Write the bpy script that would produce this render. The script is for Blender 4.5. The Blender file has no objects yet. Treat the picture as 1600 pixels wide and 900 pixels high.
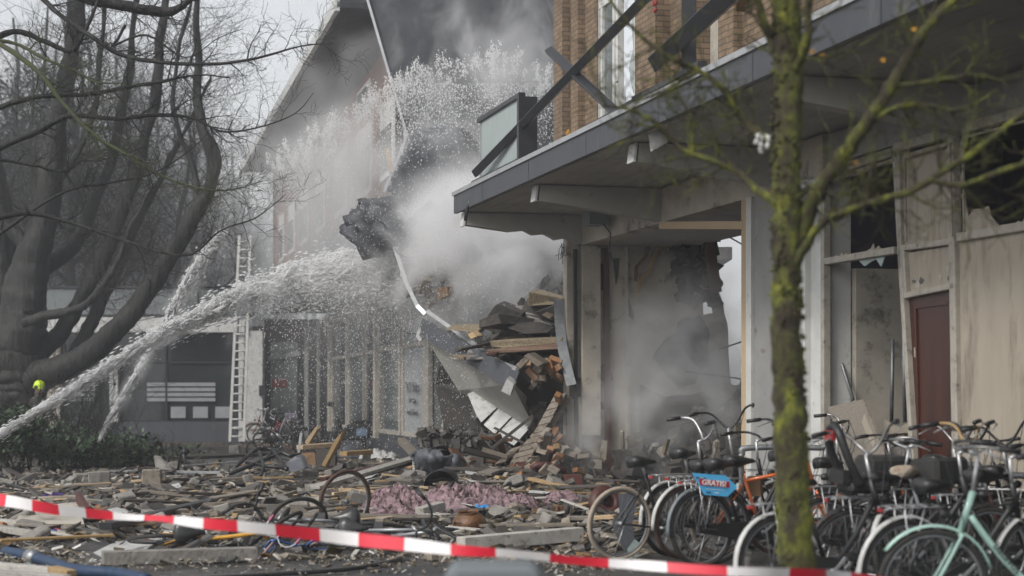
import bpy, bmesh, math, random
from mathutils import Vector, Matrix, Euler, noise
from mathutils.geometry import tessellate_polygon
R = math.radians
random.seed(11)
scene = bpy.context.scene
col = scene.collection

# ---------------------------------------------------------------- camera, sky, sun, exposure
F, HX, HY, CH = 2800.0, 800.0, 622.0, 1.5
cam_d = bpy.data.cameras.new('camera'); cam = bpy.data.objects.new('camera', cam_d); col.objects.link(cam)
cam.location = (0, 0, CH); cam.rotation_euler = (R(90), 0, 0)
cam_d.sensor_width = 36; cam_d.lens = 36 * F / 1600; cam_d.shift_y = (HY - 450) / 1600
cam_d.clip_start = 0.1; cam_d.clip_end = 2000
cam_d.dof.use_dof = True; cam_d.dof.focus_distance = 25; cam_d.dof.aperture_fstop = 1.6; cam_d.dof.aperture_blades = 8
scene.camera = cam
SUN_EL, SUN_AZ = 42, 228
world = bpy.data.worlds.new('World'); scene.world = world; world.use_nodes = True
wn = world.node_tree; wn.nodes.clear()
sky = wn.nodes.new('ShaderNodeTexSky'); sky.sky_type = 'NISHITA'; sky.sun_disc = False
sky.sun_elevation = R(SUN_EL); sky.sun_rotation = R(SUN_AZ); sky.dust_density = 2; sky.air_density = 1.0
hsv = wn.nodes.new('ShaderNodeHueSaturation'); hsv.inputs['Saturation'].default_value = 0.14
bg = wn.nodes.new('ShaderNodeBackground'); bg.inputs['Strength'].default_value = 0.15
wo = wn.nodes.new('ShaderNodeOutputWorld')
wn.links.new(sky.outputs[0], hsv.inputs['Color']); wn.links.new(hsv.outputs[0], bg.inputs['Color']); wn.links.new(bg.outputs[0], wo.inputs['Surface'])
sl = bpy.data.lights.new('sun', 'SUN'); sl.energy = 1.5; sl.angle = R(11); sl.color = (1, 0.955, 0.89)
so = bpy.data.objects.new('sun', sl); col.objects.link(so)
sd = Vector((math.sin(R(SUN_AZ)) * math.cos(R(SUN_EL)), math.cos(R(SUN_AZ)) * math.cos(R(SUN_EL)), math.sin(R(SUN_EL))))
so.rotation_euler = sd.to_track_quat('Z', 'Y').to_euler(); so.location = (-10, -10, 30)
vs = scene.view_settings
scene.display_settings.display_device = 'sRGB'
vs.view_transform = 'Standard'; vs.look = 'None'; vs.gamma = 1; vs.exposure = 0.36; vs.use_curve_mapping = False
cy = scene.cycles
cy.use_denoising = True; cy.denoiser = 'OPENIMAGEDENOISE'
cy.max_bounces = 8; cy.diffuse_bounces = 5; cy.glossy_bounces = 3; cy.transmission_bounces = 4; cy.transparent_max_bounces = 12; cy.volume_bounces = 5
cy.use_adaptive_sampling = True; cy.adaptive_threshold = 0.02
cy.volume_step_rate = 1.0; cy.volume_max_steps = 96
cy.caustics_reflective = False; cy.caustics_refractive = False

# ---------------------------------------------------------------- placing helpers
def P(px, py, t):                      # the point seen at this place of the photo, t metres away
    return Vector(((px - HX) * t / F, t, CH - (py - HY) * t / F))
def G(px, py, z=0.0):                  # the point of the ground seen there
    t = (CH - z) * F / (py - HY)
    return Vector(((px - HX) * t / F, t, z))
DA = Vector((-0.2643, 1, 0)).normalized(); NA = Vector((-DA.y, DA.x, 0))      # along / outward of the damaged building front
def A(t, u=0.0, z=0.0):
    b = Vector((8.8 - 0.2643 * t, t, z)); return b + NA * u
def tA(px): return 24640.0 / (px - 60)
DB = Vector((-0.225, 1, 0)).normalized(); NB = Vector((-DB.y, DB.x, 0))
def B(t, u=0.0, z=0.0):
    return Vector((7.4 - 0.225 * t, t, z)) + NB * u
def BU(t, z, o=0.0):                   # upper front of the far row
    return Vector((5.57 - 0.225 * t, t, z)) + NB * o
UP = Vector((0, 0, 1))

# ---------------------------------------------------------------- materials
def nm(m, t, **kw):
    n = m.node_tree.nodes.new(t)
    for k, v in kw.items():
        setattr(n, k, v)
    return n
def pm(name, c1, c2=None, scale=6.0, rough=0.7, rough2=None, metal=0.0, bump=0.0, bscale=None, objvar=0.0, islandvar=0.0, spec=0.5,
       stretch=None, trans=0.0, alpha=1.0, dirt=None, dscale=2.0, dlo=0.55, dhi=0.7, coat=0.0):
    m = bpy.data.materials.new(name); m.use_nodes = True
    N, L = m.node_tree.nodes, m.node_tree.links
    b = N['Principled BSDF']
    c2 = c2 or tuple(x * 0.72 for x in c1)
    tc = nm(m, 'ShaderNodeTexCoord'); src = tc.outputs['Object']
    if stretch:
        mp = nm(m, 'ShaderNodeMapping'); mp.inputs['Scale'].default_value = stretch; L.new(src, mp.inputs[0]); src = mp.outputs[0]
    n1 = nm(m, 'ShaderNodeTexNoise'); n1.inputs['Scale'].default_value = scale; n1.inputs['Detail'].default_value = 7; n1.inputs['Roughness'].default_value = 0.62
    L.new(src, n1.inputs['Vector'])
    r = nm(m, 'ShaderNodeMapRange'); r.inputs[1].default_value = 0.33; r.inputs[2].default_value = 0.67; L.new(n1.outputs[0], r.inputs[0])
    mx = nm(m, 'ShaderNodeMix', data_type='RGBA'); mx.inputs[6].default_value = (*c1, 1); mx.inputs[7].default_value = (*c2, 1)
    L.new(r.outputs[0], mx.inputs[0]); out = mx.outputs[2]
    if dirt:
        n2 = nm(m, 'ShaderNodeTexNoise'); n2.inputs['Scale'].default_value = dscale; n2.inputs['Detail'].default_value = 9; n2.inputs['Roughness'].default_value = 0.7
        L.new(src, n2.inputs['Vector'])
        r2 = nm(m, 'ShaderNodeMapRange'); r2.inputs[1].default_value = dlo; r2.inputs[2].default_value = dhi; L.new(n2.outputs[0], r2.inputs[0])
        m2 = nm(m, 'ShaderNodeMix', data_type='RGBA'); m2.inputs[7].default_value = (*dirt, 1)
        L.new(out, m2.inputs[6]); L.new(r2.outputs[0], m2.inputs[0]); out = m2.outputs[2]
    for k, src2 in ((objvar, 'ShaderNodeObjectInfo'), (islandvar, 'ShaderNodeNewGeometry')):
        if k:
            oi = nm(m, src2); o = oi.outputs['Random'] if src2 == 'ShaderNodeObjectInfo' else oi.outputs['Random Per Island']
            mr = nm(m, 'ShaderNodeMapRange'); mr.inputs[3].default_value = 1 - k; mr.inputs[4].default_value = 1 + k; L.new(o, mr.inputs[0])
            h = nm(m, 'ShaderNodeHueSaturation'); L.new(mr.outputs[0], h.inputs['Value'])
            mr2 = nm(m, 'ShaderNodeMapRange'); mr2.inputs[3].default_value = 1 + k * .7; mr2.inputs[4].default_value = 1 - k * .7; L.new(o, mr2.inputs[0]); L.new(mr2.outputs[0], h.inputs['Saturation'])
            L.new(out, h.inputs['Color']); out = h.outputs[0]
    L.new(out, b.inputs['Base Color'])
    b.inputs['Metallic'].default_value = metal; b.inputs['Specular IOR Level'].default_value = spec
    b.inputs['Transmission Weight'].default_value = trans; b.inputs['Alpha'].default_value = alpha; b.inputs['Coat Weight'].default_value = coat
    if rough2 is None: b.inputs['Roughness'].default_value = rough
    else:
        rr = nm(m, 'ShaderNodeMapRange'); rr.inputs[3].default_value = rough; rr.inputs[4].default_value = rough2
        L.new(r.outputs[0], rr.inputs[0]); L.new(rr.outputs[0], b.inputs['Roughness'])
    if bump:
        n3 = nm(m, 'ShaderNodeTexNoise'); n3.inputs['Scale'].default_value = bscale or scale * 3; n3.inputs['Detail'].default_value = 6
        L.new(src, n3.inputs['Vector'])
        bp = nm(m, 'ShaderNodeBump'); bp.inputs['Strength'].default_value = min(1, bump); bp.inputs['Distance'].default_value = 0.02 * bump
        L.new(n3.outputs[0], bp.inputs['Height']); L.new(bp.outputs[0], b.inputs['Normal'])
    return m
def brick_mat(name, c1, c2, mortar, bw=0.215, bh=0.0625, ms=0.011, rough=0.85, bump=0.6):
    m = bpy.data.materials.new(name); m.use_nodes = True
    N, L = m.node_tree.nodes, m.node_tree.links; b = N['Principled BSDF']
    uv = nm(m, 'ShaderNodeUVMap'); br = nm(m, 'ShaderNodeTexBrick')
    L.new(uv.outputs[0], br.inputs['Vector'])
    br.inputs['Scale'].default_value = 1; br.inputs['Brick Width'].default_value = bw; br.inputs['Row Height'].default_value = bh + ms
    br.inputs['Mortar Size'].default_value = ms / 2; br.inputs['Mortar Smooth'].default_value = 0.25; br.inputs['Bias'].default_value = 0.0
    br.inputs['Color1'].default_value = (*c1, 1); br.inputs['Color2'].default_value = (*c2, 1); br.inputs['Mortar'].default_value = (*mortar, 1)
    n = nm(m, 'ShaderNodeTexNoise'); n.inputs['Scale'].default_value = 2.2; n.inputs['Detail'].default_value = 8; n.inputs['Roughness'].default_value = .7
    tc = nm(m, 'ShaderNodeTexCoord'); L.new(tc.outputs['Object'], n.inputs['Vector'])
    r = nm(m, 'ShaderNodeMapRange'); r.inputs[1].default_value = .3; r.inputs[2].default_value = .7; r.inputs[3].default_value = .62; r.inputs[4].default_value = 1.2
    L.new(n.outputs[0], r.inputs[0])
    h = nm(m, 'ShaderNodeHueSaturation'); L.new(br.outputs[0], h.inputs['Color']); L.new(r.outputs[0], h.inputs['Value'])
    L.new(h.outputs[0], b.inputs['Base Color']); b.inputs['Roughness'].default_value = rough
    bp = nm(m, 'ShaderNodeBump', invert=True); bp.inputs['Strength'].default_value = bump; bp.inputs['Distance'].default_value = .01
    L.new(br.outputs['Fac'], bp.inputs['Height']); L.new(bp.outputs[0], b.inputs['Normal'])
    return m
M = {}
def defm(k, *a, **kw): M[k] = pm(k, *a, **kw)
defm('white_paint', (.62, .62, .60), (.50, .50, .48), scale=3, rough=.45, dirt=(.22, .20, .17), dscale=5, dlo=.6, dhi=.75)
defm('plaster', (.50, .455, .385), (.34, .31, .265), scale=1.6, rough=.9, bump=.35, dirt=(.11, .10, .08), dscale=2.4, dlo=.54, dhi=.68)
defm('soffit_paint', (.43, .41, .37), (.33, .325, .30), scale=1.2, rough=.85, bump=.15, dirt=(.13, .12, .10), dscale=3.2, dlo=.60, dhi=.72)
defm('grey_wall', (.30, .30, .29), (.24, .24, .235), scale=2, rough=.8, dirt=(.10, .09, .07), dscale=2.5, dlo=.6, dhi=.68)
defm('cream_board', (.38, .335, .27), (.33, .29, .235), scale=5, rough=.75, stretch=(1, 1, .25), dirt=(.15, .12, .09), dscale=4, dlo=.50, dhi=.72, bump=.5)
defm('frame_cream', (.42, .385, .33), (.30, .275, .235), scale=9, rough=.6, dirt=(.14, .12, .10), dscale=9, dlo=.58, dhi=.7)
defm('door_wood', (.062, .016, .007), (.032, .010, .006), scale=7, rough=.38, stretch=(1, 1, .1))
defm('fascia_dark', (.060, .064, .074), (.044, .047, .056), scale=3, rough=.5, stretch=(1, 1, .25), dirt=(.14, .135, .12), dscale=5, dlo=.56, dhi=.75)
defm('dark_metal', (.030, .032, .037), (.022, .023, .027), scale=5, rough=.35, metal=.3, dirt=(.1, .1, .1), dscale=14, dlo=.68, dhi=.78)
defm('black_metal', (.014, .014, .015), (.022, .021, .02), scale=8, rough=.36, metal=.2)
defm('steel', (.36, .36, .36), (.22, .21, .20), scale=12, rough=.3, metal=.9)
defm('galvanised', (.30, .31, .32), (.20, .21, .22), scale=9, rough=.45, metal=.7)
defm('alu', (.55, .56, .57), (.42, .42, .43), scale=8, rough=.38, metal=.6)
defm('rubber', (.018, .018, .018), (.035, .032, .028), scale=14, rough=.75)
defm('brown_rubber', (.085, .045, .03), (.05, .028, .02), scale=14, rough=.75)
defm('cream_rubber', (.40, .34, .27), (.30, .25, .2), scale=14, rough=.75)
defm('black_plastic', (.016, .016, .017), (.024, .024, .025), scale=10, rough=.45)
defm('saddle', (.018, .018, .019), (.03, .03, .03), scale=10, rough=.33)
defm('wood_yellow', (.44, .31, .16), (.30, .20, .10), scale=9, rough=.75, stretch=(1, 6, 6), objvar=.3)
defm('wood_grey', (.22, .19, .15), (.13, .11, .09), scale=8, rough=.8, stretch=(1, 6, 6), objvar=.35, bump=.4)
defm('wood_brown', (.17, .09, .045), (.09, .045, .025), scale=8, rough=.7, stretch=(1, 6, 6), objvar=.3)
defm('wood_dark', (.045, .036, .03), (.07, .06, .05), scale=8, rough=.7, stretch=(1, 6, 6), objvar=.4, bump=.4)
defm('wood_white', (.48, .46, .42), (.34, .32, .29), scale=8, rough=.6, dirt=(.12, .10, .08), dscale=12, dlo=.55, dhi=.68, objvar=.15)
defm('rust_red', (.085, .022, .016), (.05, .018, .013), scale=9, rough=.55)
defm('brick_grey', (.30, .255, .205), (.20, .17, .14), scale=14, rough=.9, bump=.7, objvar=.22, dirt=(.11, .095, .08), dscale=9, dlo=.52, dhi=.66)
defm('brick_orange', (.32, .155, .065), (.23, .11, .05), scale=14, rough=.9, bump=.7, objvar=.25, dirt=(.25, .21, .16), dscale=8, dlo=.52, dhi=.64)
defm('concrete', (.27, .25, .225), (.17, .16, .145), scale=5, rough=.92, bump=.9, bscale=22, objvar=.15, dirt=(.08, .07, .06), dscale=4, dlo=.55, dhi=.7)
defm('rough_block', (.30, .235, .16), (.16, .13, .10), scale=16, rough=.95, bump=1.0, bscale=30)
defm('charred', (.035, .032, .031), (.075, .065, .055), scale=7, rough=.9, bump=1, bscale=14)
defm('board_speckle', (.30, .24, .155), (.12, .095, .065), scale=30, rough=.9, bump=.6)
defm('grit', (.30, .25, .18), (.055, .048, .038), scale=9, rough=.6, islandvar=.8)
defm('grit_white', (.58, .57, .53), (.4, .39, .36), scale=9, rough=.6, islandvar=.35)
defm('grit_dark', (.05, .045, .04), (.09, .08, .07), scale=9, rough=.5, islandvar=.5)
defm('insulation', (.36, .25, .27), (.13, .085, .095), scale=7, rough=1, bump=1, bscale=26, stretch=(1, 1, 2))
defm('slate', (.050, .053, .062), (.030, .032, .038), scale=2.2, rough=.6, bump=.35, bscale=30, dirt=(.075, .08, .09), dscale=1.3, dlo=.5, dhi=.66)
defm('slate_pale', (.085, .095, .11), (.055, .06, .07), scale=3, rough=.55, bump=.8, bscale=7, stretch=(3, 1, 1))
defm('bark', (.017, .015, .012), (.005, .0045, .004), scale=8, rough=.7, bump=4, bscale=9, stretch=(1, 1, .22), dirt=(.018, .022, .012), dscale=1.5, dlo=.56, dhi=.66)
defm('bark_moss', (.055, .050, .038), (.055, .075, .022), scale=7, rough=.95, bump=.8)
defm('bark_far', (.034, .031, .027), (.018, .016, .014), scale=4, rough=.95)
defm('leaf_dark', (.065, .115, .045), (.03, .058, .022), scale=3, rough=.38, islandvar=.45)
defm('leaf_conifer', (.022, .042, .022), (.012, .025, .013), scale=3, rough=.7, islandvar=.4)
defm('leaf_brown', (.15, .070, .032), (.08, .04, .02), scale=3, rough=.7, islandvar=.5)
defm('leaf_yellow', (.65, .33, .02), (.5, .25, .02), scale=3, rough=.6)
defm('water_white', (.98, .98, .98), (.97, .97, .97), scale=4, rough=.3)
_m = M['water_white']; _N, _L = _m.node_tree.nodes, _m.node_tree.links
_t = _N.new('ShaderNodeBsdfTranslucent'); _t.inputs[0].default_value = (.99, .99, .99, 1); _x = _N.new('ShaderNodeMixShader'); _x.inputs[0].default_value = .7
_L.new(_N['Principled BSDF'].outputs[0], _x.inputs[1]); _L.new(_t.outputs[0], _x.inputs[2]); _L.new(_x.outputs[0], _N['Material Output'].inputs['Surface'])
defm('hi_vis', (.62, .80, .02), (.5, .7, .02), scale=4, rough=.4)
defm('skin', (.42, .25, .18), rough=.6)
defm('fire_coat', (.05, .048, .05), (.08, .07, .055), scale=9, rough=.85)
defm('orange_paint', (.68, .14, .02), (.52, .11, .02), scale=8, rough=.35, coat=.3)
defm('mint_paint', (.40, .60, .53), (.36, .55, .48), scale=8, rough=.3, coat=.4)
defm('silver_paint', (.42, .43, .45), (.33, .34, .36), scale=8, rough=.35, metal=.4)
defm('blue_paint', (.03, .16, .50), (.03, .12, .40), scale=8, rough=.35, coat=.3)
defm('yellow_paint', (.62, .33, .03), (.45, .22, .03), scale=8, rough=.4)
defm('red_paint', (.38, .03, .03), (.25, .02, .02), scale=8, rough=.4)
defm('white_gloss', (.62, .62, .61), (.50, .50, .48), scale=6, rough=.35, dirt=(.2, .18, .15), dscale=11, dlo=.54, dhi=.70)
defm('blue_enamel', (.07, .13, .42), rough=.35)
defm('sign_blue', (.10, .48, .82), (.085, .43, .76), scale=4, rough=.5)
defm('sign_red', (.62, .02, .05), rough=.5)
defm('sign_white', (.85, .85, .85), (.8, .8, .8), rough=.5)
defm('sign_navy', (.03, .06, .16), rough=.5)
defm('tape_red', (.68, .02, .045), (.58, .02, .04), scale=3, rough=.35)
defm('tape_white', (.78, .76, .76), (.70, .68, .68), scale=3, rough=.35)
defm('blue_plastic', (.05, .32, .72), (.04, .25, .6), scale=7, rough=.35, bump=.4)
defm('blue_hose', (.02, .05, .11), (.012, .03, .07), scale=12, rough=.6)
defm('purple', (.08, .03, .2), (.03, .015, .09), scale=20, rough=.8)
defm('pink', (.62, .18, .32), (.5, .14, .26), scale=5, rough=.5)
defm('terracotta', (.19, .085, .028), (.085, .04, .018), scale=13, rough=.35, bump=.8, bscale=40)
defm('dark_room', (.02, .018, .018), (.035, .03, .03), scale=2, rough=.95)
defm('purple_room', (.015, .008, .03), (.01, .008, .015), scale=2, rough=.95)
defm('stone_black', (.04, .04, .045), (.06, .06, .065), scale=3, rough=.35)
defm('tyre_pink', (.36, .22, .22), (.18, .14, .14), scale=22, rough=.8)
defm('cloth_purple', (.22, .19, .25), (.15, .13, .18), scale=10, rough=.9)
defm('fur_cover', (.46, .42, .36), (.26, .19, .13), scale=9, rough=1, bump=1, bscale=40)
defm('box_card', (.22, .13, .07), (.17, .10, .05), rough=.8)
defm('wet_sheet', (.13, .14, .16), (.07, .075, .085), scale=14, rough=.35, bump=.8, bscale=34)
defm('grey_plastic', (.16, .18, .19), (.13, .15, .16), scale=3, rough=.45)
defm('black_cloth', (.02, .02, .02), (.035, .035, .034), scale=8, rough=.9, bump=.6)
defm('cracked_sheet', (.085, .09, .105), (.07, .075, .085), scale=2, rough=.3)
defm('poster', (.30, .31, .32), (.24, .25, .26), scale=3, rough=.7)
defm('curtain_brown', (.10, .055, .035), (.07, .04, .025), scale=6, rough=.9)
M['brick_tan'] = brick_mat('brick_tan', (.26, .18, .11), (.165, .11, .068), (.075, .062, .05), ms=.015)
M['brick_brown'] = brick_mat('brick_brown', (.17, .085, .055), (.12, .062, .045), (.13, .11, .10))
def glass_mat(name, tint, alpha, rough=.08):
    m = bpy.data.materials.new(name); m.use_nodes = True
    N, L = m.node_tree.nodes, m.node_tree.links; b = N['Principled BSDF']
    b.inputs['Base Color'].default_value = (*tint, 1); b.inputs['Roughness'].default_value = rough
    b.inputs['Specular IOR Level'].default_value = .8
    tr = nm(m, 'ShaderNodeBsdfTransparent'); tr.inputs[0].default_value = (.9, .95, .93, 1)
    mx = nm(m, 'ShaderNodeMixShader')
    n = nm(m, 'ShaderNodeTexNoise'); n.inputs['Scale'].default_value = 5; n.inputs['Detail'].default_value = 6
    mp = nm(m, 'ShaderNodeMapping'); mp.inputs['Scale'].default_value = (4, 4, .3); tc = nm(m, 'ShaderNodeTexCoord'); L.new(tc.outputs['Object'], mp.inputs[0]); L.new(mp.outputs[0], n.inputs['Vector'])
    r = nm(m, 'ShaderNodeMapRange'); r.inputs[3].default_value = max(0, alpha - .18); r.inputs[4].default_value = min(1, alpha + .18); L.new(n.outputs[0], r.inputs[0])
    L.new(r.outputs[0], mx.inputs[0]); L.new(tr.outputs[0], mx.inputs[1]); L.new(b.outputs[0], mx.inputs[2])
    L.new(mx.outputs[0], N['Material Output'].inputs['Surface'])
    return m
M['glass_frosted'] = glass_mat('glass_frosted', (.42, .48, .47), .82, .25)
M['glass_dark'] = glass_mat('glass_dark', (.035, .042, .045), .75, .06)
M['glass_shard'] = glass_mat('glass_shard', (.40, .50, .48), .6, .15)
M['glass_pale'] = glass_mat('glass_pale', (.18, .20, .20), .7, .08)

# ---------------------------------------------------------------- mesh helpers
def frame_of(d):
    d = d.normalized(); a = Vector((0, 0, 1)) if abs(d.z) < .92 else Vector((1, 0, 0))
    x = d.cross(a).normalized(); return x, x.cross(d).normalized()
class MB:
    def __init__(s): s.v = []; s.f = []; s.smooth = []
    def add(s, vs_, fs, smooth=False):
        o = len(s.v); s.v += [tuple(p) for p in vs_]
        for f in fs: s.f.append(tuple(i + o for i in f)); s.smooth.append(smooth)
        return s
    def box(s, c, dims, rot=None):                     # rot: 3x3 Matrix
        c = Vector(c); rot = rot or Matrix.Identity(3); x, y, z = [d / 2 for d in dims]
        vs_ = [c + rot @ Vector((i * x, j * y, k * z)) for i in (-1, 1) for j in (-1, 1) for k in (-1, 1)]
        return s.add(vs_, [(0, 1, 3, 2), (4, 6, 7, 5), (0, 4, 5, 1), (2, 3, 7, 6), (0, 2, 6, 4), (1, 5, 7, 3)])
    def hexa(s, q0, q1):                               # two quads (4 points each) joined into a solid
        return s.add(list(q0) + list(q1), [(3, 2, 1, 0), (4, 5, 6, 7), (0, 1, 5, 4), (1, 2, 6, 5), (2, 3, 7, 6), (3, 0, 4, 7)])
    def bar(s, a, b, w, h, up=UP):                     # rectangular bar from a to b
        a, b = Vector(a), Vector(b); d = (b - a).normalized(); x = d.cross(up)
        if x.length < 1e-4: x = Vector((1, 0, 0))
        x.normalize(); y = x.cross(d).normalized(); x *= w / 2; y *= h / 2
        return s.hexa([a - x - y, a + x - y, a + x + y, a - x + y], [b - x - y, b + x - y, b + x + y, b - x + y])
    def tube(s, pts, rad, n=8, cap=True, smooth=True, closed=False):
        pts = [Vector(p) for p in pts]; m = len(pts)
        rad = [rad] * m if isinstance(rad, (int, float)) else list(rad)
        vs_ = []; x = None
        for i, p in enumerate(pts):
            if closed: d = pts[(i + 1) % m] - pts[i - 1]
            else: d = pts[min(i + 1, m - 1)] - pts[max(i - 1, 0)]
            if d.length < 1e-9: d = Vector((0, 0, 1))
            d.normalize()
            if x is None: x, y = frame_of(d)
            else:
                x = (x - d * x.dot(d))
                if x.length < 1e-6: x = frame_of(d)[0]
                x.normalize(); y = x.cross(d).normalized()
            for k in range(n):
                a = 2 * math.pi * k / n
                vs_.append(p + (x * math.cos(a) + y * math.sin(a)) * rad[i])
        fs = []
        for i in range(m if closed else m - 1):
            j = (i + 1) % m
            for k in range(n): fs.append((i * n + k, i * n + (k + 1) % n, j * n + (k + 1) % n, j * n + k))
        if cap and not closed: fs += [tuple(range(n))[::-1], tuple((m - 1) * n + k for k in range(n))]
        return s.add(vs_, fs, smooth)
    def prism(s, poly, off):                           # polygon outline (list of 3D points) thickened by the vector off
        poly = [Vector(p) for p in poly]; n = len(poly); off = Vector(off)
        tris = tessellate_polygon([poly])
        vs_ = [p for p in poly] + [p + off for p in poly]
        fs = [tuple(t) for t in tris] + [tuple(i + n for i in reversed(t)) for t in tris]
        fs += [(i, (i + 1) % n, (i + 1) % n + n, i + n) for i in range(n)]
        return s.add(vs_, fs)
    def prism_holes(s, outer, holes, off):
        loops = [[Vector(p) for p in outer]] + [[Vector(p) for p in h] for h in holes]; off = Vector(off)
        flat = [p for l in loops for p in l]; n = len(flat)
        tris = tessellate_polygon(loops)
        fs = [tuple(t) for t in tris] + [tuple(i + n for i in reversed(t)) for t in tris]
        o = 0
        for l in loops:
            m = len(l); fs += [(o + i, o + (i + 1) % m, o + (i + 1) % m + n, o + i + n) for i in range(m)]; o += m
        return s.add(flat + [p + off for p in flat], fs)
    def lathe(s, prof, c=(0, 0, 0), rot=None, n=24, smooth=True):    # prof: (radius, height)
        c = Vector(c); rot = rot or Matrix.Identity(3); vs_ = []; m = len(prof)
        for r_, h in prof:
            for k in range(n):
                a = 2 * math.pi * k / n; vs_.append(c + rot @ Vector((r_ * math.cos(a), r_ * math.sin(a), h)))
        fs = [(i * n + k, i * n + (k + 1) % n, (i + 1) * n + (k + 1) % n, (i + 1) * n + k) for i in range(m - 1) for k in range(n)]
        return s.add(vs_, fs, smooth)
    def octa(s, c, r, d=None, st=1.0, smooth=True):    # tiny droplet, stretched along d
        c = Vector(c); d = (d or UP); x, y = frame_of(d); d = d.normalized()
        vs_ = [c + x * r, c - x * r, c + y * r, c - y * r, c + d * r * st, c - d * r * st]
        return s.add(vs_, [(0, 2, 4), (2, 1, 4), (1, 3, 4), (3, 0, 4), (2, 0, 5), (1, 2, 5), (3, 1, 5), (0, 3, 5)], smooth)
    def chunk(s, c, dims, rot=None, jit=.18, rnd=random):     # broken block with irregular corners, bevelled by extra points
        c = Vector(c); rot = rot or Matrix.Identity(3); pts = []
        for i in (-1, 1):
            for j in (-1, 1):
                for k in (-1, 1):
                    pts.append(c + rot @ Vector((i * dims[0] / 2 * (1 - rnd.random() * jit), j * dims[1] / 2 * (1 - rnd.random() * jit), k * dims[2] / 2 * (1 - rnd.random() * jit))))
        return s.add(pts, [(0, 1, 3, 2), (4, 6, 7, 5), (0, 4, 5, 1), (2, 3, 7, 6), (0, 2, 6, 4), (1, 5, 7, 3)])
    def build(s, name, mat, parent=None, uvd=None, bevel=0, weld=False):
        me = bpy.data.meshes.new(name); me.from_pydata(s.v, [], s.f); me.validate()
        if len(me.polygons) == len(s.smooth): me.polygons.foreach_set('use_smooth', s.smooth)
        me.materials.append(M[mat] if isinstance(mat, str) else mat)
        if uvd:
            uv = me.uv_layers.new(name='UVMap'); dx, dy = uvd
            for l in me.loops:
                p = me.vertices[l.vertex_index].co; uv.data[l.index].uv = (p.x * dx + p.y * dy + (p.x * dy - p.y * dx) * -1.0, p.z)
        if bevel or True:
            bm = bmesh.new(); bm.from_mesh(me)
            if weld: bmesh.ops.remove_doubles(bm, verts=bm.verts, dist=1e-5)
            if len(bm.faces) < 60000: bmesh.ops.recalc_face_normals(bm, faces=bm.faces)
            if bevel: bmesh.ops.bevel(bm, geom=[e for e in bm.edges if len(e.link_faces) == 2 and e.calc_face_angle(0) > .7], offset=bevel, segments=1, affect='EDGES')
            bm.to_mesh(me); bm.free()
        me.update()
        o = bpy.data.objects.new(name, me); col.objects.link(o)
        if parent: o.parent = parent; o.matrix_parent_inverse = Matrix.Translation(parent.location).inverted()
        return o
def tag(o, label=None, cat=None, group=None, kind=None):
    for k, v in (('label', label), ('category', cat), ('group', group), ('kind', kind)):
        if v: o[k] = v
    return o
def empty(name, loc=(0, 0, 0), rot=(0, 0, 0), label=None, cat=None, group=None, kind=None):
    o = bpy.data.objects.new(name, None); col.objects.link(o); o.location = loc; o.rotation_euler = rot; o.empty_display_size = .2
    return tag(o, label, cat, group, kind)
def kids(o): return [c for c in col.objects if c.parent == o]
def copy_tree(o, parent=None):
    c = o.copy(); col.objects.link(c)
    if parent: c.parent = parent
    for ch in kids(o): copy_tree(ch, c)
    return c
def rot3(rx=0, ry=0, rz=0): return Euler((rx, ry, rz)).to_matrix()
def rr(a, b): return random.uniform(a, b)

# ================================================================ ground
def ground_material():
    m = bpy.data.materials.new('wet_paving'); m.use_nodes = True
    N, L = m.node_tree.nodes, m.node_tree.links; b = N['Principled BSDF']
    tc = nm(m, 'ShaderNodeTexCoord')
    def noi(sc, d=8, ro=.65):
        n = nm(m, 'ShaderNodeTexNoise'); n.inputs['Scale'].default_value = sc; n.inputs['Detail'].default_value = d; n.inputs['Roughness'].default_value = ro
        L.new(tc.outputs['Object'], n.inputs['Vector']); return n.outputs[0]
    def mr(src, a, b_, c=0, d=1):
        r = nm(m, 'ShaderNodeMapRange'); r.inputs[1].default_value = a; r.inputs[2].default_value = b_; r.inputs[3].default_value = c; r.inputs[4].default_value = d
        L.new(src, r.inputs[0]); return r.outputs[0]
    def mix(f, a, b_):
        x = nm(m, 'ShaderNodeMix', data_type='RGBA')
        for i, v in ((6, a), (7, b_)):
            if isinstance(v, tuple): x.inputs[i].default_value = (*v, 1)
            else: L.new(v, x.inputs[i])
        L.new(f, x.inputs[0]); return x.outputs[2]
    c = mix(mr(noi(1.1), .35, .65), (.050, .050, .050), (.082, .078, .070))
    c = mix(mr(noi(26, 5), .58, .68), c, (.17, .155, .13))
    c = mix(mr(noi(60, 3), .66, .72), c, (.34, .32, .28))
    c = mix(mr(noi(.6, 5), .52, .6), c, (.035, .036, .038))
    L.new(c, b.inputs['Base Color'])
    L.new(mr(noi(.35, 6, .6), .46, .56, .55, .07), b.inputs['Roughness'])
    bp = nm(m, 'ShaderNodeBump'); bp.inputs['Strength'].default_value = .6; bp.inputs['Distance'].default_value = .02
    L.new(mr(noi(35, 6), .3, .8), bp.inputs['Height']); L.new(bp.outputs[0], b.inputs['Normal'])
    return m
g = MB().add([(-240, -40, 0), (240, -40, 0), (240, 290, 0), (-240, 290, 0)], [(0, 1, 2, 3)])
tag(g.build('ground', ground_material()), kind='structure')
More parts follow.
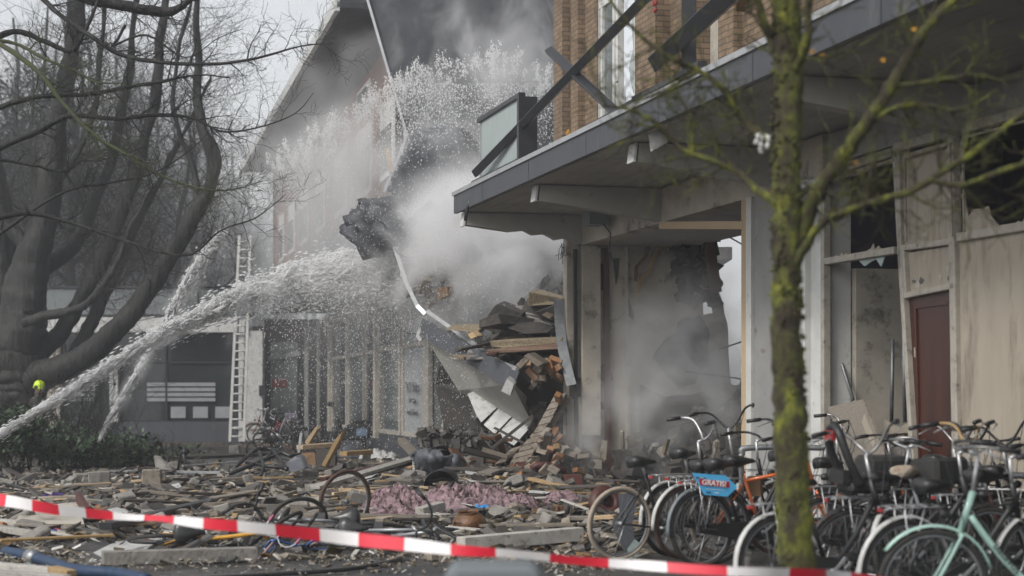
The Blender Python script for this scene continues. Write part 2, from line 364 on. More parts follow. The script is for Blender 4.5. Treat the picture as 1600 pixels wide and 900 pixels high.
# earth bed under the shrubs
bed = MB(); pts = []
for i in range(40):
    a = 2 * math.pi * i / 40; k = 1 + .12 * math.sin(3 * a) + .08 * math.sin(7 * a + 1)
    pts.append((-13.5 + 6.6 * k * math.cos(a), 46 + 10 * k * math.sin(a), .02))
bed.prism(pts, (0, 0, .05))
tag(bed.build('planting_bed_soil', pm('soil', (.045, .035, .025), (.03, .025, .02), rough=.95, bump=.6)), kind='structure')

# ================================================================ damaged building on the right
z4 = 4.46; ZS = 4.74
bA = empty('apartment_building', A(20), label='grey shop-front building with a cantilevered balcony slab, ripped open at its far end', cat='building')
def slab_quad(t0, t1, u0, u1, z): return [A(t0, u0, z), A(t1, u0, z), A(t1, u1, z), A(t0, u1, z)]
def aslab(mb, t0, t1, u0, u1, z0, z1): return mb.hexa(slab_quad(t0, t1, u0, u1, z0), slab_quad(t0, t1, u0, u1, z1))
TE = 29.3                                                        # where the front breaks off
s = MB(); aslab(s, 8, TE - .03, -6, 2.0, z4 + .03, z4 + .27); balcony = s.build('balcony_slab', 'soffit_paint', bA)
s = MB(); aslab(s, 8, TE, 2.002, 2.06, z4, ZS); aslab(s, TE - .028, TE + .02, -.1, 2.0, z4 + .03, ZS); s.build('fascia', 'fascia_dark', balcony)
s = MB(); aslab(s, 8, TE + .04, 1.93, 2.085, ZS + .002, ZS + .065); s.build('edge_strip', 'alu', balcony)
# soffit boards: long joints, slightly lower than the slab
s = MB()
for i in range(7): aslab(s, 8, TE - .1, .06 + i * .27, .06 + i * .27 + .262, z4 + .012, z4 + .028)
s.build('soffit_boards', 'soffit_paint', balcony)
s = MB()
for k in range(8): aslab(s, 9.6 + k * 2.55, 9.618 + k * 2.55, 2.06, 2.063, z4 + .002, ZS - .002)
s.build('fascia_joint', 'black_metal', balcony)
# tapered cantilever brackets
def bracket(t, w=.22, broken=False):
    o = A(t, 0, 0)
    f = MB()
    prof = [(-.1, 4.458), (1.78, 4.458), (1.80, 4.24), (0, 4.0), (-.1, 4.0)]
    if broken: prof = [(-.1, 4.458), (1.9, 4.458), (1.92, 4.26), (1.2, 4.17), (.95, 4.20), (.8, 4.13), (.6, 4.15), (.42, 4.06), (.25, 4.09), (.1, 3.98), (-.1, 4.02)]
    f.prism([A(t, u, z) for u, z in prof], DA * w)
    f.build('bracket', 'soffit_paint', bA)
    f = MB(); tip = 1.80 if not broken else 1.92
    f.prism([A(t - .01, tip + .002, 4.455), A(t + w / DA.y * .97, tip + .002, 4.455), A(t + w / DA.y * .97, tip + .03, 4.235), A(t - .01, tip + .03, 4.235)], NA * .03)
    f.build('bracket_cap', 'white_paint', bA)
for t in (12.2, 16.9, 21.2, 25.3): bracket(t)
bracket(TE - .3, broken=True)
# lintel beam over the opening, front wall pieces
s = MB(); aslab(s, 20.1, TE - .02, -.32, 0, 3.98, 4.46); s.build('lintel', 'plaster', bA)
s = MB(); aslab(s, 8, 20.1, -.32, -.06, 4.12, 4.46); s.build('lintel', 'grey_wall', bA)
s = MB()   # inner soffit strip seen beyond the lintel
aslab(s, 22.1, TE - .25, -1.9, -.325, 3.99, 4.05); s.build('inner_soffit', 'soffit_paint', bA)
s = MB(); aslab(s, 20.75, 22.02, -.3, 0, 0, 3.978); s.build('wall', 'grey_wall', bA)
s = MB(); aslab(s, 20.35, 20.72, -.3, .10, 0, 3.978); aslab(s, 20.02, 20.35, -.3, .03, 0, 3.978); s.build('pilaster', 'white_paint', bA)
s = MB(); aslab(s, 22.06, 22.22, -.3, .03, 0, 3.978); s.build('white_post', 'white_paint', bA)
s = MB(); aslab(s, 22.22, 22.4, -.28, .015, 0, 3.975); s.bar(P(1166, 352, 22.35), P(1035, 352, 25.2), .1, .1); s.build('timber_frame', 'wood_yellow', bA)
# small box lamp under the beam
s = MB(); aslab(s, 27.3, 27.65, .15, .42, 4.14, 4.44); s.build('wall_box', 'grey_plastic', bA)
s = MB(); s.tube([A(27.3, .2, 4.15), A(27.25, .1, 4.0), A(27.3, .12, 3.75), A(27.1, .1, 3.55)], .012, 5); s.build('loose_cable', 'black_metal', bA)
# end post beside the hole
s = MB(); aslab(s, 29.32, 29.46, -.02, .05, 0, 4.05); s.build('end_post', 'galvanised', bA)
s = MB(); aslab(s, 28.96, 29.3, -.3, .0, .9, 3.97); aslab(s, 28.9, 29.3, -.3, .0, 0, .5); s.build('end_wall_edge', 'plaster', bA)
# hanging zinc sheet, curved
s = MB(); path = [P(873, 468, 29.2), P(874, 500, 29.1), P(878, 540, 29.0), P(886, 575, 28.9), P(893, 602, 28.8)]
for a, b in zip(path, path[1:]): s.bar(a, b, .16, .02, up=Vector((0, 1, 0)))
s.build('bent_zinc_sheet', 'galvanised', bA)
# wires at the break
s = MB()
for k in range(7):
    x0, y0 = rr(877, 884), rr(378, 384); s.tube([P(x0, y0, 29), P(x0 + rr(-5, 3), y0 + rr(8, 16), 28.9), P(x0 + rr(-12, 2), y0 + rr(14, 30), 28.9)], .006, 4)
s.build('torn_wires', 'black_metal', bA)

# party wall seen through the opening, torn by the blast
def pw(x, y, t=None):       # a point of the party wall plane (perpendicular to the front) seen at pixel x,y
    # plane through A(29.1,0) with normal DA
    o = A(29.1); ray = Vector(((x - HX) / F, 1, -(y - HY) / F)); c = Vector((0, 0, CH))
    k = (o - c).dot(DA) / ray.dot(DA); return c + ray * k
rough = lambda pts, j, n: [(a[0] + (b[0] - a[0]) * i / n + rr(-j, j) * (i > 0), a[1] + (b[1] - a[1]) * i / n + rr(-j, j) * (i > 0)) for a, b in zip(pts, pts[1:]) for i in range(n)] + [pts[-1]]
hole = rough([(1098, 386), (1112, 374), (1135, 366), (1190, 352), (1190, 620), (1142, 600), (1138, 520), (1130, 474), (1110, 426), (1098, 386)], 1.5, 3)[:-1]
outer = [(886, 340), (886, 770), (1250, 770), (1250, 340)]
slits = [[(1064, 552), (1076, 547), (1080, 556), (1068, 560)], [(1046, 496), (1060, 490), (1062, 500), (1048, 502)], [(1098, 470), (1116, 464), (1121, 488), (1099, 492)], [(1068, 482), (1080, 478), (1084, 488), (1070, 492)], [(1096, 576), (1104, 574), (1106, 588), (1100, 590)]]
s = MB(); s.prism_holes([pw(*p) for p in outer], [[pw(*p) for p in h] for h in [hole] + slits[2:3]], DA * .22); party = s.build('party_wall', 'plaster', bA)
for sh in ([(1040, 530), (1056, 520), (1062, 500), (1092, 492), (1108, 520), (1106, 560), (1086, 600), (1060, 606), (1036, 580), (1020, 560)], [(1000, 600), (1040, 620), (1096, 612), (1140, 640), (1150, 700), (1060, 720), (1000, 690)], [(1120, 640), (1150, 610), (1170, 570), (1170, 700), (1120, 700)]):
    s = MB(); s.prism([pw(*p) - DA * .04 for p in rough(sh + [sh[0]], 2.5, 3)[:-1]], DA * .03); s.build('scorched_patch', 'charred', party)
# plaster lost at the foot: brick underlay showing
foot = rough([(898, 690), (915, 700), (930, 712), (944, 724), (952, 716), (975, 722), (992, 735), (1010, 716), (1040, 730), (1075, 722)], 3, 3) + [(1120, 770), (898, 770)]
s = MB(); s.prism([pw(*p) - DA * .03 for p in foot], DA * .02); s.build('bare_brick', 'brick_grey', party)
for k, patch in enumerate([[(888, 595), (905, 590), (922, 600), (924, 612), (912, 622), (890, 624)], [(932, 415), (942, 412), (944, 455), (936, 450)], [(938, 572), (948, 566), (957, 592), (946, 604), (937, 590)], [(911, 575), (922, 590), (918, 610), (907, 618)], [(930, 620), (940, 628), (944, 640), (934, 636)], [(958, 405), (967, 403), (962, 445)], [(975, 450), (983, 470), (990, 500), (978, 490)]]):
    s = MB(); s.prism([pw(*p) - DA * .022 for p in rough(patch + [patch[0]], 1.5, 3)[:-1]], DA * .02); s.build('plaster_hole', 'wood_dark' if k % 2 else 'charred', party)
s = MB(); s.bar(pw(945, 388) - DA * .06, pw(949, 768) - DA * .06, .10, .04, up=DA); s.build('rusty_strip', 'rust_red', party)
s = MB(); s.bar(pw(976, 385) - DA * .07, pw(980, 768) - DA * .07, .05, .05, up=DA); s.build('white_conduit', 'frame_cream', party)
s = MB(); s.bar(pw(897, 390) - DA * .06, pw(899, 770) - DA * .06, .05, .06, up=DA); s.build('black_corner_profile', 'dark_metal', party)
s = MB(); s.bar(pw(903, 620) - DA * .06, pw(906, 740) - DA * .06, .04, .03, up=DA); s.build('batten', 'cream_board', party)
# arched crack frames of torn timber lath
def strip(pts, w, t_off, name, mat, parent=None, th=.03):
    s = MB()
    for a, b in zip(pts, pts[1:]): s.bar(pw(*a) - DA * t_off, pw(*b) - DA * t_off, w, th, up=DA)
    return s.build(name, mat, parent or party)
strip([(994, 458), (1000, 435), (1012, 425), (1018, 405), (1025, 390), (1048, 384), (1060, 388), (1070, 400)], .06, .08, 'timber_lath', 'wood_yellow')
strip([(990, 440), (992, 418), (1006, 402), (1012, 386)], .05, .08, 'timber_lath', 'wood_brown')
# rusty steel stub, hanging concrete, wires in the opening
s = MB(); s.bar(pw(1073, 360) - DA * .9, pw(1088, 462) - DA * .9, .16, .1, up=DA); s.build('steel_stub', 'rust_red', bA)
s = MB()
for q in range(90):
    y = rr(372, 476); x = rr(1046 + abs(y - 400) * .1, min(1096 + (y - 372) * .28, 1124))
    s.chunk(pw(x, y) - DA * rr(.05, .5), (rr(.08, .34), rr(.08, .3), rr(.06, .28)), rot3(rr(0, 6), rr(0, 6), rr(0, 6)), .7)
s.build('hanging_rubble', 'charred', bA)
s = MB()
for pts in ([(1156, 362), (1152, 440), (1147, 520), (1145, 600), (1138, 640), (1130, 692)], [(1080, 382), (1105, 396), (1121, 418), (1128, 450), (1134, 490)], [(1112, 372), (1116, 425)], [(1120, 370), (1124, 430)], [(1066, 550), (1110, 536), (1162, 522)], [(1100, 567), (1160, 555)], [(1018, 583), (1090, 592), (1162, 605)], [(1010, 660), (1060, 652), (1110, 652), (1150, 640)], [(1106, 625), (1160, 628)], [(1126, 655), (1160, 652)]):
    s.tube([pw(*p) - DA * 1.6 for p in pts], .013, 5)
s.build('hanging_cables', 'black_metal', bA)
# heap inside the room
for name, mat, n, dims in (('room_rubble_heap', 'charred', 420, (.12, .45)),):
    s = MB()
    for q in range(n):
        t = rr(24.5, 33.5); w = -rr(.3, 5.5); h = max(0, 1.5 - abs(w + 3) * .35) * rr(0, 1)
        s.chunk(A(t, w, .05 + h * 1.1), (rr(*dims), rr(*dims), rr(.08, .28)), rot3(rr(0, 6), rr(0, 6), rr(0, 6)), .35)
    tag(s.build('room_rubble', mat), 'dark mass of rubble filling the floor of the ripped open room', 'rubble', kind='stuff')
s = MB()
for q in range(150):
    t = rr(25, 32); w = -rr(.3, 4.8); h = max(0, 1.5 - abs(w + 3) * .35) * rr(.4, 1)
    s.chunk(A(t, w, .15 + h * 1.1), (rr(.1, .5), rr(.04, .2), rr(.02, .1)), rot3(rr(0, 6), rr(0, 6), rr(0, 6)), .3)
tag(s.build('room_litter', 'grit'), 'pale plaster and wood fragments strewn over the dark rubble in the open room', 'debris', kind='stuff')
# room interior: floor above, back wall
s = MB(); aslab(s, 20.0, 28.9, -9.5, -9.2, 0, 4.4); s.build('inner_back_wall', 'grey_wall', bA)

# shop front on the right: frames, broken windows, door, boards
def front_poly(pts_px, u, th, name, mat, parent=None):   # polygon given by pixels on the plane of the front, pushed out by u
    s = MB(); s.prism([fa(x, y, u) for x, y in pts_px], NA * th); return s.build(name, mat, parent or bA)
def fa(x, y, u=0.0):
    o = A(20, u); ray = Vector(((x - HX) / F, 1, -(y - HY) / F)); c = Vector((0, 0, CH))
    k = (o - c).dot(NA) / ray.dot(NA); return c + ray * k
def fbar(x0, y0, x1, y1, w, u=.0, th=.07, name='frame_bar', mat='frame_cream', parent=None):
    s = MB(); s.bar(fa(x0, y0, u), fa(x1, y1, u), w, th, up=NA); return s.build(name, mat, parent or bA)
sf = MB()
for (x0, y0, x1, y1, w) in [(1288, 273, 1398, 238, .09), (1400, 232, 1610, 173, .09), (1290, 273, 1290, 880, .085), (1290, 409, 1402, 391, .075), (1402, 240, 1412, 420, .07), (1412, 420, 1440, 880, .07),
        (1408, 232, 1412, 430, .06), (1490, 206, 1500, 880, .11), (1412, 388, 1494, 377, .06), (1418, 462, 1497, 446, .06), (1500, 371, 1612, 352, .085), (1416, 390, 1420, 460, .05)]:
    sf.bar(fa(x0, y0, .02), fa(x1, y1, .02), w, .09, up=NA)
sf.build('shop_frame', 'frame_cream', bA, bevel=.008)
sf = MB()
for (x0, y0, x1, y1, w) in [(1293, 284, 1396, 250, .02), (1412, 246, 1486, 224, .025), (1414, 246, 1416, 378, .025), (1484, 224, 1488, 370, .025), (1504, 216, 1610, 187, .02), (1504, 216, 1507, 362, .02)]:
    sf.bar(fa(x0, y0, .075), fa(x1, y1, .075), w, .02, up=NA)
sf.build('frame_bead', 'cream_board', bA)
front_poly([(1410, 243), (1490, 220), (1490, 376), (1413, 388)], -.02, .03, 'upper_panel', 'cream_board')
sp = front_poly([(1416, 396), (1492, 384), (1493, 448), (1420, 460)], -.02, .03, 'small_panel', 'cream_board')
for k in range(9):
    x, y = random.choice([(1428, 440), (1434, 445), (1427, 408), (1470, 432), (1476, 428), (1486, 420), (1440, 438), (1484, 435), (1480, 420)])
    r0 = rr(3, 6); front_poly([(x + r0 * rr(.6, 1.2) * math.cos(a) * .8, y + r0 * rr(.6, 1.3) * math.sin(a)) for a in [i * .7 for i in range(9)]], .012, .003, 'paint_scar', 'slate_pale' if k % 2 else 'plaster', sp)
front_poly([(1503, 378), (1640, 356), (1640, 880), (1503, 860)], -.02, .03, 'lower_board', 'cream_board')
door = front_poly([(1422, 462), (1497, 449), (1505, 870), (1430, 856)], -.03, .03, 'door', 'door_wood')
s = MB()
for (x0, y0, x1, y1) in [(1431, 480, 1484, 473), (1431, 480, 1438, 760), (1484, 473, 1492, 770)]: s.bar(fa(x0, y0, .008), fa(x1, y1, .008), .03, .02, up=NA)
s.build('door_moulding', 'door_wood', door)
s = MB(); s.tube([fa(1498, 668, .03), fa(1498, 668, .08), fa(1480, 669, .09)], .012, 6); s.bar(fa(1501, 655, .01), fa(1503, 690, .01), .04, .02, up=NA); s.build('door_handle', 'steel', door)
s = MB(); s.bar(fa(1430, 543, .01), fa(1430.5, 558, .01), .035, .012, up=NA); s.build('door_plate', 'frame_cream', door)
# ragged remains of panes
def jag(base0, base1, hmax, n, x_up=0, prob=1.0):
    pts = [base0]
    for i in range(n + 1):
        f = i / n; x = base0[0] + (base1[0] - base0[0]) * f; y = base0[1] + (base1[1] - base0[1]) * f
        pts.append((x + rr(-1, 1), y - (hmax * rr(.15, 1) if i % 2 else hmax * rr(.05, .4))))
    return pts + [base1]
front_poly(jag((1293, 408), (1325, 403), 14, 12), -.01, .012, 'broken_pane', 'cream_board')
front_poly([(1342, 400), (1352, 394), (1362, 388), (1366, 380), (1368, 390), (1374, 384), (1380, 391), (1390, 388), (1399, 385), (1402, 392)], -.01, .012, 'broken_pane', 'cream_board')
front_poly([(1340, 405), (1352, 416), (1362, 409), (1370, 405), (1378, 417), (1384, 400)], -.01, .01, 'broken_pane', 'glass_shard')
front_poly([(1504, 218), (1498, 240), (1506, 262), (1500, 285), (1509, 300), (1502, 305), (1512, 325), (1515, 338), (1507, 362)], -.01, .012, 'broken_pane', 'cream_board')
front_poly([(1508, 363), (1514, 340), (1522, 327), (1534, 326), (1546, 322), (1550, 338), (1562, 352), (1567, 358)], -.01, .012, 'broken_pane', 'cream_board')
front_poly([(1585, 354), (1592, 345), (1598, 348), (1604, 338), (1604, 351)], -.01, .012, 'broken_pane', 'cream_board')
front_poly([(1506, 206), (1522, 208), (1530, 203), (1545, 204), (1556, 194), (1560, 199), (1556, 188), (1506, 201)], -.01, .012, 'broken_pane', 'cream_board')
front_poly([(1296, 280), (1304, 286), (1312, 279), (1330, 276), (1345, 272), (1380, 258), (1396, 256), (1396, 248), (1296, 276)], -.01, .012, 'broken_pane', 'cream_board')
# rooms behind
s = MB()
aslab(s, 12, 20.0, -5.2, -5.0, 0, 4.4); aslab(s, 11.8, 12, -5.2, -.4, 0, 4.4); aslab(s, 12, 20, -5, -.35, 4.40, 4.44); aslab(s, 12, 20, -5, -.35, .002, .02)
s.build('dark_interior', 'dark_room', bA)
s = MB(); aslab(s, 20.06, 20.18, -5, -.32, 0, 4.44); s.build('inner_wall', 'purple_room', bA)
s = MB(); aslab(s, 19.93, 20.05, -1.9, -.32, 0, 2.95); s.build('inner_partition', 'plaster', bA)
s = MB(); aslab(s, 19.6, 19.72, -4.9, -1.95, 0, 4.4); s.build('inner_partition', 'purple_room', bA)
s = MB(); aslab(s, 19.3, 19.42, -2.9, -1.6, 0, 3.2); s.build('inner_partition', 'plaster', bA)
s = MB()
for (x0, y0, x1, y1, u) in [(1297, 510, 1333, 625, -.2), (1359, 495, 1371, 660, -.6), (1380, 497, 1385, 662, -.7), (1395, 530, 1393, 660, -.5), (1411, 500, 1414, 660, -.6)]:
    s.tube([fa(x0, y0, u), fa(x1, y1, u)], .022, 7)
s.build('metal_tubes', 'galvanised', bA)
front_poly([(1386, 655), (1394, 662), (1408, 668), (1424, 660), (1424, 800), (1386, 800)], -.45, .03, 'torn_board', 'cream_board')
# concrete plinth under the lower window
front_poly([(1293, 700), (1425, 690), (1440, 900), (1293, 850)], -.1, .1, 'plinth', 'concrete')

# panel leaning in front of the broken window
lp = empty('plywood_sheet', fa(1340, 820, .9), label='grey wood-grained panel leaning in the smashed lower shop window', cat='panel')
s = MB(); s.prism([fa(1297, 636, .15), fa(1352, 624, .15), (fa(1412, 770, .5)), (fa(1400, 800, .55)), (fa(1335, 740, .4))], NA * .03); s.build('panel_board', 'wood_grey', lp)
s = MB(); s.bar(fa(1352, 655, .22), fa(1410, 760, .5), .03, .03); s.build('slot_edge', 'alu', lp)
s = MB(); s.bar(fa(1350, 653, .26), fa(1366, 700, .35), .1, .02, up=NA); s.build('loose_lath', 'cream_board', lp)

# upper storey wall
TW = 29.2
s = MB()
def wseg(mb, x0, x1, u0=-.25, u1=0.0, z0=4.74, z1=8.4): aslab(mb, tA(x1), tA(x0), u0, u1, z0, z1)
s = MB(); wseg(s, 886, 933); wseg(s, 992, 1085); wseg(s, 1122, 1166); wseg(s, 1166, 1202, z1=6.75); wseg(s, 1202, 1600); wseg(s, 1085, 1122, z0=7.7)
wall = s.build('brick_wall', 'brick_tan', bA, uvd=(DA.x, DA.y))
for a_, b_, c_ in ((883, 897, .2), (903, 914, .12), (1015, 1047, .22), (1150, 1160, .12)):
    s = MB(); wseg(s, a_, b_, .002, c_); s.build('brick_pier', 'brick_tan', bA, uvd=(DA.x, DA.y))
s = MB(); wseg(s, 880, 884, -.9, -.1, 4.9, 8.4); s.build('torn_wall_edge', 'brick_tan', bA, uvd=(NA.x, NA.y))
s = MB(); wseg(s, 1088, 1120, -.28, -.2, 4.76, 7.7); s.build('white_door_panel', 'frame_cream', bA)
# balcony door with a broken leaf
win = empty('balcony_door', A(28)); win.parent = bA; win.matrix_parent_inverse = Matrix.Translation(bA.location).inverted()
s = MB()
T0, T1 = tA(992), tA(930)
def wf(t0, t1, z0, z1, u0=-.12, u1=-.02): aslab(s, t0, t1, u0, u1, z0, z1)
wf(T0, T0 + .09, 4.8, 8.3); wf(T1 - .12, T1, 4.8, 8.3); wf(T0, T1, 4.76, 4.9); tm = T0 + (T1 - T0) * .47; wf(tm - .05, tm + .05, 4.9, 8.3); wf(T0, T1, 7.62, 7.72)
wf(T1 - .35, T1 - .27, 4.95, 7.6, -.1, 0); wf(tm + .06, tm + .15, 4.95, 7.6, -.1, .0); wf(tm + .1, T1 - .3, 4.95, 5.06, -.1, 0)
s.build('door_frame', 'white_paint', win)
s = MB(); aslab(s, tm + .15, T1 - .35, -.06, -.04, 5.06, 7.6); s.build('pane', 'glass_pale', win)
s = MB(); aslab(s, T0 + .1, tm - .05, -.55, -.5, 4.9, 8.3); s.build('curtain', 'curtain_brown', win)
def wp(f, z, u=-.05): return A(tm - .05 + (T0 + .09 - tm + .05) * f, u, z)
for poly in ([(1, 7.4), (.75, 7.1), (.86, 6.7), (.6, 6.45), (.72, 6.2), (.9, 6.0), (.85, 5.8), (1, 5.7)], [(0, 4.9), (.05, 5.3), (.35, 6.2), (.42, 5.8), (.5, 5.95), (.75, 5.55), (1, 5.6), (1, 4.9)], [(0, 6.0), (.18, 5.85), (.1, 5.5), (0, 5.4)]):
    s = MB(); s.prism([wp(f, z) for f, z in poly], NA * .008); s.build('glass_remnant', 'glass_frosted', win)
s = MB(); s.tube([A(tm - .1, -.01, 6.3), A(tm - .1, .04, 6.3), A(tm - .22, .04, 6.3)], .012, 6); s.build('handle', 'white_gloss', win)
# torn window at the right with hanging sill
s = MB(); s.prism([A(tA(1166), .02, 6.3), A(tA(1172), .05, 6.42), A(tA(1188), .02, 6.50), A(tA(1205), .04, 6.60), A(tA(1204), 0, 6.72), A(tA(1166), 0, 6.62)], NA * .12); s.build('split_sill', 'wood_brown', bA)
s = MB(); wseg(s, 1170, 1201, -.4, -.3, 6.8, 8.4); s.build('window_board', 'white_gloss', bA)
s = MB(); s.tube([A(tA(881), .03, 4.8), A(tA(878), .04, 6.8), A(tA(880), .0, 8.6)], .02, 6); s.build('drain_pipe', 'dark_metal', bA)
s = MB()
for q in range(10):
    a = rr(0, 6.3); s.octa(A(tA(1051), .26, 6.92 + .07 * math.sin(a)) + DA * .05 * math.cos(a), .03)
s.build('red_ornament', 'red_paint', bA)

# balustrade: intact glazed section and fallen rails
zt = 5.72
bal = empty('glass_balustrade', A(26, 1.95, ZS + .07), label='frosted glass balustrade section still standing on the far balcony corner', cat='balustrade')
tL, tR = 27.9, 25.75
s = MB(); aslab(s, tR, tL, 1.94, 1.96, ZS + .13, zt); s.build('glass_panel', 'glass_frosted', bal)
s = MB(); aslab(s, tR - .12, tL + .12, 1.90, 2.0, zt, zt + .07); s.build('top_rail', 'dark_metal', bal, bevel=.006)
s = MB(); aslab(s, tR, tL + .5, 1.90, 2.0, ZS + .075, ZS + .13); s.build('bottom_rail', 'dark_metal', bal)
s = MB(); aslab(s, tR - .2, tR - .1, 1.75, 2.02, ZS + .07, zt); s.build('post', 'dark_metal', bal)
s = MB(); aslab(s, tR - .06, tR - .02, 1.93, 1.97, ZS + .1, zt); aslab(s, tL + .02, tL + .07, 1.93, 1.97, ZS + .1, zt); s.build('edge_trim', 'alu', bal)
s = MB(); s.tube([P(738, 300, 27.8), P(730, 325, 27.8), P(727, 345, 27.8)], .03, 6); s.build('bent_bracket', 'dark_metal', bal)
def rail(a, b, label, w=.115, h=.07):
    o = MB(); o.bar(a, b, w, h, up=Vector((0, 1, 0))); o = o.build('handrail', 'dark_metal', bevel=.008)
    return tag(o, label, 'handrail', 'fallen balcony handrails')
rail(P(742, 271, 27.2), P(1030, -25, 20.4), 'longest dark handrail, fallen aslant across the glass balustrade and brick wall')
rail(P(858, 78, 24.3), P(965, 178, 21.5), 'short dark handrail crossing under the long fallen rail with an open end')
rail(P(1022, 100, 20.2), P(1165, -30, 17.8), 'thick dark handrail hanging before the white door panel', .19, .09)
s = MB(); s.bar(P(1076, -20, 19.6), P(1076, 122, 19.6), .16, .08, up=Vector((0, 1, 0))); tag(s.build('balustrade_post', 'dark_metal', bevel=.006), 'upright dark balustrade post before the white door panel', 'post')
s = MB(); s.bar(P(1083, 115, 19.5), P(1028, 203, 19.9), .09, .05, up=Vector((0, 1, 0))); s.bar(P(1040, 130, 19.8), P(990, 155, 20.2), .06, .05, up=Vector((0, 1, 0)))
tag(s.build('dangling_bracket', 'dark_metal'), 'thin bent bracket dangling over the balcony edge above the white plate', 'bracket')
s = MB(); s.bar(A(23.2, 1.9, ZS + .1), A(18.8, 1.95, ZS + .18), .1, .05); tag(s.build('bottom_rail_strip', 'dark_metal'), 'low dark rail lying along the balcony edge below the brick piers', 'rail')
s = MB(); s.prism([P(1013, 210, 20), P(1037, 202, 20), P(1043, 222, 20), P(1017, 237, 20)], (0, .02, 0)); tag(s.build('white_plate', 'white_gloss'), 'white rectangular plate hanging under the balcony edge', 'plate')
for p in ([(888, 205), (887, 214), (895, 220), (893, 208)],):
    s = MB()
    for q in range(6): s.octa(P(890 + rr(-3, 3), 212 + rr(-8, 8), 24.5), .04)
    tag(s.build('yellow_leaf', 'leaf_yellow'), 'yellow leaf stuck at the far foot of the brick wall', 'leaf')

# ================================================================ collapsed balcony between the two rows
cb = empty('collapsed_balcony', P(740, 600, 31), label='collapsed balcony slab tilted down onto the rubble, dark edge board and loose aluminium trim', cat='balcony')
fL, fR = P(660, 497, 33), P(811, 581, 28.6)
dv = Vector((0, 0, 1)); dd = (fR - fL).normalized(); nrm = dd.cross(Vector((0.25, 1, 0))).normalized()
if nrm.z < 0: nrm = -nrm
s = MB(); hh = .31
s.prism([fL, fR, fR - nrm * hh, fL - nrm * hh + dd * .05], Vector((.1, .4, 0)).normalized() * .07); s.build('edge_board', 'fascia_dark', cb)
s = MB()
tl = [(598, 340, 33.5), (612, 372, 33.4), (634, 440, 33.3), (652, 478, 33.2), (665, 491, 33.1)]
for a, b in zip(tl, tl[1:]): s.bar(P(*a), P(*b), .075, .05, up=Vector((0, 1, 0)))
ts = [(668, 487, 33), (704, 512, 32), (758, 550, 30.5), (768, 560, 30.2), (808, 577, 28.7)]
for a, b in zip(ts, ts[1:]): s.bar(P(*a), P(*b), .07, .05, up=Vector((0, 1, 0)))
s.build('loose_trim', 'alu', cb)
sl_ = [P(659, 522, 33), P(690, 548, 32), P(735, 575, 30.5), P(797, 602, 28.7), P(860, 640, 29.8), P(835, 672, 30.2), P(790, 650, 31), P(725, 610, 32.5), P(680, 570, 33.5)]
s = MB(); s.prism([P(655, 512, 33.1), P(800, 600, 28.8), P(835, 668, 30), P(772, 640, 31.5), P(716, 610, 32.5)], nrm * .16 + Vector((0, .1, 0))); s.build('slab', 'soffit_paint', cb)
s = MB(); s.prism([P(800, 600, 28.85), P(812, 584, 28.6), P(855, 625, 30), P(858, 650, 30.5), P(836, 672, 30.2)], (0.05, .25, 0)); s.build('charred_underside', 'charred', cb)
s = MB(); s.prism([P(792, 592, 28.5), P(803, 600, 28.5), P(797, 618, 28.5), P(783, 611, 28.5)], (.05, .18, .05)); s.build('bracket_cap', 'white_gloss', cb)
s = MB(); s.prism([P(654, 512, 32.9), P(662, 520, 32.9), P(656, 535, 32.9), P(650, 526, 32.9)], (.05, .18, .05)); s.build('bracket_cap', 'white_gloss', cb)
for poly in ([(731, 617, 31.5), (742, 612, 31.6), (779, 634, 31.2), (752, 660, 31), (745, 650, 31.1)], [(756, 664, 31), (782, 636, 31.1), (801, 649, 30.8), (773, 678, 30.6)], [(776, 680, 30.6), (804, 650, 30.8), (829, 667, 30.4), (803, 696, 30.2)]):
    s = MB(); s.prism([P(*p) for p in poly], (0, .12, .02)); s.build('white_ceiling_panel', 'white_gloss', cb)
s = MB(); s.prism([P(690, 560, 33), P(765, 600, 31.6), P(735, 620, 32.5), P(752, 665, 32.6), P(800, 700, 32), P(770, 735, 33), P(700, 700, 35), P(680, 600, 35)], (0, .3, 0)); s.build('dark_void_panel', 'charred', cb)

# fallen slab of brickwork, stepped side
def brick_slab(p0, p1, w, d, n, label):
    o = empty('brick_slab', p0, label=label, cat='masonry')
    s = MB(); ax = (p1 - p0) / n; sd_ = Vector((w, .05, w * .25))
    for i in range(n):
        a = p0 + ax * i; b = a + ax * .97; k = rr(.86, 1.08); k2 = rr(.95, 1.15)
        s.hexa([a, b, b + sd_ * k, a + sd_ * k], [a + Vector((.03, d, -.04)) * k2, b + Vector((.03, d, -.04)) * k2, b + sd_ * k + Vector((0, d, 0)), a + sd_ * k + Vector((0, d, 0))])
    s.build('masonry_block', 'brick_grey', o, bevel=.012); return o
brick_slab(P(826, 690, 28.2), P(866, 618, 28.8), .20, .3, 6, 'long slab of mortared bricks leaning up against the broken building end')
brick_slab(P(850, 676, 28.5), P(884, 622, 29), .13, .3, 6, 'narrow stepped edge of bricks behind the leaning slab')
brick_slab(P(788, 738, 27.6), P(824, 686, 28), .30, .35, 5, 'squat slab of mortared bricks standing at the foot of the leaning slab')
brick_slab(P(772, 726, 28), P(800, 700, 28.3), .2, .3, 3, 'low chunk of mortared bricks left of the standing brick slab')

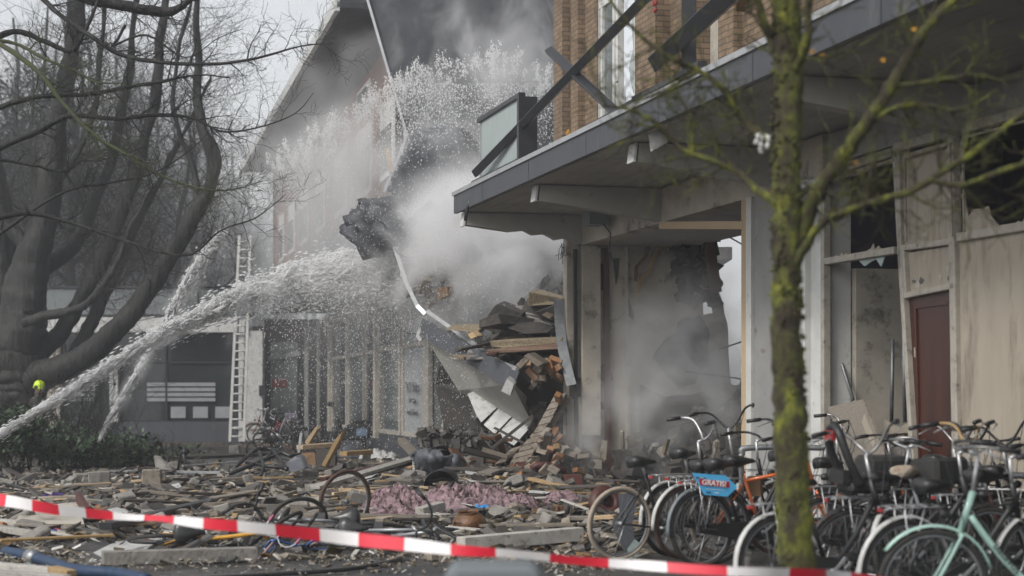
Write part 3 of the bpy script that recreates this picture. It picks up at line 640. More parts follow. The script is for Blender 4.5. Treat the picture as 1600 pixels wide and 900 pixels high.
# blocks and boards on top of the collapse
def block(poly, off, mat, label, name='rough_block', cat='block', grp=None):
    s = MB(); s.prism([P(*p) for p in poly], off); return tag(s.build(name, mat, bevel=.01), label, cat, grp, 'thing')
block([(750, 511, 30), (773, 477, 30), (779, 475, 30), (817, 490, 30), (800, 532, 30)], (.1, .9, .1), 'charred', 'dark square slab tilted on the smoking heap')
block([(812, 488, 30.5), (830, 456, 30.5), (862, 466, 30.3), (886, 472, 30.2), (886, 500, 30.2), (850, 520, 30.2)], (.1, .8, .1), 'charred', 'bigger dark slab with a brown top beside the building end')
block([(826, 456, 30.2), (835, 453, 30.6), (880, 466, 30.4), (866, 476, 30.2), (824, 478, 30.2)], (.1, .6, .05), 'board_speckle', 'brown speckled plate on top of the bigger dark slab')
block([(790, 512, 29.6), (797, 505, 29.8), (838, 503, 29.8), (865, 512, 29.6), (856, 520, 29.5), (820, 522, 29.5)], (.1, .6, .03), 'charred', 'flat dark speckled slab above the two long boards')
block([(695, 515, 31), (705, 508, 31.4), (760, 506, 31.2), (745, 520, 30.9)], (.1, .5, .03), 'board_speckle', 'pale speckled board resting on the dark edge of the collapsed balcony')
block([(765, 533, 29.4), (800, 530, 29.3), (880, 527, 29), (878, 536, 29), (785, 544, 29.3), (768, 541, 29.4)], (.1, .8, .05), 'board_speckle', 'upper of two long boards sticking out of the heap')
block([(760, 546, 29.3), (820, 541, 29.2), (878, 536, 29), (878, 545, 29), (800, 551, 29.2), (764, 553, 29.3)], (.1, .8, .02), 'wood_brown', 'lower of two long boards sticking out of the heap')
block([(757, 552, 29.2), (778, 549, 29.2), (775, 555, 29.2), (760, 556, 29.2)], (.05, .3, 0), 'rust_red', 'short reddish stub below the two long boards')
block([(683, 470, 32.5), (700, 462, 32.5), (700, 448, 32.5), (683, 450, 32.5)], (.1, .3, .03), 'box_card', 'brown board standing at the left edge of the smoking heap')
block([(818, 556, 28.6), (826, 552, 28.6), (850, 568, 28.5), (840, 574, 28.5)], (.1, .3, .03), 'wood_grey', 'grey plank under the two long boards')
block([(730, 522, 30.7), (738, 519, 30.7), (745, 526, 30.5), (735, 530, 30.5)], (.1, .2, .03), 'wood_yellow', 'small pale timber end on the collapsed balcony edge')
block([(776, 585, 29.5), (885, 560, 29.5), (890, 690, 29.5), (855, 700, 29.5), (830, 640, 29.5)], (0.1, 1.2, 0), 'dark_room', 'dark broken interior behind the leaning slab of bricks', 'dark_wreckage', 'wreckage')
# sagging roofing felt mass hanging by the trim
s = MB(); s.bar(P(617, 372, 33.6), P(676, 317, 33.2), .16, .04, up=Vector((0, 1, 0))); tag(s.build('broken_batten', 'charred'), 'dark pointed batten sticking up beside the hanging roofing', 'batten')
s = MB(); s.tube([P(x, y, 33.2) for x, y in [(584, 340), (600, 350), (612, 380), (622, 396), (640, 404), (656, 398)]], .012, 5); tag(s.build('slack_cable', 'black_metal'), 'slack black cable looping from the hanging roofing', 'cable')
s = MB(); s.tube([P(x, y, 36) for x, y in [(616, 455), (614, 490), (620, 508), (635, 520), (650, 522)]], .014, 5); tag(s.build('slack_cable', 'black_metal'), 'thin dark cable curving down before the far shop windows', 'cable')
s = MB(); s.prism([P(x, y, 34) for x, y in [(664, 410), (700, 404), (690, 440), (672, 430)]], (0, .1, 0))
tag(s.build('torn_sheet', 'fascia_dark'), 'torn dark sheet behind the loose aluminium trim', 'sheet')
# mound under the collapsed part
s = MB()
for q in range(900):
    px = random.triangular(640, 950, 850); t = rr(28.2, 34.5); hgt = max(0, (1.9 - abs(px - 850) * .013)) * min(1, (t - 27.6) / 2.5)
    if px < 838 and t < 31.9: hgt *= .35
    if t > 31.9 and px > 740: hgt = max(hgt, min(3.7, (px - 660) * .018 + (t - 31) * .35))
    zz = hgt * rr(.1, 1); s.chunk(Vector(((px - HX) * t / F, t, zz)), (rr(.12, .5), rr(.12, .5), rr(.08, .25)), rot3(rr(0, 6), rr(0, 6), rr(0, 6)), .75)
tag(s.build('rubble_mound', 'grit_dark'), 'mound of dark rubble under the collapsed balcony', 'rubble', kind='stuff')

# ================================================================ far row on the left of the gap
bB = empty('brick_apartment_row', B(50), label='brick apartment row with wide dark eaves behind the smoke, its near end torn off', cat='building')
def bb(mb, t0, t1, X, z0, z1, th=.25):    # wall piece along the row with lateral offset X
    f = lambda t, z, k: Vector((X - .225 * t, t, z)) - NB * k
    return mb.hexa([f(t0, z0, 0), f(t1, z0, 0), f(t1, z0, th), f(t0, z0, th)], [f(t0, z1, 0), f(t1, z1, 0), f(t1, z1, th), f(t0, z1, th)])
s = MB(); bb(s, 35.35, 60, 5.57, 5.5, 8.5); ub = s.build('brick_wall', 'brick_brown', bB, uvd=(DB.x, DB.y))
s = MB(); bb(s, 35.35, 60, 5.56, 8.5, 9.2); s.build('eaves_board', 'slate', bB)
s = MB(); bb(s, 35.3, 60, 5.5, 4.35, 4.7, 2.2); bb(s, 35.3, 60, 5.46, 4.35, 5.5, .05); s.build('gallery_slab', 'fascia_dark', bB)
s = MB()
so0, so1 = Vector((4.5 - .225 * 35.3, 35.3, 9.2)), Vector((4.5 - .225 * 61, 61, 9.2))
s.hexa([so0, so1, so1 - NB * 3, so0 - NB * 3], [p + Vector((0, 0, .12)) for p in (so0, so1, so1 - NB * 3, so0 - NB * 3)]); s.build('eaves_soffit', 'slate', bB)
s = MB(); s.bar(so0 + Vector((0, 0, .05)), so1 + Vector((0, 0, .05)), .1, .24); s.build('eaves_gutter', 'white_gloss', bB)
s = MB(); s.hexa([so0 + Vector((0, 0, .13)), so1 + Vector((0, 0, .13)), so1 - NB * 5 + UP * 6, so0 - NB * 5 + UP * 6], [p + UP * .1 for p in (so0 + Vector((0, 0, .13)), so1 + Vector((0, 0, .13)), so1 - NB * 5 + UP * 6, so0 - NB * 5 + UP * 6)]); s.build('roof', 'slate', bB)
s = MB(); bb(s, 59.8, 60, 5.5, 4.4, 9.2, 6); s.build('end_wall', 'brick_brown', bB, uvd=(1, 0))
def tBU(px): return 15596.0 / (px - 170)
for (x0, x1, z0, z1) in [(437, 444, 5.9, 7.4), (452, 461, 5.9, 7.4), (470, 482, 5.9, 7.4), (494, 508, 5.9, 7.4), (524, 542, 5.9, 7.4), (560, 582, 5.9, 7.4), (596, 616, 5.9, 7.4), (470, 484, 7.6, 8.3), (508, 526, 7.6, 8.3), (560, 580, 7.6, 8.3)]:
    t0, t1 = tBU(x1), tBU(x0); s = MB(); bb(s, t0, t1, 5.54, z0, z1, .05); w = s.build('window', 'white_gloss', bB)
    s = MB(); dt = (t1 - t0) * .1; bb(s, t0 + dt, t1 - dt, 5.52, z0 + .12, z1 - .5 if z1 - z0 > 1 else z1 - .1, .02); s.build('pane', 'glass_dark', w)
# ground floor of the row
s = MB(); bb(s, 34, 62, 7.4, 0, .55); s.build('plinth', 'fascia_dark', bB)
s = MB(); bb(s, 34, 59.9, 7.7, .55, 4.3, .1); s.build('shop_interior', 'slate_pale', bB)
def tB(px): return 20720.0 / (px - 170)
for i, (x0, x1) in enumerate([(503, 516), (518, 542), (544, 569), (571, 588), (590, 626), (628, 667), (669, 694), (697, 740)]):
    t0, t1 = tB(x1), tB(x0); s = MB()
    bb(s, t0, t1, 7.385, .55, .66, .09); bb(s, t0, t1, 7.385, 2.75, 2.85, .09); bb(s, t0, t1, 7.385, 3.95, 4.3, .09)
    w_ = (t1 - t0) * .07; bb(s, t0, t0 + w_, 7.38, .55, 4.3, .09); bb(s, t1 - w_, t1, 7.38, .55, 4.3, .09)
    if i in (0, 3, 5, 7): bb(s, t0 - w_ * 3, t0 - .01, 7.30, .4, 4.3, .1)
    w = s.build('shop_window', 'frame_cream' if i not in (3, 6) else 'plaster', bB)
    s = MB(); bb(s, t0 + w_, t1 - w_, 7.43, .66, 3.95, .02); s.build('pane', 'poster' if i == 5 else ('glass_dark' if i % 2 else 'glass_pale'), w)
def text(body, size, loc, rot, mat, parent=None, ext=.002, name='lettering', align='CENTER', bold=0):
    c = bpy.data.curves.new(name, 'FONT'); c.body = body; c.size = size; c.extrude = ext; c.align_x = align; c.align_y = 'CENTER'; c.offset = bold
    c.materials.append(M[mat]); o = bpy.data.objects.new(name, c); col.objects.link(o)
    dg = bpy.context.evaluated_depsgraph_get(); me = bpy.data.meshes.new_from_object(o.evaluated_get(dg)); me.transform(Matrix.Translation(loc) @ rot.to_4x4())
    bpy.data.objects.remove(o); o = bpy.data.objects.new(name, me); col.objects.link(o)
    if parent: o.parent = parent; o.matrix_parent_inverse = Matrix.Translation(parent.location).inverted()
    return o
def basis(xd, zd):    # text axes: x along xd, normal zd
    xd = xd.normalized(); zd = zd.normalized(); return Matrix((xd, zd.cross(xd), zd)).transposed()
tt = (tB(628) + tB(667)) / 2
for k, (b_, sz) in enumerate([('TK 71 Bladen', .36), ('Tarwekamp', .24), ('www.tk71bladen.nl', .2)]):
    text(b_, sz, Vector((7.36 - .225 * tt, tt, 1.75 - k * .3)), basis(-DB, NB), 'black_metal', bB)
# torn section end of the row and dark slate wing
s = MB()
for z in (4.3,): s.box((-1.2 + 2.2, 35.4, z), (6.5, 1.6, .24))
s.build('torn_floor_edge', 'charred', bB)
s = MB(); s.box((.5, 38.5, 3.4), (3.6, .3, 6.8)); s.build('cross_wall', 'brick_brown', bB, uvd=(1, 0))
wing = rough([(600, 296), (618, 308), (640, 322), (668, 330), (700, 340), (730, 330), (770, 345), (812, 330), (850, 340), (900, 320)], 4, 3)
s = MB(); s.prism([P(x, y, 35.0) for x, y in [(572, -8), (604, 100), (636, 212)] + wing + [(960, 300), (960, -120), (540, -120)]], (0, .3, 0)); sw = s.build('slate_gable', 'slate', bB)
s = MB()
for a, b in (((572, -8), (636, 212)), ((636, 212), (600, 300))): s.bar(P(*a, 34.95), P(*b, 34.95), .05, .06, up=Vector((0, 1, 0)))
s.build('gable_trim', 'alu', sw)
# bulging torn roofing hanging off the gable
def crumple(poly, t, amp, mat, name, parent=None, n=22, sc=1.3, seed=0):
    xs = [p[0] for p in poly]; ys = [p[1] for p in poly]
    x0, x1, y0, y1 = min(xs), max(xs), min(ys), max(ys)
    def inside(x, y):
        c = False
        for i in range(len(poly)):
            (ax, ay), (bx, by) = poly[i], poly[i - 1]
            if (ay > y) != (by > y) and x < (bx - ax) * (y - ay) / (by - ay) + ax: c = not c
        return c
    s = MB(); idx = {}; 
    for i in range(n + 1):
        for j in range(n + 1):
            x = x0 + (x1 - x0) * i / n; y = y0 + (y1 - y0) * j / n
            if inside(x, y):
                d = amp * (noise.noise(Vector((i * sc * 2.4 / n, j * sc * 2.4 / n, seed))) + .45 * abs(noise.noise(Vector((i * sc * 6 / n + j * .02, j * sc * 3 / n, seed + 5)))) + .05 * noise.noise(Vector((i * .7, j * .7, seed))))
                idx[(i, j)] = len(s.v); s.v.append(tuple(P(x, y, t - d)))
    for (i, j) in idx:
        q = [(i, j), (i + 1, j), (i + 1, j + 1), (i, j + 1)]
        if all(k in idx for k in q): s.f.append(tuple(idx[k] for k in q)); s.smooth.append(True)
    o = s.build(name, mat, parent)
    md = o.modifiers.new('thick', 'SOLIDIFY'); md.thickness = .04
    return o
crumple([(602, 296), (640, 214), (672, 200), (700, 188), (735, 205), (762, 240), (768, 290), (750, 330), (690, 345), (640, 335)], 34.4, 1.1, 'slate_pale', 'torn_roofing', bB, 34, .42, 3)
crumple([(690, 210), (720, 195), (745, 215), (760, 262), (740, 300), (712, 280)], 33.9, .9, 'slate', 'torn_roofing', bB, 20, .5, 8)
hang = crumple([(562, 308), (602, 313), (606, 330), (626, 352), (634, 366), (612, 380), (604, 402), (588, 398), (570, 402), (556, 388), (546, 370), (547, 352), (560, 338)], 34, .7, 'slate', 'hanging_roofing', None, 30, 1.4, 5)
tag(hang, 'dark torn roofing mass hanging above the main water jet', 'roofing'); hang.modifiers['thick'].thickness = .3
s = MB(); s.bar(P(604, 232, 34.4), P(613, 270, 34.3), .09, .05, up=Vector((0, 1, 0))); s.build('loose_plank', 'wood_yellow', bB)
s = MB()
for q in range(60):
    x, y = rr(640, 730), rr(345, 470); s.chunk(P(x, y, rr(33.6, 35)), (rr(.1, .6), rr(.1, .4), rr(.05, .3)), rot3(rr(0, 6), rr(0, 6), rr(0, 6)), .35)
tag(s.build('torn_storey_debris', 'brick_grey'), 'broken storey remains caught between the slate gable and the smoke', 'debris', kind='stuff')

# ================================================================ low white building facing us
bC = empty('low_shop_building', (-11, 60, 0), label='low white shop pavilion with a glass railing on its roof, dark window front', cat='building')
X0, X1, TC = -15.2, -8.9, 60
s = MB(); s.box(((X0 + X1) / 2 - 3, TC + .6, 3.95), (X1 - X0 + 6, 1.6, .5)); s.build('roof_fascia', 'white_gloss', bC)
s = MB(); s.box((-8.75, TC + .2, 1.9), (.8, .5, 3.7)); s.box((-8.6, TC + .02, .5), (1.4, .25, .08)); s.build('column', 'white_gloss', bC)
s = MB(); s.box((-8.35, TC - .12, 1.75), (.2, .1, .35)); s.build('letter_box', 'dark_metal', bC)
s = MB(); s.box((-12.2, TC + .3, .35), (6.1, .3, .7)); s.build('plinth', 'fascia_dark', bC)
s = MB(); s.box((-12.2, TC + .5, 2.2), (6.1, .05, 3)); s.build('pane', 'glass_dark', bC)
s = MB(); s.box((-12.2, TC + 2.4, 2), (9, .1, 4)); s.build('inner_wall', 'dark_room', bC)
s = MB()
for x in (-15.1, -13.9, -11.65, -9.25): s.box((x, TC + .42, 2.2), (.07, .08, 3.1))
s.box((-12.2, TC + .42, .72), (6.1, .14, .06)); s.box((-12.2, TC + .43, 2.7), (6.1, .05, .05)); s.build('window_frame', 'dark_metal', bC)
for xx, ww in ((-11.15, 2.3), (-14.5, .9)):
    s = MB()
    for k in range(4): s.box((xx, TC + .40, 1.45 + k * .17), (ww, .02, .12))
    s.build('window_sheet', 'poster', bC)
for k in range(3): s = MB(); s.box((-11.25 + k * .75, TC + .40, 1.02), (.5, .02, .38)); s.build('window_card', 'poster', bC)
s = MB(); s.box((-13.35, TC + .2, 1.8), (.28, .3, 2.2)); s.build('side_pier', 'white_gloss', bC)
s = MB(); s.box((-15.9, TC + .4, 2), (1.4, .3, 3.4)); s.build('side_pier', 'plaster', bC)
s = MB(); s.tube([(-16, TC - .1, 5.2), (-8.6, TC - .1, 5.2)], .04, 6); s.tube([(-16, TC - .1, 4.28), (-8.6, TC - .1, 4.28)], .03, 6)
for k in range(5): s.tube([(-15.9 + k * 1.8, TC - .1, 4.2), (-15.9 + k * 1.8, TC - .1, 5.2)], .025, 6)
s.build('railing', 'dark_metal', bC)
s = MB(); s.box((-12.3, TC - .05, 4.72), (7.3, .02, .84)); s.build('railing_glass', 'glass_pale', bC)
s = MB()
for k in range(16): s.box((-15.6 + k * .42, TC + 3, 4.6), (.06, .06, .8))
s.build('terrace_bars', 'dark_metal', bC)
# entrance between the two
s = MB(); s.box((-7.3, TC + 1.5, 2.1), (2.4, .1, 4.2)); s.build('entrance_wall', 'dark_room', bC)
s = MB(); s.box((-7.75, TC + .9, 2.2), (.9, .05, 2.4)); s.build('entrance_glass', 'glass_pale', bC)
s = MB(); s.box((-6.95, TC + .6, 2.1), (.14, .2, 4.1)); s.box((-6.55, TC + .6, 2.1), (.1, .2, 4.1)); s.build('entrance_post', 'grey_wall', bC)
s = MB(); s.box((-7.9, TC + .8, 2.0), (.5, .03, .28)); s.build('red_notice', 'red_paint', bC)
s = MB(); s.prism([(-8.3, TC + .8, 2.75), (-7.2, TC + .8, 2.95), (-7.2, TC + .8, 3.1), (-8.3, TC + .8, 2.9)], (0, .03, 0)); s.build('window_streak', 'poster', bC)
s = MB(); s.bar((-8.7, TC - .5, 4.1), (-7.5, TC - 3, 4.55), .05, .05); s.build('canopy_tie', 'alu', bC)

# ================================================================ trees
def smooth_path(pts, k=4):                     # Catmull-Rom through (Vector, radius) pairs
    out = []; n = len(pts)
    for i in range(n - 1):
        p0, p1, p2, p3 = pts[max(i - 1, 0)], pts[i], pts[i + 1], pts[min(i + 2, n - 1)]
        for j in range(k):
            t = j / k
            def cr(a, b, c, d): return .5 * ((2 * b) + (c - a) * t + (2 * a - 5 * b + 4 * c - d) * t * t + (3 * b - a - 3 * c + d) * t ** 3)
            out.append((cr(p0[0], p1[0], p2[0], p3[0]), max(.002, cr(p0[1], p1[1], p2[1], p3[1]))))
    out.append(pts[-1]); return out
def twig(mb, p, d, ln, r, lev, rnd, droop=0.0, n=4):
    k = 4 if lev else 3; pts = [Vector(p)]; rad = [r]; d = d.normalized(); q = Vector(p)
    for i in range(k):
        d = (d + Vector((rnd.uniform(-.3, .3), rnd.uniform(-.3, .3), rnd.uniform(-.25, .3) - droop))).normalized()
        q = q + d * ln / k; pts.append(q); rad.append(max(r * (1 - (i + 1) / k * .75), .0022))
        if lev > 0 and rnd.random() < .92:
            x, y = frame_of(d); a = rnd.uniform(0, 6.28)
            nd = d * rnd.uniform(.5, 1.0) + (x * math.cos(a) + y * math.sin(a)) * rnd.uniform(.6, 1.0)
            twig(mb, q, nd, ln * rnd.uniform(.45, .75), max(r * .55, .0025), lev - 1, rnd, droop, 3)
    mb.tube(pts, rad, n if r > .01 else 3, cap=False)
def limb(mb, path, n=10, twigs=0, tl=1.0, lev=2, rnd=random, start=.15, knob=.06, tmb=None, tr=.012, k=5, droop=0):
    if tmb: twigs = int(twigs * 2.1)
    sp = smooth_path(path, k)
    pts = [p + Vector((rnd.uniform(-1, 1), rnd.uniform(-1, 1), rnd.uniform(-1, 1))) * r * knob * 2 for p, r in sp]; rad = [r * rnd.uniform(1 - knob, 1 + knob * 2) for _, r in sp]
    mb.tube(pts, rad, n)
    for _ in range(twigs):
        f = rnd.uniform(start, 1); i = min(int(f * (len(pts) - 1)), len(pts) - 2)
        d = (pts[i + 1] - pts[i]).normalized(); x, y = frame_of(d); a = rnd.uniform(0, 6.28)
        nd = d * rnd.uniform(.3, 1) + (x * math.cos(a) + y * math.sin(a)) * rnd.uniform(.6, 1.1)
        twig(tmb or mb, pts[i], nd, tl * rnd.uniform(.5, 1.3), min(tr, rad[i] * .6), lev, rnd, droop)
def px_path(l, k=1.0): return [(P(x, y, t), w / 2 * t / F * k) for x, y, t, w in l]

# the big many-stemmed tree at the left
rnd = random.Random(5)
T = 46
big = empty('old_tree', G(30, 715), label='old many-stemmed bare tree whose long limb sweeps up over the white pavilion', cat='tree')
tr = MB(); cr = MB()
limb(tr, px_path([(25, 735, T, 130), (28, 660, T, 100), (30, 600, T, 96), (32, 540, T, 92), (38, 470, T, 78), (50, 400, T, 60), (72, 330, T, 46), (82, 240, T, 38), (98, 150, T, 34), (112, 60, T, 30), (130, -40, T, 26)], .86), 28, 14, 2.2, tmb=cr, k=11, knob=.016, start=.5)
limb(tr, px_path([(-30, 735, T + 1, 90), (-20, 600, T + 1, 85), (-5, 500, T + 1, 70), (5, 400, T + 1, 60), (-10, 300, T + 1, 50), (-20, 200, T + 1, 40)], .86), 24, 6, 2, tmb=cr, k=11, knob=.016, start=.5)
def ridged(mb, amp=.055):      # furrows and swellings of old bark
    out = []
    for x, y, z in mb.v:
        q = Vector((x, y, z)); w1 = noise.noise_vector(Vector((x * 8, y * 8, z * .9))); w2 = noise.noise_vector(Vector((x * 1.6, y * 1.6, z * 1.1)))
        out.append(tuple(q + w1 * amp + w2 * amp * 1.6))
    mb.v = out
ridged(tr); tr.build('trunk', 'bark', big)
lb = MB()
limb(lb, px_path([(35, 600, T, 60), (70, 585, T - .5, 56), (110, 570, T - 1, 50), (150, 545, T - 1.2, 46), (200, 495, T - 1.5, 38), (240, 440, T - 1.5, 34), (275, 385, T - 1.5, 30), (310, 325, T - 1.5, 27), (333, 275, T - 1.5, 24), (332, 235, T - 1.5, 24), (314, 195, T - 1.5, 19), (307, 110, T - 1.5, 14), (309, 0, T - 1.5, 11), (315, -60, T - 1.5, 9)], .86), 24, 26, 1.6, tmb=cr, k=11, knob=.016, start=.25)
limb(lb, px_path([(45, 560, T + .5, 44), (95, 520, T + .5, 32), (130, 460, T + .5, 28), (160, 405, T + .5, 26), (190, 330, T + .5, 26), (215, 260, T + .5, 24), (238, 170, T + .5, 20), (252, 60, T + .5, 15), (262, -40, T + .5, 12)], .86), 20, 24, 1.9, tmb=cr, k=11, knob=.016, start=.3)
limb(lb, px_path([(55, 420, T + 1, 40), (95, 400, T + 1, 32), (128, 365, T + 1, 28), (150, 310, T + 1, 22), (180, 230, T + 1, 19), (200, 120, T + 1, 15), (215, -30, T + 1, 11)], .86), 20, 22, 1.9, tmb=cr, k=11, knob=.016, start=.3)
limb(lb, px_path([(40, 505, T - 1, 20), (75, 495, T - 1.3, 18), (130, 477, T - 1.5, 15), (165, 445, T - 1.6, 12), (190, 400, T - 1.6, 10), (205, 350, T - 1.6, 8), (240, 290, T - 1.6, 5)], .86), 16, 14, 1.4, tmb=cr, k=11, knob=.016, start=.3)
limb(lb, px_path([(90, 590, T + .8, 30), (125, 540, T + .8, 26), (150, 490, T + .8, 22), (175, 440, T + .8, 18), (210, 360, T + .8, 15), (250, 280, T + .8, 12), (290, 200, T + .8, 8), (330, 120, T + .8, 5)], .86), 16, 22, 1.6, tmb=cr, k=11, knob=.016, start=.3)
limb(lb, px_path([(40, 380, T, 30), (0, 330, T, 26), (-30, 260, T, 22)], .86), 16, 8, 1.6, tmb=cr, k=11, knob=.016)
limb(lb, px_path([(75, 300, T, 18), (120, 240, T, 14), (150, 160, T, 12), (160, 60, T, 9), (170, -30, T, 7)], .86), 16, 18, 1.7, tmb=cr, k=11, knob=.016, start=.2)
limb(lb, px_path([(310, 330, T - 1.5, 12), (300, 260, T - 1, 10), (270, 170, T - 1, 8), (280, 80, T - 1, 7), (300, 0, T - 1, 5)], .86), 12, 16, 1.5, tmb=cr, k=11, knob=.016, start=.2)
ridged(lb, .04); lb.build('limb', 'bark', big)
cr.build('crown', 'bark_far', big)

# nearer tree outside the picture whose branches hang in from the left
nt = empty('overhanging_tree', (-9.5, 24.5, 0), label='nearer bare tree whose dark mossy branches reach in across the top left', cat='tree')
s = MB(); limb(s, [(Vector((-9.6, 24.5, -.1)), .34), (Vector((-9.5, 24.6, 2)), .28), (Vector((-9.4, 24.4, 5)), .24), (Vector((-9.3, 24.5, 8)), .18), (Vector((-9, 24.5, 11)), .1)], 12); s.build('trunk', 'bark_moss', nt)
BR = [
    ([(-190, -160, 24.4, 18), (-60, -90, 24, 14), (50, -15, 23.5, 9), (90, 20, 23.3, 7.5), (140, 55, 23, 7), (190, 86, 23, 6.5), (250, 97, 22.8, 6), (330, 100, 22.6, 5), (400, 91, 22.4, 4), (470, 72, 22.2, 2.6), (520, 68, 22, 1.2)], 34, .30),
    ([(-190, -20, 24.4, 20), (-80, 20, 24, 14), (-10, 62, 23, 9), (60, 112, 22.6, 7.5), (100, 163, 22.5, 7), (150, 213, 22.4, 6), (200, 243, 22.3, 5.5), (250, 274, 22.2, 4.5), (310, 294, 22.1, 3.2), (360, 297, 22, 2.2), (408, 283, 22, 1.2)], 38, .30),
    ([(-190, -200, 24.4, 28), (-40, -90, 24.6, 24), (70, -40, 24.8, 22), (130, -6, 25, 19), (200, 10, 25, 17), (260, 18, 25, 15), (290, 6, 25, 10), (310, -20, 25, 7)], 22, .30),
    ([(-190, 180, 24.4, 20), (-80, 190, 24.6, 12), (-10, 170, 25, 9), (50, 153, 25, 8), (90, 149, 25, 8), (140, 147, 25, 7), (200, 136, 25, 6), (250, 128, 25, 5), (310, 117, 25, 3), (360, 122, 25, 2)], 30, .35),
    ([(-190, 300, 24.4, 20), (-80, 275, 24.8, 13), (-10, 236, 25.4, 10), (60, 205, 25.5, 9), (110, 181, 25.5, 8), (180, 186, 25.4, 6.5), (240, 180, 25.3, 6), (300, 184, 25.2, 4.5), (345, 205, 25.1, 3.5), (400, 200, 25, 2.6), (460, 178, 25, 1.8), (490, 145, 25, 1)], 36, .35),
    ([(-190, 380, 24.4, 16), (-80, 355, 24.8, 11), (-10, 343, 25.5, 8.5), (45, 333, 25.6, 8), (100, 345, 25.5, 6.5), (150, 361, 25.4, 5.5), (200, 378, 25.3, 4.5), (250, 394, 25.2, 3.8), (300, 397, 25.2, 3.4), (345, 360, 25.1, 2.6), (400, 340, 25, 2), (447, 303, 25, 1)], 26, .35),
    ([(-190, 240, 24.4, 16), (-80, 245, 25, 9), (0, 250, 26, 5), (60, 260, 26, 4.5), (100, 268, 26, 4), (125, 252, 26, 3), (160, 250, 26, 2), (230, 228, 26, 1.4)], 18, .35),
    ([(-10, 62, 23, 7), (30, 70, 23, 5.5), (70, 92, 22.8, 5), (120, 112, 22.7, 4), (150, 128, 22.6, 3), (190, 130, 22.5, 1.6)], 16, .30),
    ([(-190, 100, 24.4, 16), (-60, 80, 24, 12), (20, 50, 24.5, 9), (70, 65, 24.5, 8), (110, 80, 24.5, 7), (130, 55, 24.5, 6), (150, 10, 24.5, 5), (160, -30, 24.5, 4)], 18, .30),
    ([(170, 200, 22.4, 3), (205, 225, 22.2, 2.6), (225, 250, 22, 2.2), (238, 290, 22, 1.8), (236, 310, 22, 1.2)], 8, .2),
    ([(-190, 420, 24.4, 12), (-60, 400, 27, 8), (90, 305, 27, 4), (170, 286, 27, 4), (240, 270, 27, 2.6), (300, 232, 27, 1.6), (330, 200, 27, 1)], 16, .35),
    ([(195, 40, 25, 5), (185, 60, 24.8, 4.5), (180, 70, 24.7, 4), (230, 55, 24.6, 3.5), (290, 90, 24.5, 2), (340, 60, 24.5, 1.4), (380, 45, 24.5, .8)], 12, .3),
]
for path, n_tw, tl in BR:
    s = MB(); limb(s, px_path(path), 7, n_tw, tl * 1.25, 2, rnd, start=.25, knob=.07, tr=.012); s.build('branch', 'bark_moss' if path[1][1] in (20, 70) else 'bark', nt)
# the wood beyond the pavilion
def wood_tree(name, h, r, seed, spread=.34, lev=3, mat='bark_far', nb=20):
    rn = random.Random(seed); s = MB(); c = MB(); p = Vector((0, 0, 0)); pts = []; 
    lean = Vector((rn.uniform(-.06, .06), 0, 0))
    for i in range(9):
        f = i / 8; pts.append((Vector((lean.x * h * f + rn.uniform(-.12, .12) * i * .4, rn.uniform(-.1, .1), h * f)), r * (1 - f * .86)))
    limb(s, pts, 8, 0, rnd=rn)
    for k in range(nb):
        f = .18 + .8 * k / nb; i = min(int(f * 8), 7); ff = f * 8 - i
        q = pts[i][0].lerp(pts[i + 1][0], ff); a = k * 2.4 + rn.uniform(-.4, .4)
        el = rn.uniform(.5, 1.1); d = Vector((math.cos(a), math.sin(a), el)).normalized(); L = h * spread * (1.15 - f) * rn.uniform(.8, 1.2)
        bp = []; dd = d; qq = q.copy()
        for m in range(5):
            bp.append((qq.copy(), r * .34 * (1 - m / 5.5) * (1.2 - f))); dd = (dd + Vector((rn.uniform(-.2, .2), rn.uniform(-.2, .2), .16))).normalized(); qq += dd * L / 4
        limb(c, bp, 5, 9, L * .42, 2, rn, start=.2, tr=.02, k=2)
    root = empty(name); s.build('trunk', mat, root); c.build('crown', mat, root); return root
proto = [wood_tree('bare_tree', 17, .30, 31), wood_tree('bare_tree', 14, .22, 32, .4), wood_tree('bare_tree', 19, .36, 33, .3)]
spots = [(150, 74, 0, 1.0), (215, 82, 1, 1.15), (270, 70, 1, .95), (90, 88, 2, 1.0), (330, 92, 0, .9), (20, 78, 2, .95), (60, 66, 1, 1.0), (385, 98, 1, .75), (415, 110, 0, .62), (180, 96, 2, 1.1), (120, 105, 0, 1.2), (245, 104, 2, 1.0), (300, 112, 0, 1.0), (360, 84, 1, .70), (-30, 90, 0, 1.1), (40, 110, 1, 1.4), (205, 120, 2, 1.3), (340, 125, 2, .95), (430, 86, 1, .5), (-10, 62, 1, .9), (110, 68, 2, .9), (60, 80, 0, 1.1), (170, 64, 1, .85), (305, 76, 2, .75), (240, 90, 0, 1.1), (135, 112, 2, 1.3), (275, 98, 1, 1.1), (385, 120, 2, .8)]
where = {0: 'tall slender', 1: 'broad forked', 2: 'thick trunked'}
for i, (px, t, k, sc) in enumerate(spots):
    o = proto[k] if not any(u[2] == k for u in spots[:i]) else copy_tree(proto[k])
    o.location = ((px - HX) * t / F, t, 0); o.rotation_euler = (0, 0, i * 1.3); o.scale = (sc,) * 3
    tag(o, '%s bare tree in the hazy wood behind the white pavilion' % where[k], 'tree', 'bare trees of the wood beyond the pavilion')
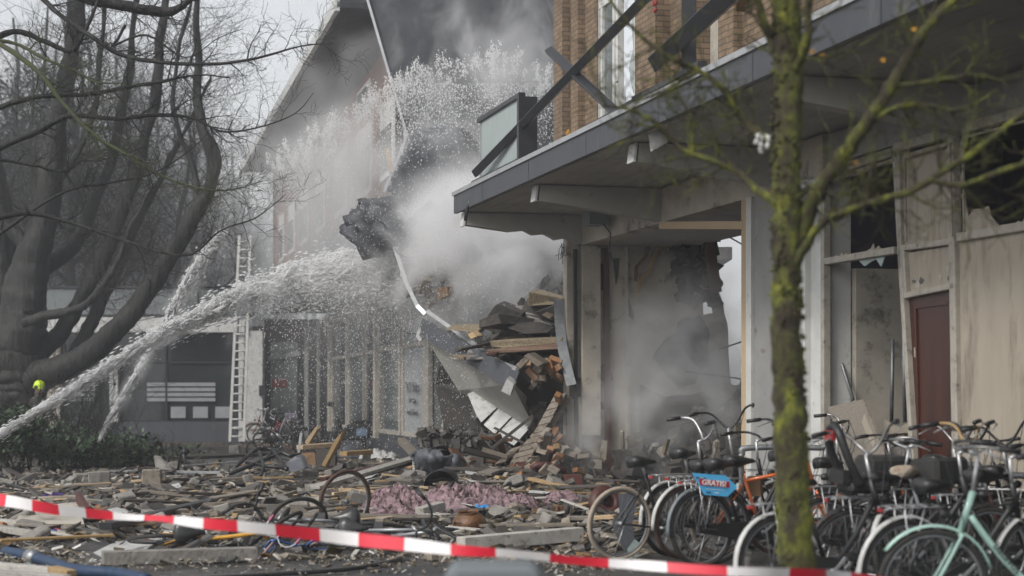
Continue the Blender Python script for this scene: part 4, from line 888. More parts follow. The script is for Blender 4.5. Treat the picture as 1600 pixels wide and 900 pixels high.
# evergreen masses and undergrowth in the wood
def leafcloud(cl, n, size, rn, flat=1.0):    # cl: (centre, radii)
    s = MB()
    for q in range(n):
        c, rad = rn.choice(cl); a = rn.uniform(0, 6.28); z = rn.uniform(-1, 1); k = rn.uniform(.2, 1) ** .5; r0 = math.sqrt(1 - z * z)
        p = Vector(c) + Vector((rad[0] * r0 * math.cos(a), rad[1] * r0 * math.sin(a), rad[2] * z)) * k
        if p.z < .03: p.z = rn.uniform(.03, .2)
        d = Vector((rn.uniform(-1, 1), rn.uniform(-1, 1), rn.uniform(-.4, .8))).normalized(); x, y = frame_of(d); L = size * rn.uniform(.6, 1.4); w = L * .42
        s.add([p, p + d * L * .5 + x * w * .5, p + d * L, p + d * L * .5 - x * w * .5], [(0, 1, 2, 3)])
    return s
rn = random.Random(3)
for i, (px, t, w, h, lab) in enumerate([(20, 84, 6, 9, 'dark evergreen tree showing low between the old tree stems'), (130, 90, 7, 8.5, 'broad evergreen tree behind the forked stems'), (215, 100, 6, 7, 'rounded evergreen tree behind the pavilion roof'), (-30, 74, 5, 10, 'tall dark evergreen tree at the left edge of the wood')]):
    X = (px - HX) * t / F; e = empty('evergreen_tree', (X, t, 0), label=lab, cat='tree')
    cl = [((X + rn.uniform(-w, w) * .6, t + rn.uniform(-2, 2), h * rn.uniform(.3, 1.5)), (w * rn.uniform(.3, .5), 2, h * rn.uniform(.25, .45))) for _ in range(12)]
    leafcloud(cl, 11000, .42, rn).build('crown', 'leaf_conifer', e)
    s = MB(); s.tube([(X, t, 0), (X + .1, t, h * 1.2)], [.25, .1], 8); s.build('trunk', 'bark_far', e)
und = leafcloud([((rn.uniform(-34, -14), rn.uniform(66, 75), rn.uniform(.5, 2.2)), (1.8, 1.6, 1.6)) for _ in range(34)], 16000, .3, rn)
tag(und.build('undergrowth', 'leaf_brown'), 'brownish undergrowth at the foot of the hazy wood', 'undergrowth', kind='stuff')
fw = MB()
for q in range(70): 
    X = rn.uniform(-70, -12); t = rn.uniform(120, 160); h = rn.uniform(13, 24)
    fw.tube([(X, t, 0), (X + rn.uniform(-1, 1), t, h)], [.3, .05], 4)
    for k in range(16):
        z = h * rn.uniform(.25, .95); a = rn.uniform(0, 6.28); L = rn.uniform(1.5, 4)
        twig(fw, Vector((X, t, z)), Vector((math.cos(a), math.sin(a), .9)), L, .07, 2, rn)
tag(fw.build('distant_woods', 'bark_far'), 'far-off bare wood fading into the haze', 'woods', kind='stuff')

# shrubs on the left
def shrub(px, py, w, h, n, size, label, mat='leaf_dark', seed=0, grp='shrubs at the left'):
    rn = random.Random(seed); b = G(px, py); e = empty('shrub', b, label=label, cat='shrub', group=grp)
    cl = [(b + Vector((rn.uniform(-w, w) * .7, rn.uniform(-1, 1) * .8, h * rn.uniform(.2, .75))), (w * rn.uniform(.25, .5), .7, h * rn.uniform(.2, .38))) for _ in range(14)]
    leafcloud(cl, n, size, rn).build('foliage', mat, e)
    s = MB()
    for k in range(16): twig(s, b + Vector((rn.uniform(-w, w) * .5, 0, 0)), Vector((rn.uniform(-.6, .6), rn.uniform(-.3, .3), 1)), h * rn.uniform(.8, 1.3), .02, 2, rn)
    s.build('stem', 'bark', e)
shrub(14, 742, 1.05, 1.45, 3000, .17, 'glossy dark evergreen shrub at the left edge in front of the firefighter', seed=1)
shrub(108, 738, 1.0, 1.0, 1900, .16, 'dark leafy shrub below the main water jet', seed=2)
shrub(165, 728, 1.2, .8, 1500, .16, 'low leafy shrub beneath the slanting water jet nozzle', seed=3)
shrub(230, 727, 1.3, .45, 1400, .15, 'flat creeping shrub spreading toward the wet road', seed=4)
shrub(84, 722, 1.1, 1.0, 1100, .17, 'shrub with sparse green twigs around the firefighter', seed=5)
tw = empty('leafless_shrub', G(135, 705), label='leafless shrub of thin fanned stems before the pavilion pier', cat='shrub'); s = MB(); b0 = G(132, 706)
for k in range(26): twig(s, b0 + Vector((rn.uniform(-.5, .5), 0, 0)), Vector((rn.uniform(-.6, .6), rn.uniform(-.2, .2), 1)), rn.uniform(1.6, 3.0), .022, 2, rn)
s.build('stem', 'bark', tw)
s = MB()
for q in range(4200):
    px, py = rn.uniform(120, 500), rn.triangular(690, 716, 697)
    if rn.random() < .3: px = rn.uniform(0, 280); py = rn.uniform(700, 745)
    p = G(px, py) + Vector((0, 0, rn.uniform(.005, .05)))
    x = Vector((rn.uniform(-1, 1), rn.uniform(-1, 1), rn.uniform(-.3, .3))).normalized(); y = x.cross(UP).normalized() + Vector((0, 0, rn.uniform(-.3, .5))); L = rn.uniform(.05, .11)
    s.add([p, p + x * L * .5 + y * L * .35, p + x * L, p + x * L * .5 - y * L * .35], [(0, 1, 2, 3)])
tag(s.build('fallen_leaves', 'leaf_brown'), 'brown fallen leaves on the wet road by the ladder', 'leaves', kind='stuff')

# mossy tree close to the camera on the right
T = 9.6
mt = empty('mossy_tree', P(1246, 1060, T), label='slim young tree with yellow-green moss standing before the parked bikes', cat='tree')
mt.location.z = 0
m = bpy.data.materials.new('mossy_bark'); m.use_nodes = True
N, L = m.node_tree.nodes, m.node_tree.links; b = N['Principled BSDF']; tc = nm(m, 'ShaderNodeTexCoord')
n1 = nm(m, 'ShaderNodeTexNoise'); n1.inputs['Scale'].default_value = 11; n1.inputs['Detail'].default_value = 9; n1.inputs['Roughness'].default_value = .72
mp = nm(m, 'ShaderNodeMapping'); mp.inputs['Scale'].default_value = (1, 1, .55); L.new(tc.outputs['Object'], mp.inputs[0]); L.new(mp.outputs[0], n1.inputs['Vector'])
cr_ = nm(m, 'ShaderNodeValToRGB'); e = cr_.color_ramp.elements
e[0].position = .36; e[0].color = (.028, .021, .014, 1); e[1].position = .70; e[1].color = (.24, .225, .028, 1)
for pos, c in ((.45, (.050, .040, .022, 1)), (.52, (.070, .075, .020, 1)), (.60, (.15, .16, .025, 1))): k = e.new(pos); k.color = c
L.new(n1.outputs[0], cr_.inputs[0]); L.new(cr_.outputs[0], b.inputs['Base Color']); b.inputs['Roughness'].default_value = .95
n2 = nm(m, 'ShaderNodeTexNoise'); n2.inputs['Scale'].default_value = 60; n2.inputs['Detail'].default_value = 8; L.new(tc.outputs['Object'], n2.inputs['Vector'])
bp = nm(m, 'ShaderNodeBump'); bp.inputs['Strength'].default_value = .9; bp.inputs['Distance'].default_value = .02; L.new(n2.outputs[0], bp.inputs['Height']); L.new(bp.outputs[0], b.inputs['Normal'])
M['mossy_bark'] = m
rnd = random.Random(77)
s = MB(); limb(s, px_path([(1247, 1062, T, 70), (1246, 960, T, 58), (1244, 890, T, 54), (1238, 760, T, 52), (1233, 620, T, 50), (1228, 500, T, 46), (1229, 400, T, 44), (1231, 330, T, 44), (1229, 240, T, 42), (1233, 160, T, 44), (1232, 80, T, 46), (1226, 0, T, 44), (1222, -80, T, 40)]), 18, 0, rnd=rnd, knob=.045, k=8)
# moss tufts give the trunk an uneven outline
for q in range(900):
    y = rnd.uniform(-60, 1000); a = rnd.uniform(0, 6.28); xc = 1228 + 14 * max(0, (y - 400) / 500); rr_ = (22 if y < 400 else 23 + (y - 400) * .006) * T / F
    c = P(xc, y, T) + Vector((math.cos(a) * rr_, math.sin(a) * rr_, 0)); s.octa(c, rnd.uniform(.006, .018), Vector((math.cos(a), math.sin(a), rnd.uniform(-.5, .5))), 1.2)
s.build('trunk', 'mossy_bark', mt)
for path, n_tw, tl in [
    ([(1238, 400, T, 32), (1262, 330, T, 28), (1300, 268, T - .1, 24), (1345, 205, T - .2, 22), (1390, 140, T - .3, 20), (1425, 80, T - .3, 18), (1450, 40, T - .4, 14), (1490, 0, T - .4, 12), (1530, -40, T - .4, 9)], 16, .32),
    ([(1236, 425, T, 18), (1258, 385, T - .1, 14), (1290, 345, T - .2, 12), (1350, 320, T - .3, 10), (1420, 300, T - .4, 11), (1470, 270, T - .5, 11), (1530, 232, T - .6, 10), (1600, 175, T - .7, 9), (1680, 120, T - .7, 8)], 16, .3),
    ([(1450, 280, T - .5, 9), (1500, 290, T - .5, 9), (1550, 272, T - .6, 9), (1620, 250, T - .6, 8)], 6, .25),
    ([(1222, 320, T, 16), (1185, 298, T + .1, 12), (1150, 268, T + .2, 10), (1110, 250, T + .2, 9), (1065, 232, T + .3, 8), (1030, 195, T + .3, 7), (985, 172, T + .3, 5), (940, 165, T + .3, 3)], 16, .24),
    ([(1224, 240, T, 16), (1190, 212, T + .1, 13), (1160, 185, T + .2, 11), (1130, 140, T + .2, 10), (1090, 110, T + .3, 9), (1050, 92, T + .3, 8), (1005, 60, T + .4, 7), (960, 10, T + .4, 5), (945, -20, T + .4, 4)], 18, .24),
    ([(1236, 130, T, 16), (1262, 60, T - .2, 14), (1262, 20, T - .2, 12), (1270, -30, T - .2, 10)], 8, .25),
    ([(1215, 90, T, 14), (1195, 40, T, 12), (1180, -20, T, 10)], 8, .25),
    ([(1395, 135, T - .3, 10), (1440, 130, T - .3, 8), (1490, 122, T - .3, 7), (1530, 118, T - .3, 6), (1575, 130, T - .3, 4)], 8, .22),
    ([(1345, 205, T - .2, 9), (1395, 170, T - .3, 8), (1450, 165, T - .3, 7), (1500, 172, T - .3, 5), (1560, 140, T - .3, 3)], 8, .22),
    ([(1240, 305, T, 10), (1270, 292, T, 9), (1310, 265, T, 7), (1345, 250, T, 5)], 4, .2),
    ([(1300, 345, T - .2, 9), (1325, 330, T - .2, 8), (1355, 290, T - .2, 7), (1365, 250, T - .2, 5)], 4, .2),
    ([(1090, 112, T + .3, 7), (1060, 130, T + .3, 5), (1020, 150, T + .3, 4), (985, 160, T + .3, 3)], 8, .2),
    ([(1150, 268, T + .2, 6), (1115, 225, T + .2, 5), (1075, 175, T + .2, 4), (1050, 130, T + .2, 3)], 8, .2)]:
    s = MB(); limb(s, px_path(path), 8, n_tw, tl, 2, rnd, start=.15, knob=.09, tr=.009); s.build('branch', 'mossy_bark', mt)
for x, y in [(1264, 79), (1280, 85), (1375, 92), (1424, 44), (1333, 252)]:
    s = MB(); p = P(x, y, T - .1); k = .03; s.add([p, p + Vector((k, .01, .008)), p + Vector((k * .9, 0, -k * .6)), p + Vector((0, -.01, -k * .5))], [(0, 1, 2, 3)])
    s.build('yellow_leaf', 'leaf_yellow', mt)
for x, y in [(1192, 548), (1243, 490), (1209, 300), (1240, 600)]:
    s = MB(); s.octa(P(x, y, T - .11), .009, Vector((-1, -.3, .3)), 1.6); s.build('bud', 'wood_brown', mt)
s = MB()
for q in range(9): s.octa(P(rr(1178, 1204), rr(212, 238), T + rr(0, .05)), rr(.012, .025), Vector((rr(-1, 1), rr(-1, 1), rr(-1, 1))), 1.6)
tag(s.build('rag', 'white_gloss'), 'white rag with a blue knot tied to a mossy branch', 'rag')

# ================================================================ ladder
ld = empty('ladder', G(370, 692), label='tall aluminium extension ladder standing upright before the white pavilion', cat='ladder')
tb, tt_ = 58, 58.6
l0, l1, r0_, r1 = P(359, 690, tb), P(374, 368, tt_), P(381, 690, tb), P(391, 368, tt_)
for a, b in ((l0, l1), (r0_, r1)): s = MB(); s.bar(a, b, .085, .06, up=Vector((0, 1, 0))); s.build('rail', 'white_paint', ld)
for k in range(24):
    f = (k + .6) / 24.3; s = MB(); s.tube([l0.lerp(l1, f), r0_.lerp(r1, f)], .028, 5); s.build('rung', 'white_paint', ld)
s = MB(); s.tube([l0.lerp(l1, .38) + Vector((.08, .1, 0)), l0.lerp(l1, .62) + Vector((.08, .1, 0))], .03, 5); s.tube([r0_.lerp(r1, .1) + Vector((-.09, .1, 0)), r0_.lerp(r1, .58) + Vector((-.09, .1, 0))], .03, 5); s.build('inner_rail', 'galvanised', ld)
s = MB()
for q in range(14): s.octa(G(rr(345, 378), 691) + Vector((0, -.3, rr(.05, .2))), rr(.08, .16), Vector((rr(-1, 1), 0, rr(-.3, .6))), 1.4)
tag(s.build('plastic_bag', 'white_gloss'), 'crumpled white plastic bag at the foot of the ladder', 'bag')

# ================================================================ firefighter
fp = empty('person', P(55, 712, 45), label='firefighter in dark coat and yellow-green helmet standing behind the shrubs', cat='person')
fp.location.z = 0; fx, fy = fp.location.x, fp.location.y
def skin_body(verts, edges, radii, name, mat, parent, lev=2):
    me = bpy.data.meshes.new(name); me.from_pydata([tuple(v) for v in verts], edges, []); me.materials.append(M[mat])
    o = bpy.data.objects.new(name, me); col.objects.link(o); o.parent = parent; o.matrix_parent_inverse = Matrix.Translation(parent.location).inverted()
    md = o.modifiers.new('skin', 'SKIN'); 
    for i, r_ in enumerate(radii): me.skin_vertices[0].data[i].radius = r_ if isinstance(r_, tuple) else (r_, r_)
    me.skin_vertices[0].data[0].use_root = True; md.use_smooth_shade = True
    o.modifiers.new('sub', 'SUBSURF').levels = lev; o.modifiers['sub'].render_levels = lev
    return o
bx = lambda x, y, z: Vector((fx + x, fy + y, z))
vsb = [bx(0, 0, .98), bx(.01, 0, 1.2), bx(.03, 0, 1.42), bx(.05, 0, 1.55), bx(.07, 0, 1.66), bx(.09, -.01, 1.76),
       bx(-.03, -.12, .9), bx(.02, -.13, .5), bx(-.02, -.13, .1), bx(.10, -.13, .05), bx(-.05, .12, .9), bx(-.08, .13, .5), bx(-.14, .13, .1), bx(-.02, .13, .05),
       bx(.05, -.22, 1.46), bx(.14, -.25, 1.2), bx(.38, -.18, 1.16), bx(.05, .22, 1.46), bx(.12, .24, 1.2), bx(.40, .12, 1.2)]
ed = [(0, 1), (1, 2), (2, 3), (3, 4), (4, 5), (0, 6), (6, 7), (7, 8), (8, 9), (0, 10), (10, 11), (11, 12), (12, 13), (2, 14), (14, 15), (15, 16), (2, 17), (17, 18), (18, 19)]
rad = [(.17, .20), (.16, .19), (.17, .22), .09, .075, .09, .12, .09, .08, .07, .12, .09, .08, .07, .10, .075, .05, .10, .075, .05]
skin_body(vsb, ed, rad, 'body', 'fire_coat', fp)
s = MB(); s.lathe([(.001, 0), (.06, .0), (.085, .04), (.098, .10), (.10, .16), (.085, .22), (.04, .26), (.001, .265)], bx(.10, -.01, 1.62), n=16); s.build('head', 'skin', fp)
s = MB(); s.lathe([(.10, -.05), (.155, -.035), (.140, .0), (.142, .06), (.132, .12), (.10, .165), (.05, .19), (.001, .195)], bx(.095, -.01, 1.755), rot3(0, .22, 0), 20); s.build('helmet', 'hi_vis', fp, )
s = MB(); s.lathe([(.001, .052), (.035, .05), (.058, .03), (.06, .0)], bx(.06, -.11, 1.77), rot3(R(90), 0, 0), 12); s.build('helmet_vent', 'black_plastic', fp)
s = MB(); s.prism([bx(.22, -.1, 1.80), bx(.27, -.02, 1.78), bx(.24, .1, 1.80), bx(.21, .1, 1.66), bx(.24, 0, 1.64), bx(.20, -.1, 1.66)], (.01, 0, .005)); s.build('visor', 'steel', fp)
s = MB(); s.lathe([(.225, 0), (.227, .07)], bx(0.01, 0, 1.10), n=16); s.lathe([(.125, 0), (.127, .06)], bx(-.03 + .04, -.13, .62), n=12); s.lathe([(.128, 0), (.13, .06)], bx(-.08, .13, .55), n=12); s.bar(bx(.19, -.08, .75), bx(.2, -.1, 1.45), .05, .01); s.build('reflective_strip', 'hi_vis', fp)

# ================================================================ bicycles
def wheel(parent, x, z, tyre='rubber', rim='galvanised', r=.345, tw=.021, spokes=30, name='wheel', warp=0):
    c = Vector((x, 0, z)); n = 40
    ring = lambda rad: [c + Vector((rad * math.cos(2 * math.pi * i / n), warp * math.sin(4 * math.pi * i / n), rad * math.sin(2 * math.pi * i / n))) for i in range(n)]
    s = MB(); s.tube(ring(r - tw), tw, 8, closed=True); w = s.build(name, tyre, parent)
    s = MB(); s.tube(ring(r - tw * 2.1), .0125, 6, closed=True); s.build('rim', rim, w)
    s = MB()
    for i in range(spokes):
        a = 2 * math.pi * i / spokes; b = a + (.9 if i % 2 else -.9); y = .028 if i % 4 < 2 else -.028
        s.tube([c + Vector((.028 * math.cos(b), y, .028 * math.sin(b))), c + Vector(((r - tw * 2.2) * math.cos(a), 0, (r - tw * 2.2) * math.sin(a)))], .0016, 3, cap=False)
    s.build('spokes', 'steel', w)
    s = MB(); s.tube([c + Vector((0, -.05, 0)), c + Vector((0, .05, 0))], .024, 8); s.build('hub', 'galvanised', w)
    return w
def fender(parent, x, z, a0, a1, mat, r=.372, w=.05):
    s = MB(); n = 16
    for i in range(n):
        q = []
        for a in (a0 + (a1 - a0) * i / n, a0 + (a1 - a0) * (i + 1) / n):
            for (dy, dr) in ((-w / 2, -.014), (-w / 4, 0), (w / 4, 0), (w / 2, -.014)): q.append(Vector((x + (r + dr) * math.cos(R(a)), dy, z + (r + dr) * math.sin(R(a)))))
        s.add(q, [(0, 1, 5, 4), (1, 2, 6, 5), (2, 3, 7, 6)], True)
    o = s.build('mudguard', mat, parent, weld=True); md = o.modifiers.new('t', 'SOLIDIFY'); md.thickness = .003; return o
def make_bike(label, frame='black_metal', tyre='rubber', guard='black_plastic', grip='black_plastic', bar='alu', rack=True, basket=None, child=False, step=True, saddle='saddle',
              steer=0.0, guard2=None, r=.345, group=None, lamp=True, fork=None, bar_h=1.10, seat_h=.92, bar_style='city', scale=1, warp=0, mats=None, crate=None, rwheel=True, case=True):
    e = empty('bicycle', label=label, cat='bicycle', group=group)
    rh, fh, bb_ = Vector((-.50, 0, r)), Vector((.61, 0, r)), Vector((-.06, 0, .29))
    st, ht, hb = Vector((-.235, 0, .80)), Vector((.385, 0, .89)), Vector((.435, 0, .70))
    s = MB()
    s.tube([bb_, st], .016, 8); s.tube([ht + Vector((-.015, 0, .03)), hb + Vector((.01, 0, -.03))], .022, 8)
    if step: s.tube(smooth_line([ht - Vector((0, 0, .12)), Vector((.2, 0, .52)), Vector((.04, 0, .36)), bb_]), .021, 8)
    else: s.tube([ht - Vector((0, 0, .03)), st - Vector((0, 0, .05))], .016, 8); s.tube([hb, bb_], .019, 8)
    for y in (-.055, .055): s.tube([bb_ + Vector((0, y * .4, 0)), rh + Vector((0, y, 0))], .009, 6); s.tube([st - Vector((0, 0, .08)), rh + Vector((0, y, 0))], .008, 6)
    s.build('frame', frame, e)
    # front end, turned by steer about the head tube
    ax = (ht - hb).normalized(); rot = Matrix.Rotation(steer, 4, ax); fe = bpy.data.objects.new('front_fork', None)
    def tf(o):
        if steer: o.data.transform(Matrix.Translation(hb) @ rot @ Matrix.Translation(-hb))
        return o
    s = MB()
    for y in (-.055, .055): s.tube(smooth_line([hb + Vector((.012, y, -.05)), hb.lerp(fh, .6) + Vector((-.01, y, 0)), fh + Vector((0, y, 0))]), .012, 6)
    s.tube([hb + Vector((.012, -.06, -.05)), hb + Vector((.012, .06, -.05))], .016, 6); tf(s.build('fork', fork or frame, e))
    n0 = len(col.objects); w = wheel(e, fh.x, fh.z, tyre, r=r, name='front_wheel', warp=warp); tf(w)
    for ch in kids(w): tf(ch)
    if rwheel: wheel(e, rh.x, rh.z, tyre, r=r, name='rear_wheel')
    if guard: tf(fender(e, fh.x, fh.z, 35, 165, guard, r + .028)); fender(e, rh.x, rh.z, 15, 190, guard2 or guard, r + .028)
    s = MB(); s.tube([ht + Vector((-.01, 0, 0)), ht + Vector((-.045, 0, bar_h - .9))], .013, 7); s.tube([ht + Vector((-.045, 0, bar_h - .9)), ht + Vector((.02, 0, bar_h - .88))], .013, 7); tf(s.build('stem', 'alu', e))
    hc = ht + Vector((.02, 0, bar_h - .88)); s = MB()
    if bar_style == 'city': L = [(0, 0, 0), (.05, .10, .02), (.02, .22, .045), (-.10, .29, .04), (-.24, .30, .02)]
    elif bar_style == 'high': L = [(0, 0, 0), (.02, .08, .06), (.0, .18, .17), (-.06, .28, .19), (-.20, .32, .17)]
    else: L = [(0, 0, 0), (0, .15, .01), (-.03, .31, .02)]
    left = [hc + Vector((x, y, z)) for x, y, z in L]; right = [hc + Vector((x, -y, z)) for x, y, z in L]
    s.tube(smooth_line(left[::-1] + right[1:]), .0115, 7); tf(s.build('handlebar', bar, e))
    for q in (left, right):
        s = MB(); s.tube([q[-1].lerp(q[-2], .85 if bar_style != 'flat' else .6), q[-1] + (q[-1] - q[-2]).normalized() * .01], .018, 8); tf(s.build('grip', grip, e))
        s = MB(); m = q[-2].lerp(q[-3], .2); s.tube([m, m + Vector((.05, 0, -.02)), q[-1].lerp(q[-2], .4) + Vector((.03, 0, -.06))], .006, 5); tf(s.build('brake_lever', 'alu', e))
    s = MB()
    for y in (-.03, .03): s.tube(smooth_line([left[2] if y > 0 else right[2], hc + Vector((.12, y * 2, -.05)), ht + Vector((.05, y, -.15)), hb + Vector((.03, y, -.1))]), .0035, 4)
    tf(s.build('brake_cable', 'black_plastic', e))
    # saddle
    sp = Vector((-.275, 0, seat_h)); s = MB(); s.tube([st - Vector((0, 0, .02)), sp - Vector((0, 0, .04))], .0125, 7); s.build('seat_post', 'alu', e)
    s = MB(); prof = [(-.145, .055, .0), (-.12, .10, .012), (-.06, .105, .015), (0, .07, .008), (.07, .035, .003), (.13, .022, 0), (.15, .012, -.01)]; vs_ = []; m = 10
    for x, w_, dz in prof:
        for k in range(m):
            a = 2 * math.pi * k / m; vs_.append(sp + Vector((x, w_ * math.cos(a), dz + (.035 if math.sin(a) > 0 else .075) * math.sin(a) * min(1, w_ / .06))))
    fs = [(i * m + k, i * m + (k + 1) % m, (i + 1) * m + (k + 1) % m, (i + 1) * m + k) for i in range(len(prof) - 1) for k in range(m)] + [tuple(range(m))[::-1], tuple((len(prof) - 1) * m + k for k in range(m))]
    s.add(vs_, fs, True); s.build('saddle', saddle, e)
    # drive
    s = MB(); s.tube([bb_ + Vector((0, -.07, 0)), bb_ + Vector((0, .07, 0))], .02, 8); s.lathe([(.001, -.045), (.09, -.045), (.09, -.04), (.001, -.04)], bb_, rot3(R(90), 0, 0), 18); s.build('crankset', 'galvanised', e)
    for y, a in ((-.075, 40), (.075, 220)):
        k = bb_ + Vector((.165 * math.cos(R(a)), y, .165 * math.sin(R(a)))); s = MB(); s.bar(bb_ + Vector((0, y, 0)), k, .012, .02); s.build('crank_arm', 'alu', e); s = MB(); s.box(k + Vector((0, math.copysign(.05, y), 0)), (.09, .08, .022)); s.build('pedal', 'black_plastic', e)
    if case: s = MB(); s.prism([bb_ + Vector((.1, -.05, .07)), bb_ + Vector((.11, -.05, 0)), bb_ + Vector((.08, -.05, -.08)), rh + Vector((-.05, -.05, -.035)), rh + Vector((-.06, -.05, .03)), bb_ + Vector((0, -.05, .1))], (0, .03, 0)); s.build('chain_case', 'black_plastic', e)
    s = MB(); s.tube([rh + Vector((.1, .07, -.02)), rh + Vector((.02, .12, -r + .02))], .007, 5); s.build('kickstand', 'alu', e)
    if rack:
        s = MB(); z = r * 2 + .085
        for y in (-.06, .06): s.tube(smooth_line([Vector((-.24, y, z)), Vector((-.62, y, z)), Vector((-.70, y * .8, z - .01))]), .006, 5); s.tube([Vector((-.56, y, z)), rh + Vector((0, y + .01 * (y > 0) - .01 * (y < 0), 0))], .005, 5); s.tube([Vector((-.40, y, z)), rh + Vector((0, y, 0))], .005, 5)
        for x in (-.26, -.36, -.46, -.56, -.66): s.tube([Vector((x, -.06, z)), Vector((x, .06, z))], .005, 4)
        s.build('rack', 'alu', e)
        s = MB(); s.box((-.715, 0, z - .02), (.015, .055, .022)); s.build('tail_light', 'red_paint', e)
    if lamp: s = MB(); s.lathe([(.001, -.03), (.025, -.02), (.034, .02), (.034, .035), (.001, .036)], hb + Vector((.10, 0, .08)), rot3(0, R(90), 0), 12); tf(s.build('headlight', 'black_plastic', e))
    if basket:
        o = hc + Vector((.20, 0, -.12)) if basket != 'rear' else Vector((-.47, 0, r * 2 + .10)); s = MB(); lx, ly, hz = (.17, .21, .25) if basket != 'rear' else (.2, .16, .22)
        def ringr(k, z): return [o + Vector((x * k, y * k, z)) for x, y in ((-lx, -ly), (lx, -ly), (lx, ly), (-lx, ly))]
        for z, k in ((0, .78), (.06, .83), (.12, .88), (.18, .94), (hz, 1)):
            q = ringr(k, z)
            for i in range(4): s.tube([q[i], q[(i + 1) % 4]], .005 if z in (0, hz) else .0028, 4)
        q0, q1 = ringr(.78, 0), ringr(1, hz)
        for i in range(4):
            for f in [j / 7 for j in range(7)]: s.tube([q0[i].lerp(q0[(i + 1) % 4], f), q1[i].lerp(q1[(i + 1) % 4], f)], .0028, 3)
        for f in [j / 6 for j in range(7)]: s.tube([q0[0].lerp(q0[1], f), q0[3].lerp(q0[2], f)], .0028, 3)
        k = s.build('basket', 'black_metal', e)
        if basket != 'rear': tf(k)
    if crate: s = MB(); z = r * 2 + .1; s.box((-.47, 0, z + .12), (.4, .3, .22)); s.build('pannier', crate, e, bevel=.03)
    if child:
        z = r * 2 + .11; s = MB(); s.box((-.42, 0, z + .05), (.34, .26, .09)); cs = s.build('child_seat', 'black_plastic', e, bevel=.03)
        s = MB()
        for y in (-.13, .13): s.tube(smooth_line([Vector((-.5, y, z + .06)), Vector((-.60, y * 1.05, z + .25)), Vector((-.66, y * .75, z + .44)), Vector((-.66, 0, z + .50))]), .032, 8)
        s.box((-.615, 0, z + .13), (.05, .24, .1)); s.build('backrest', 'black_plastic', cs)
        s = MB(); s.box((-.69, 0, z + .43), (.03, .14, .07)); s.build('reflector', 'red_paint', cs)
    if scale != 1: e.scale = (scale,) * 3
    return e
def smooth_line(pts, k=4): return [p for p, _ in smooth_path([(Vector(p), .01) for p in pts], k)]
def put(e, loc, yaw, roll=0.0, pitch=0.0, order='XYZ'):
    e.location = loc; e.rotation_euler = (Matrix.Rotation(yaw, 3, 'Z') @ Matrix.Rotation(roll, 3, 'X') @ Matrix.Rotation(pitch, 3, 'Y')).to_euler(); return e
def put_rear(e, px, py, yaw, lean=0, r=.345, t=None):    # rear hub lands at pixel px,py ; wheel centre height r fixes the depth
    t = t or (CH - r) * F / (py - HY); c = Vector(((px - HX) * t / F, t, r)); Rm = Matrix.Rotation(yaw, 3, 'Z') @ Matrix.Rotation(lean, 3, 'X')
    off = Rm @ Vector((-.50, 0, r)) * e.scale[0]; return put(e, c - off + Vector((0, 0, off.z - r)) if False else Vector((c.x - off.x, c.y - off.y, 0)), yaw, lean)
def put_front(e, px, py, yaw, lean=0, r=.345):
    t = (CH - r) * F / (py - HY); c = Vector(((px - HX) * t / F, t, r)); Rm = Matrix.Rotation(yaw, 3, 'Z') @ Matrix.Rotation(lean, 3, 'X')
    off = Rm @ Vector((.61, 0, r)) * e.scale[0]; return put(e, Vector((c.x - off.x, c.y - off.y, 0)), yaw, lean)
random.seed(21)
GR = 'bicycles parked along the shop front'
# parked bikes, from the far end of the row to the near end
put_rear(make_bike('cream-tyred bicycle at the far end of the parked row, a cracked sheet against its wheel', 'black_metal', tyre='cream_rubber', guard=None, rack=False, bar='alu', bar_style='high', case=False, group=GR), 968, 818, R(28), R(3))
put_rear(make_bike('black bicycle with a white rear mudguard and a white bent handlebar stem', 'black_metal', guard='white_gloss', bar='black_plastic', bar_style='high', bar_h=1.2, steer=.5, group=GR, seat_h=.98), 1045, 812, R(38), R(-2))
put_rear(make_bike('second black bicycle with a white mudguard, brown tyres and steel carrier', 'black_metal', tyre='brown_rubber', guard='white_gloss', bar='black_metal', group=GR, seat_h=.88), 1068, 816, R(33), R(4))
put_rear(make_bike('black bicycle squeezed between the white-guarded ones and the orange one', 'black_plastic', guard='grey_plastic', group=GR, bar='black_metal', bar_style='high', steer=-.3), 1096, 826, R(30), R(-3))
ob = put_rear(make_bike('orange bicycle carrying the blue sign beside its saddle', 'orange_paint', guard='black_plastic', step=False, group=GR, bar='alu', seat_h=.94), 1117, 822, R(12), R(2))
put_rear(make_bike('bicycle with a white and blue rear mudguard just before the mossy tree', 'black_metal', guard='white_gloss', group=GR, bar='steel', bar_style='high', steer=.4), 1215, 884, R(30), R(-4))
put_rear(make_bike('dark bicycle behind the mossy tree with chrome handlebar against the white pilaster', 'black_metal', guard='black_plastic', group=GR, bar='steel', bar_style='high', basket=None, steer=-.2), 1190, 800, R(20), R(3))
put_rear(make_bike('black bicycle with a dark child seat with a red reflector on its carrier', 'black_plastic', guard='black_plastic', child=True, bar='wood_yellow', bar_style='high', group=GR), 1332, 868, R(14), R(2))
put_rear(make_bike('orange-trimmed dark bicycle just right of the mossy tree', 'orange_paint', guard='black_plastic', group=GR, bar='black_metal', seat_h=.9), 1262, 815, R(16), R(-2))
put_rear(make_bike('silver bicycle with a furry saddle cover', 'silver_paint', guard='black_plastic', saddle='fur_cover', group=GR, bar='steel', bar_style='high'), 1400, 850, R(40), R(-5))
put_rear(make_bike('black bicycle with a white rear mudguard beside the mint one', 'black_metal', guard='white_gloss', group=GR, bar='black_metal'), 1412, 890, R(24), R(5))
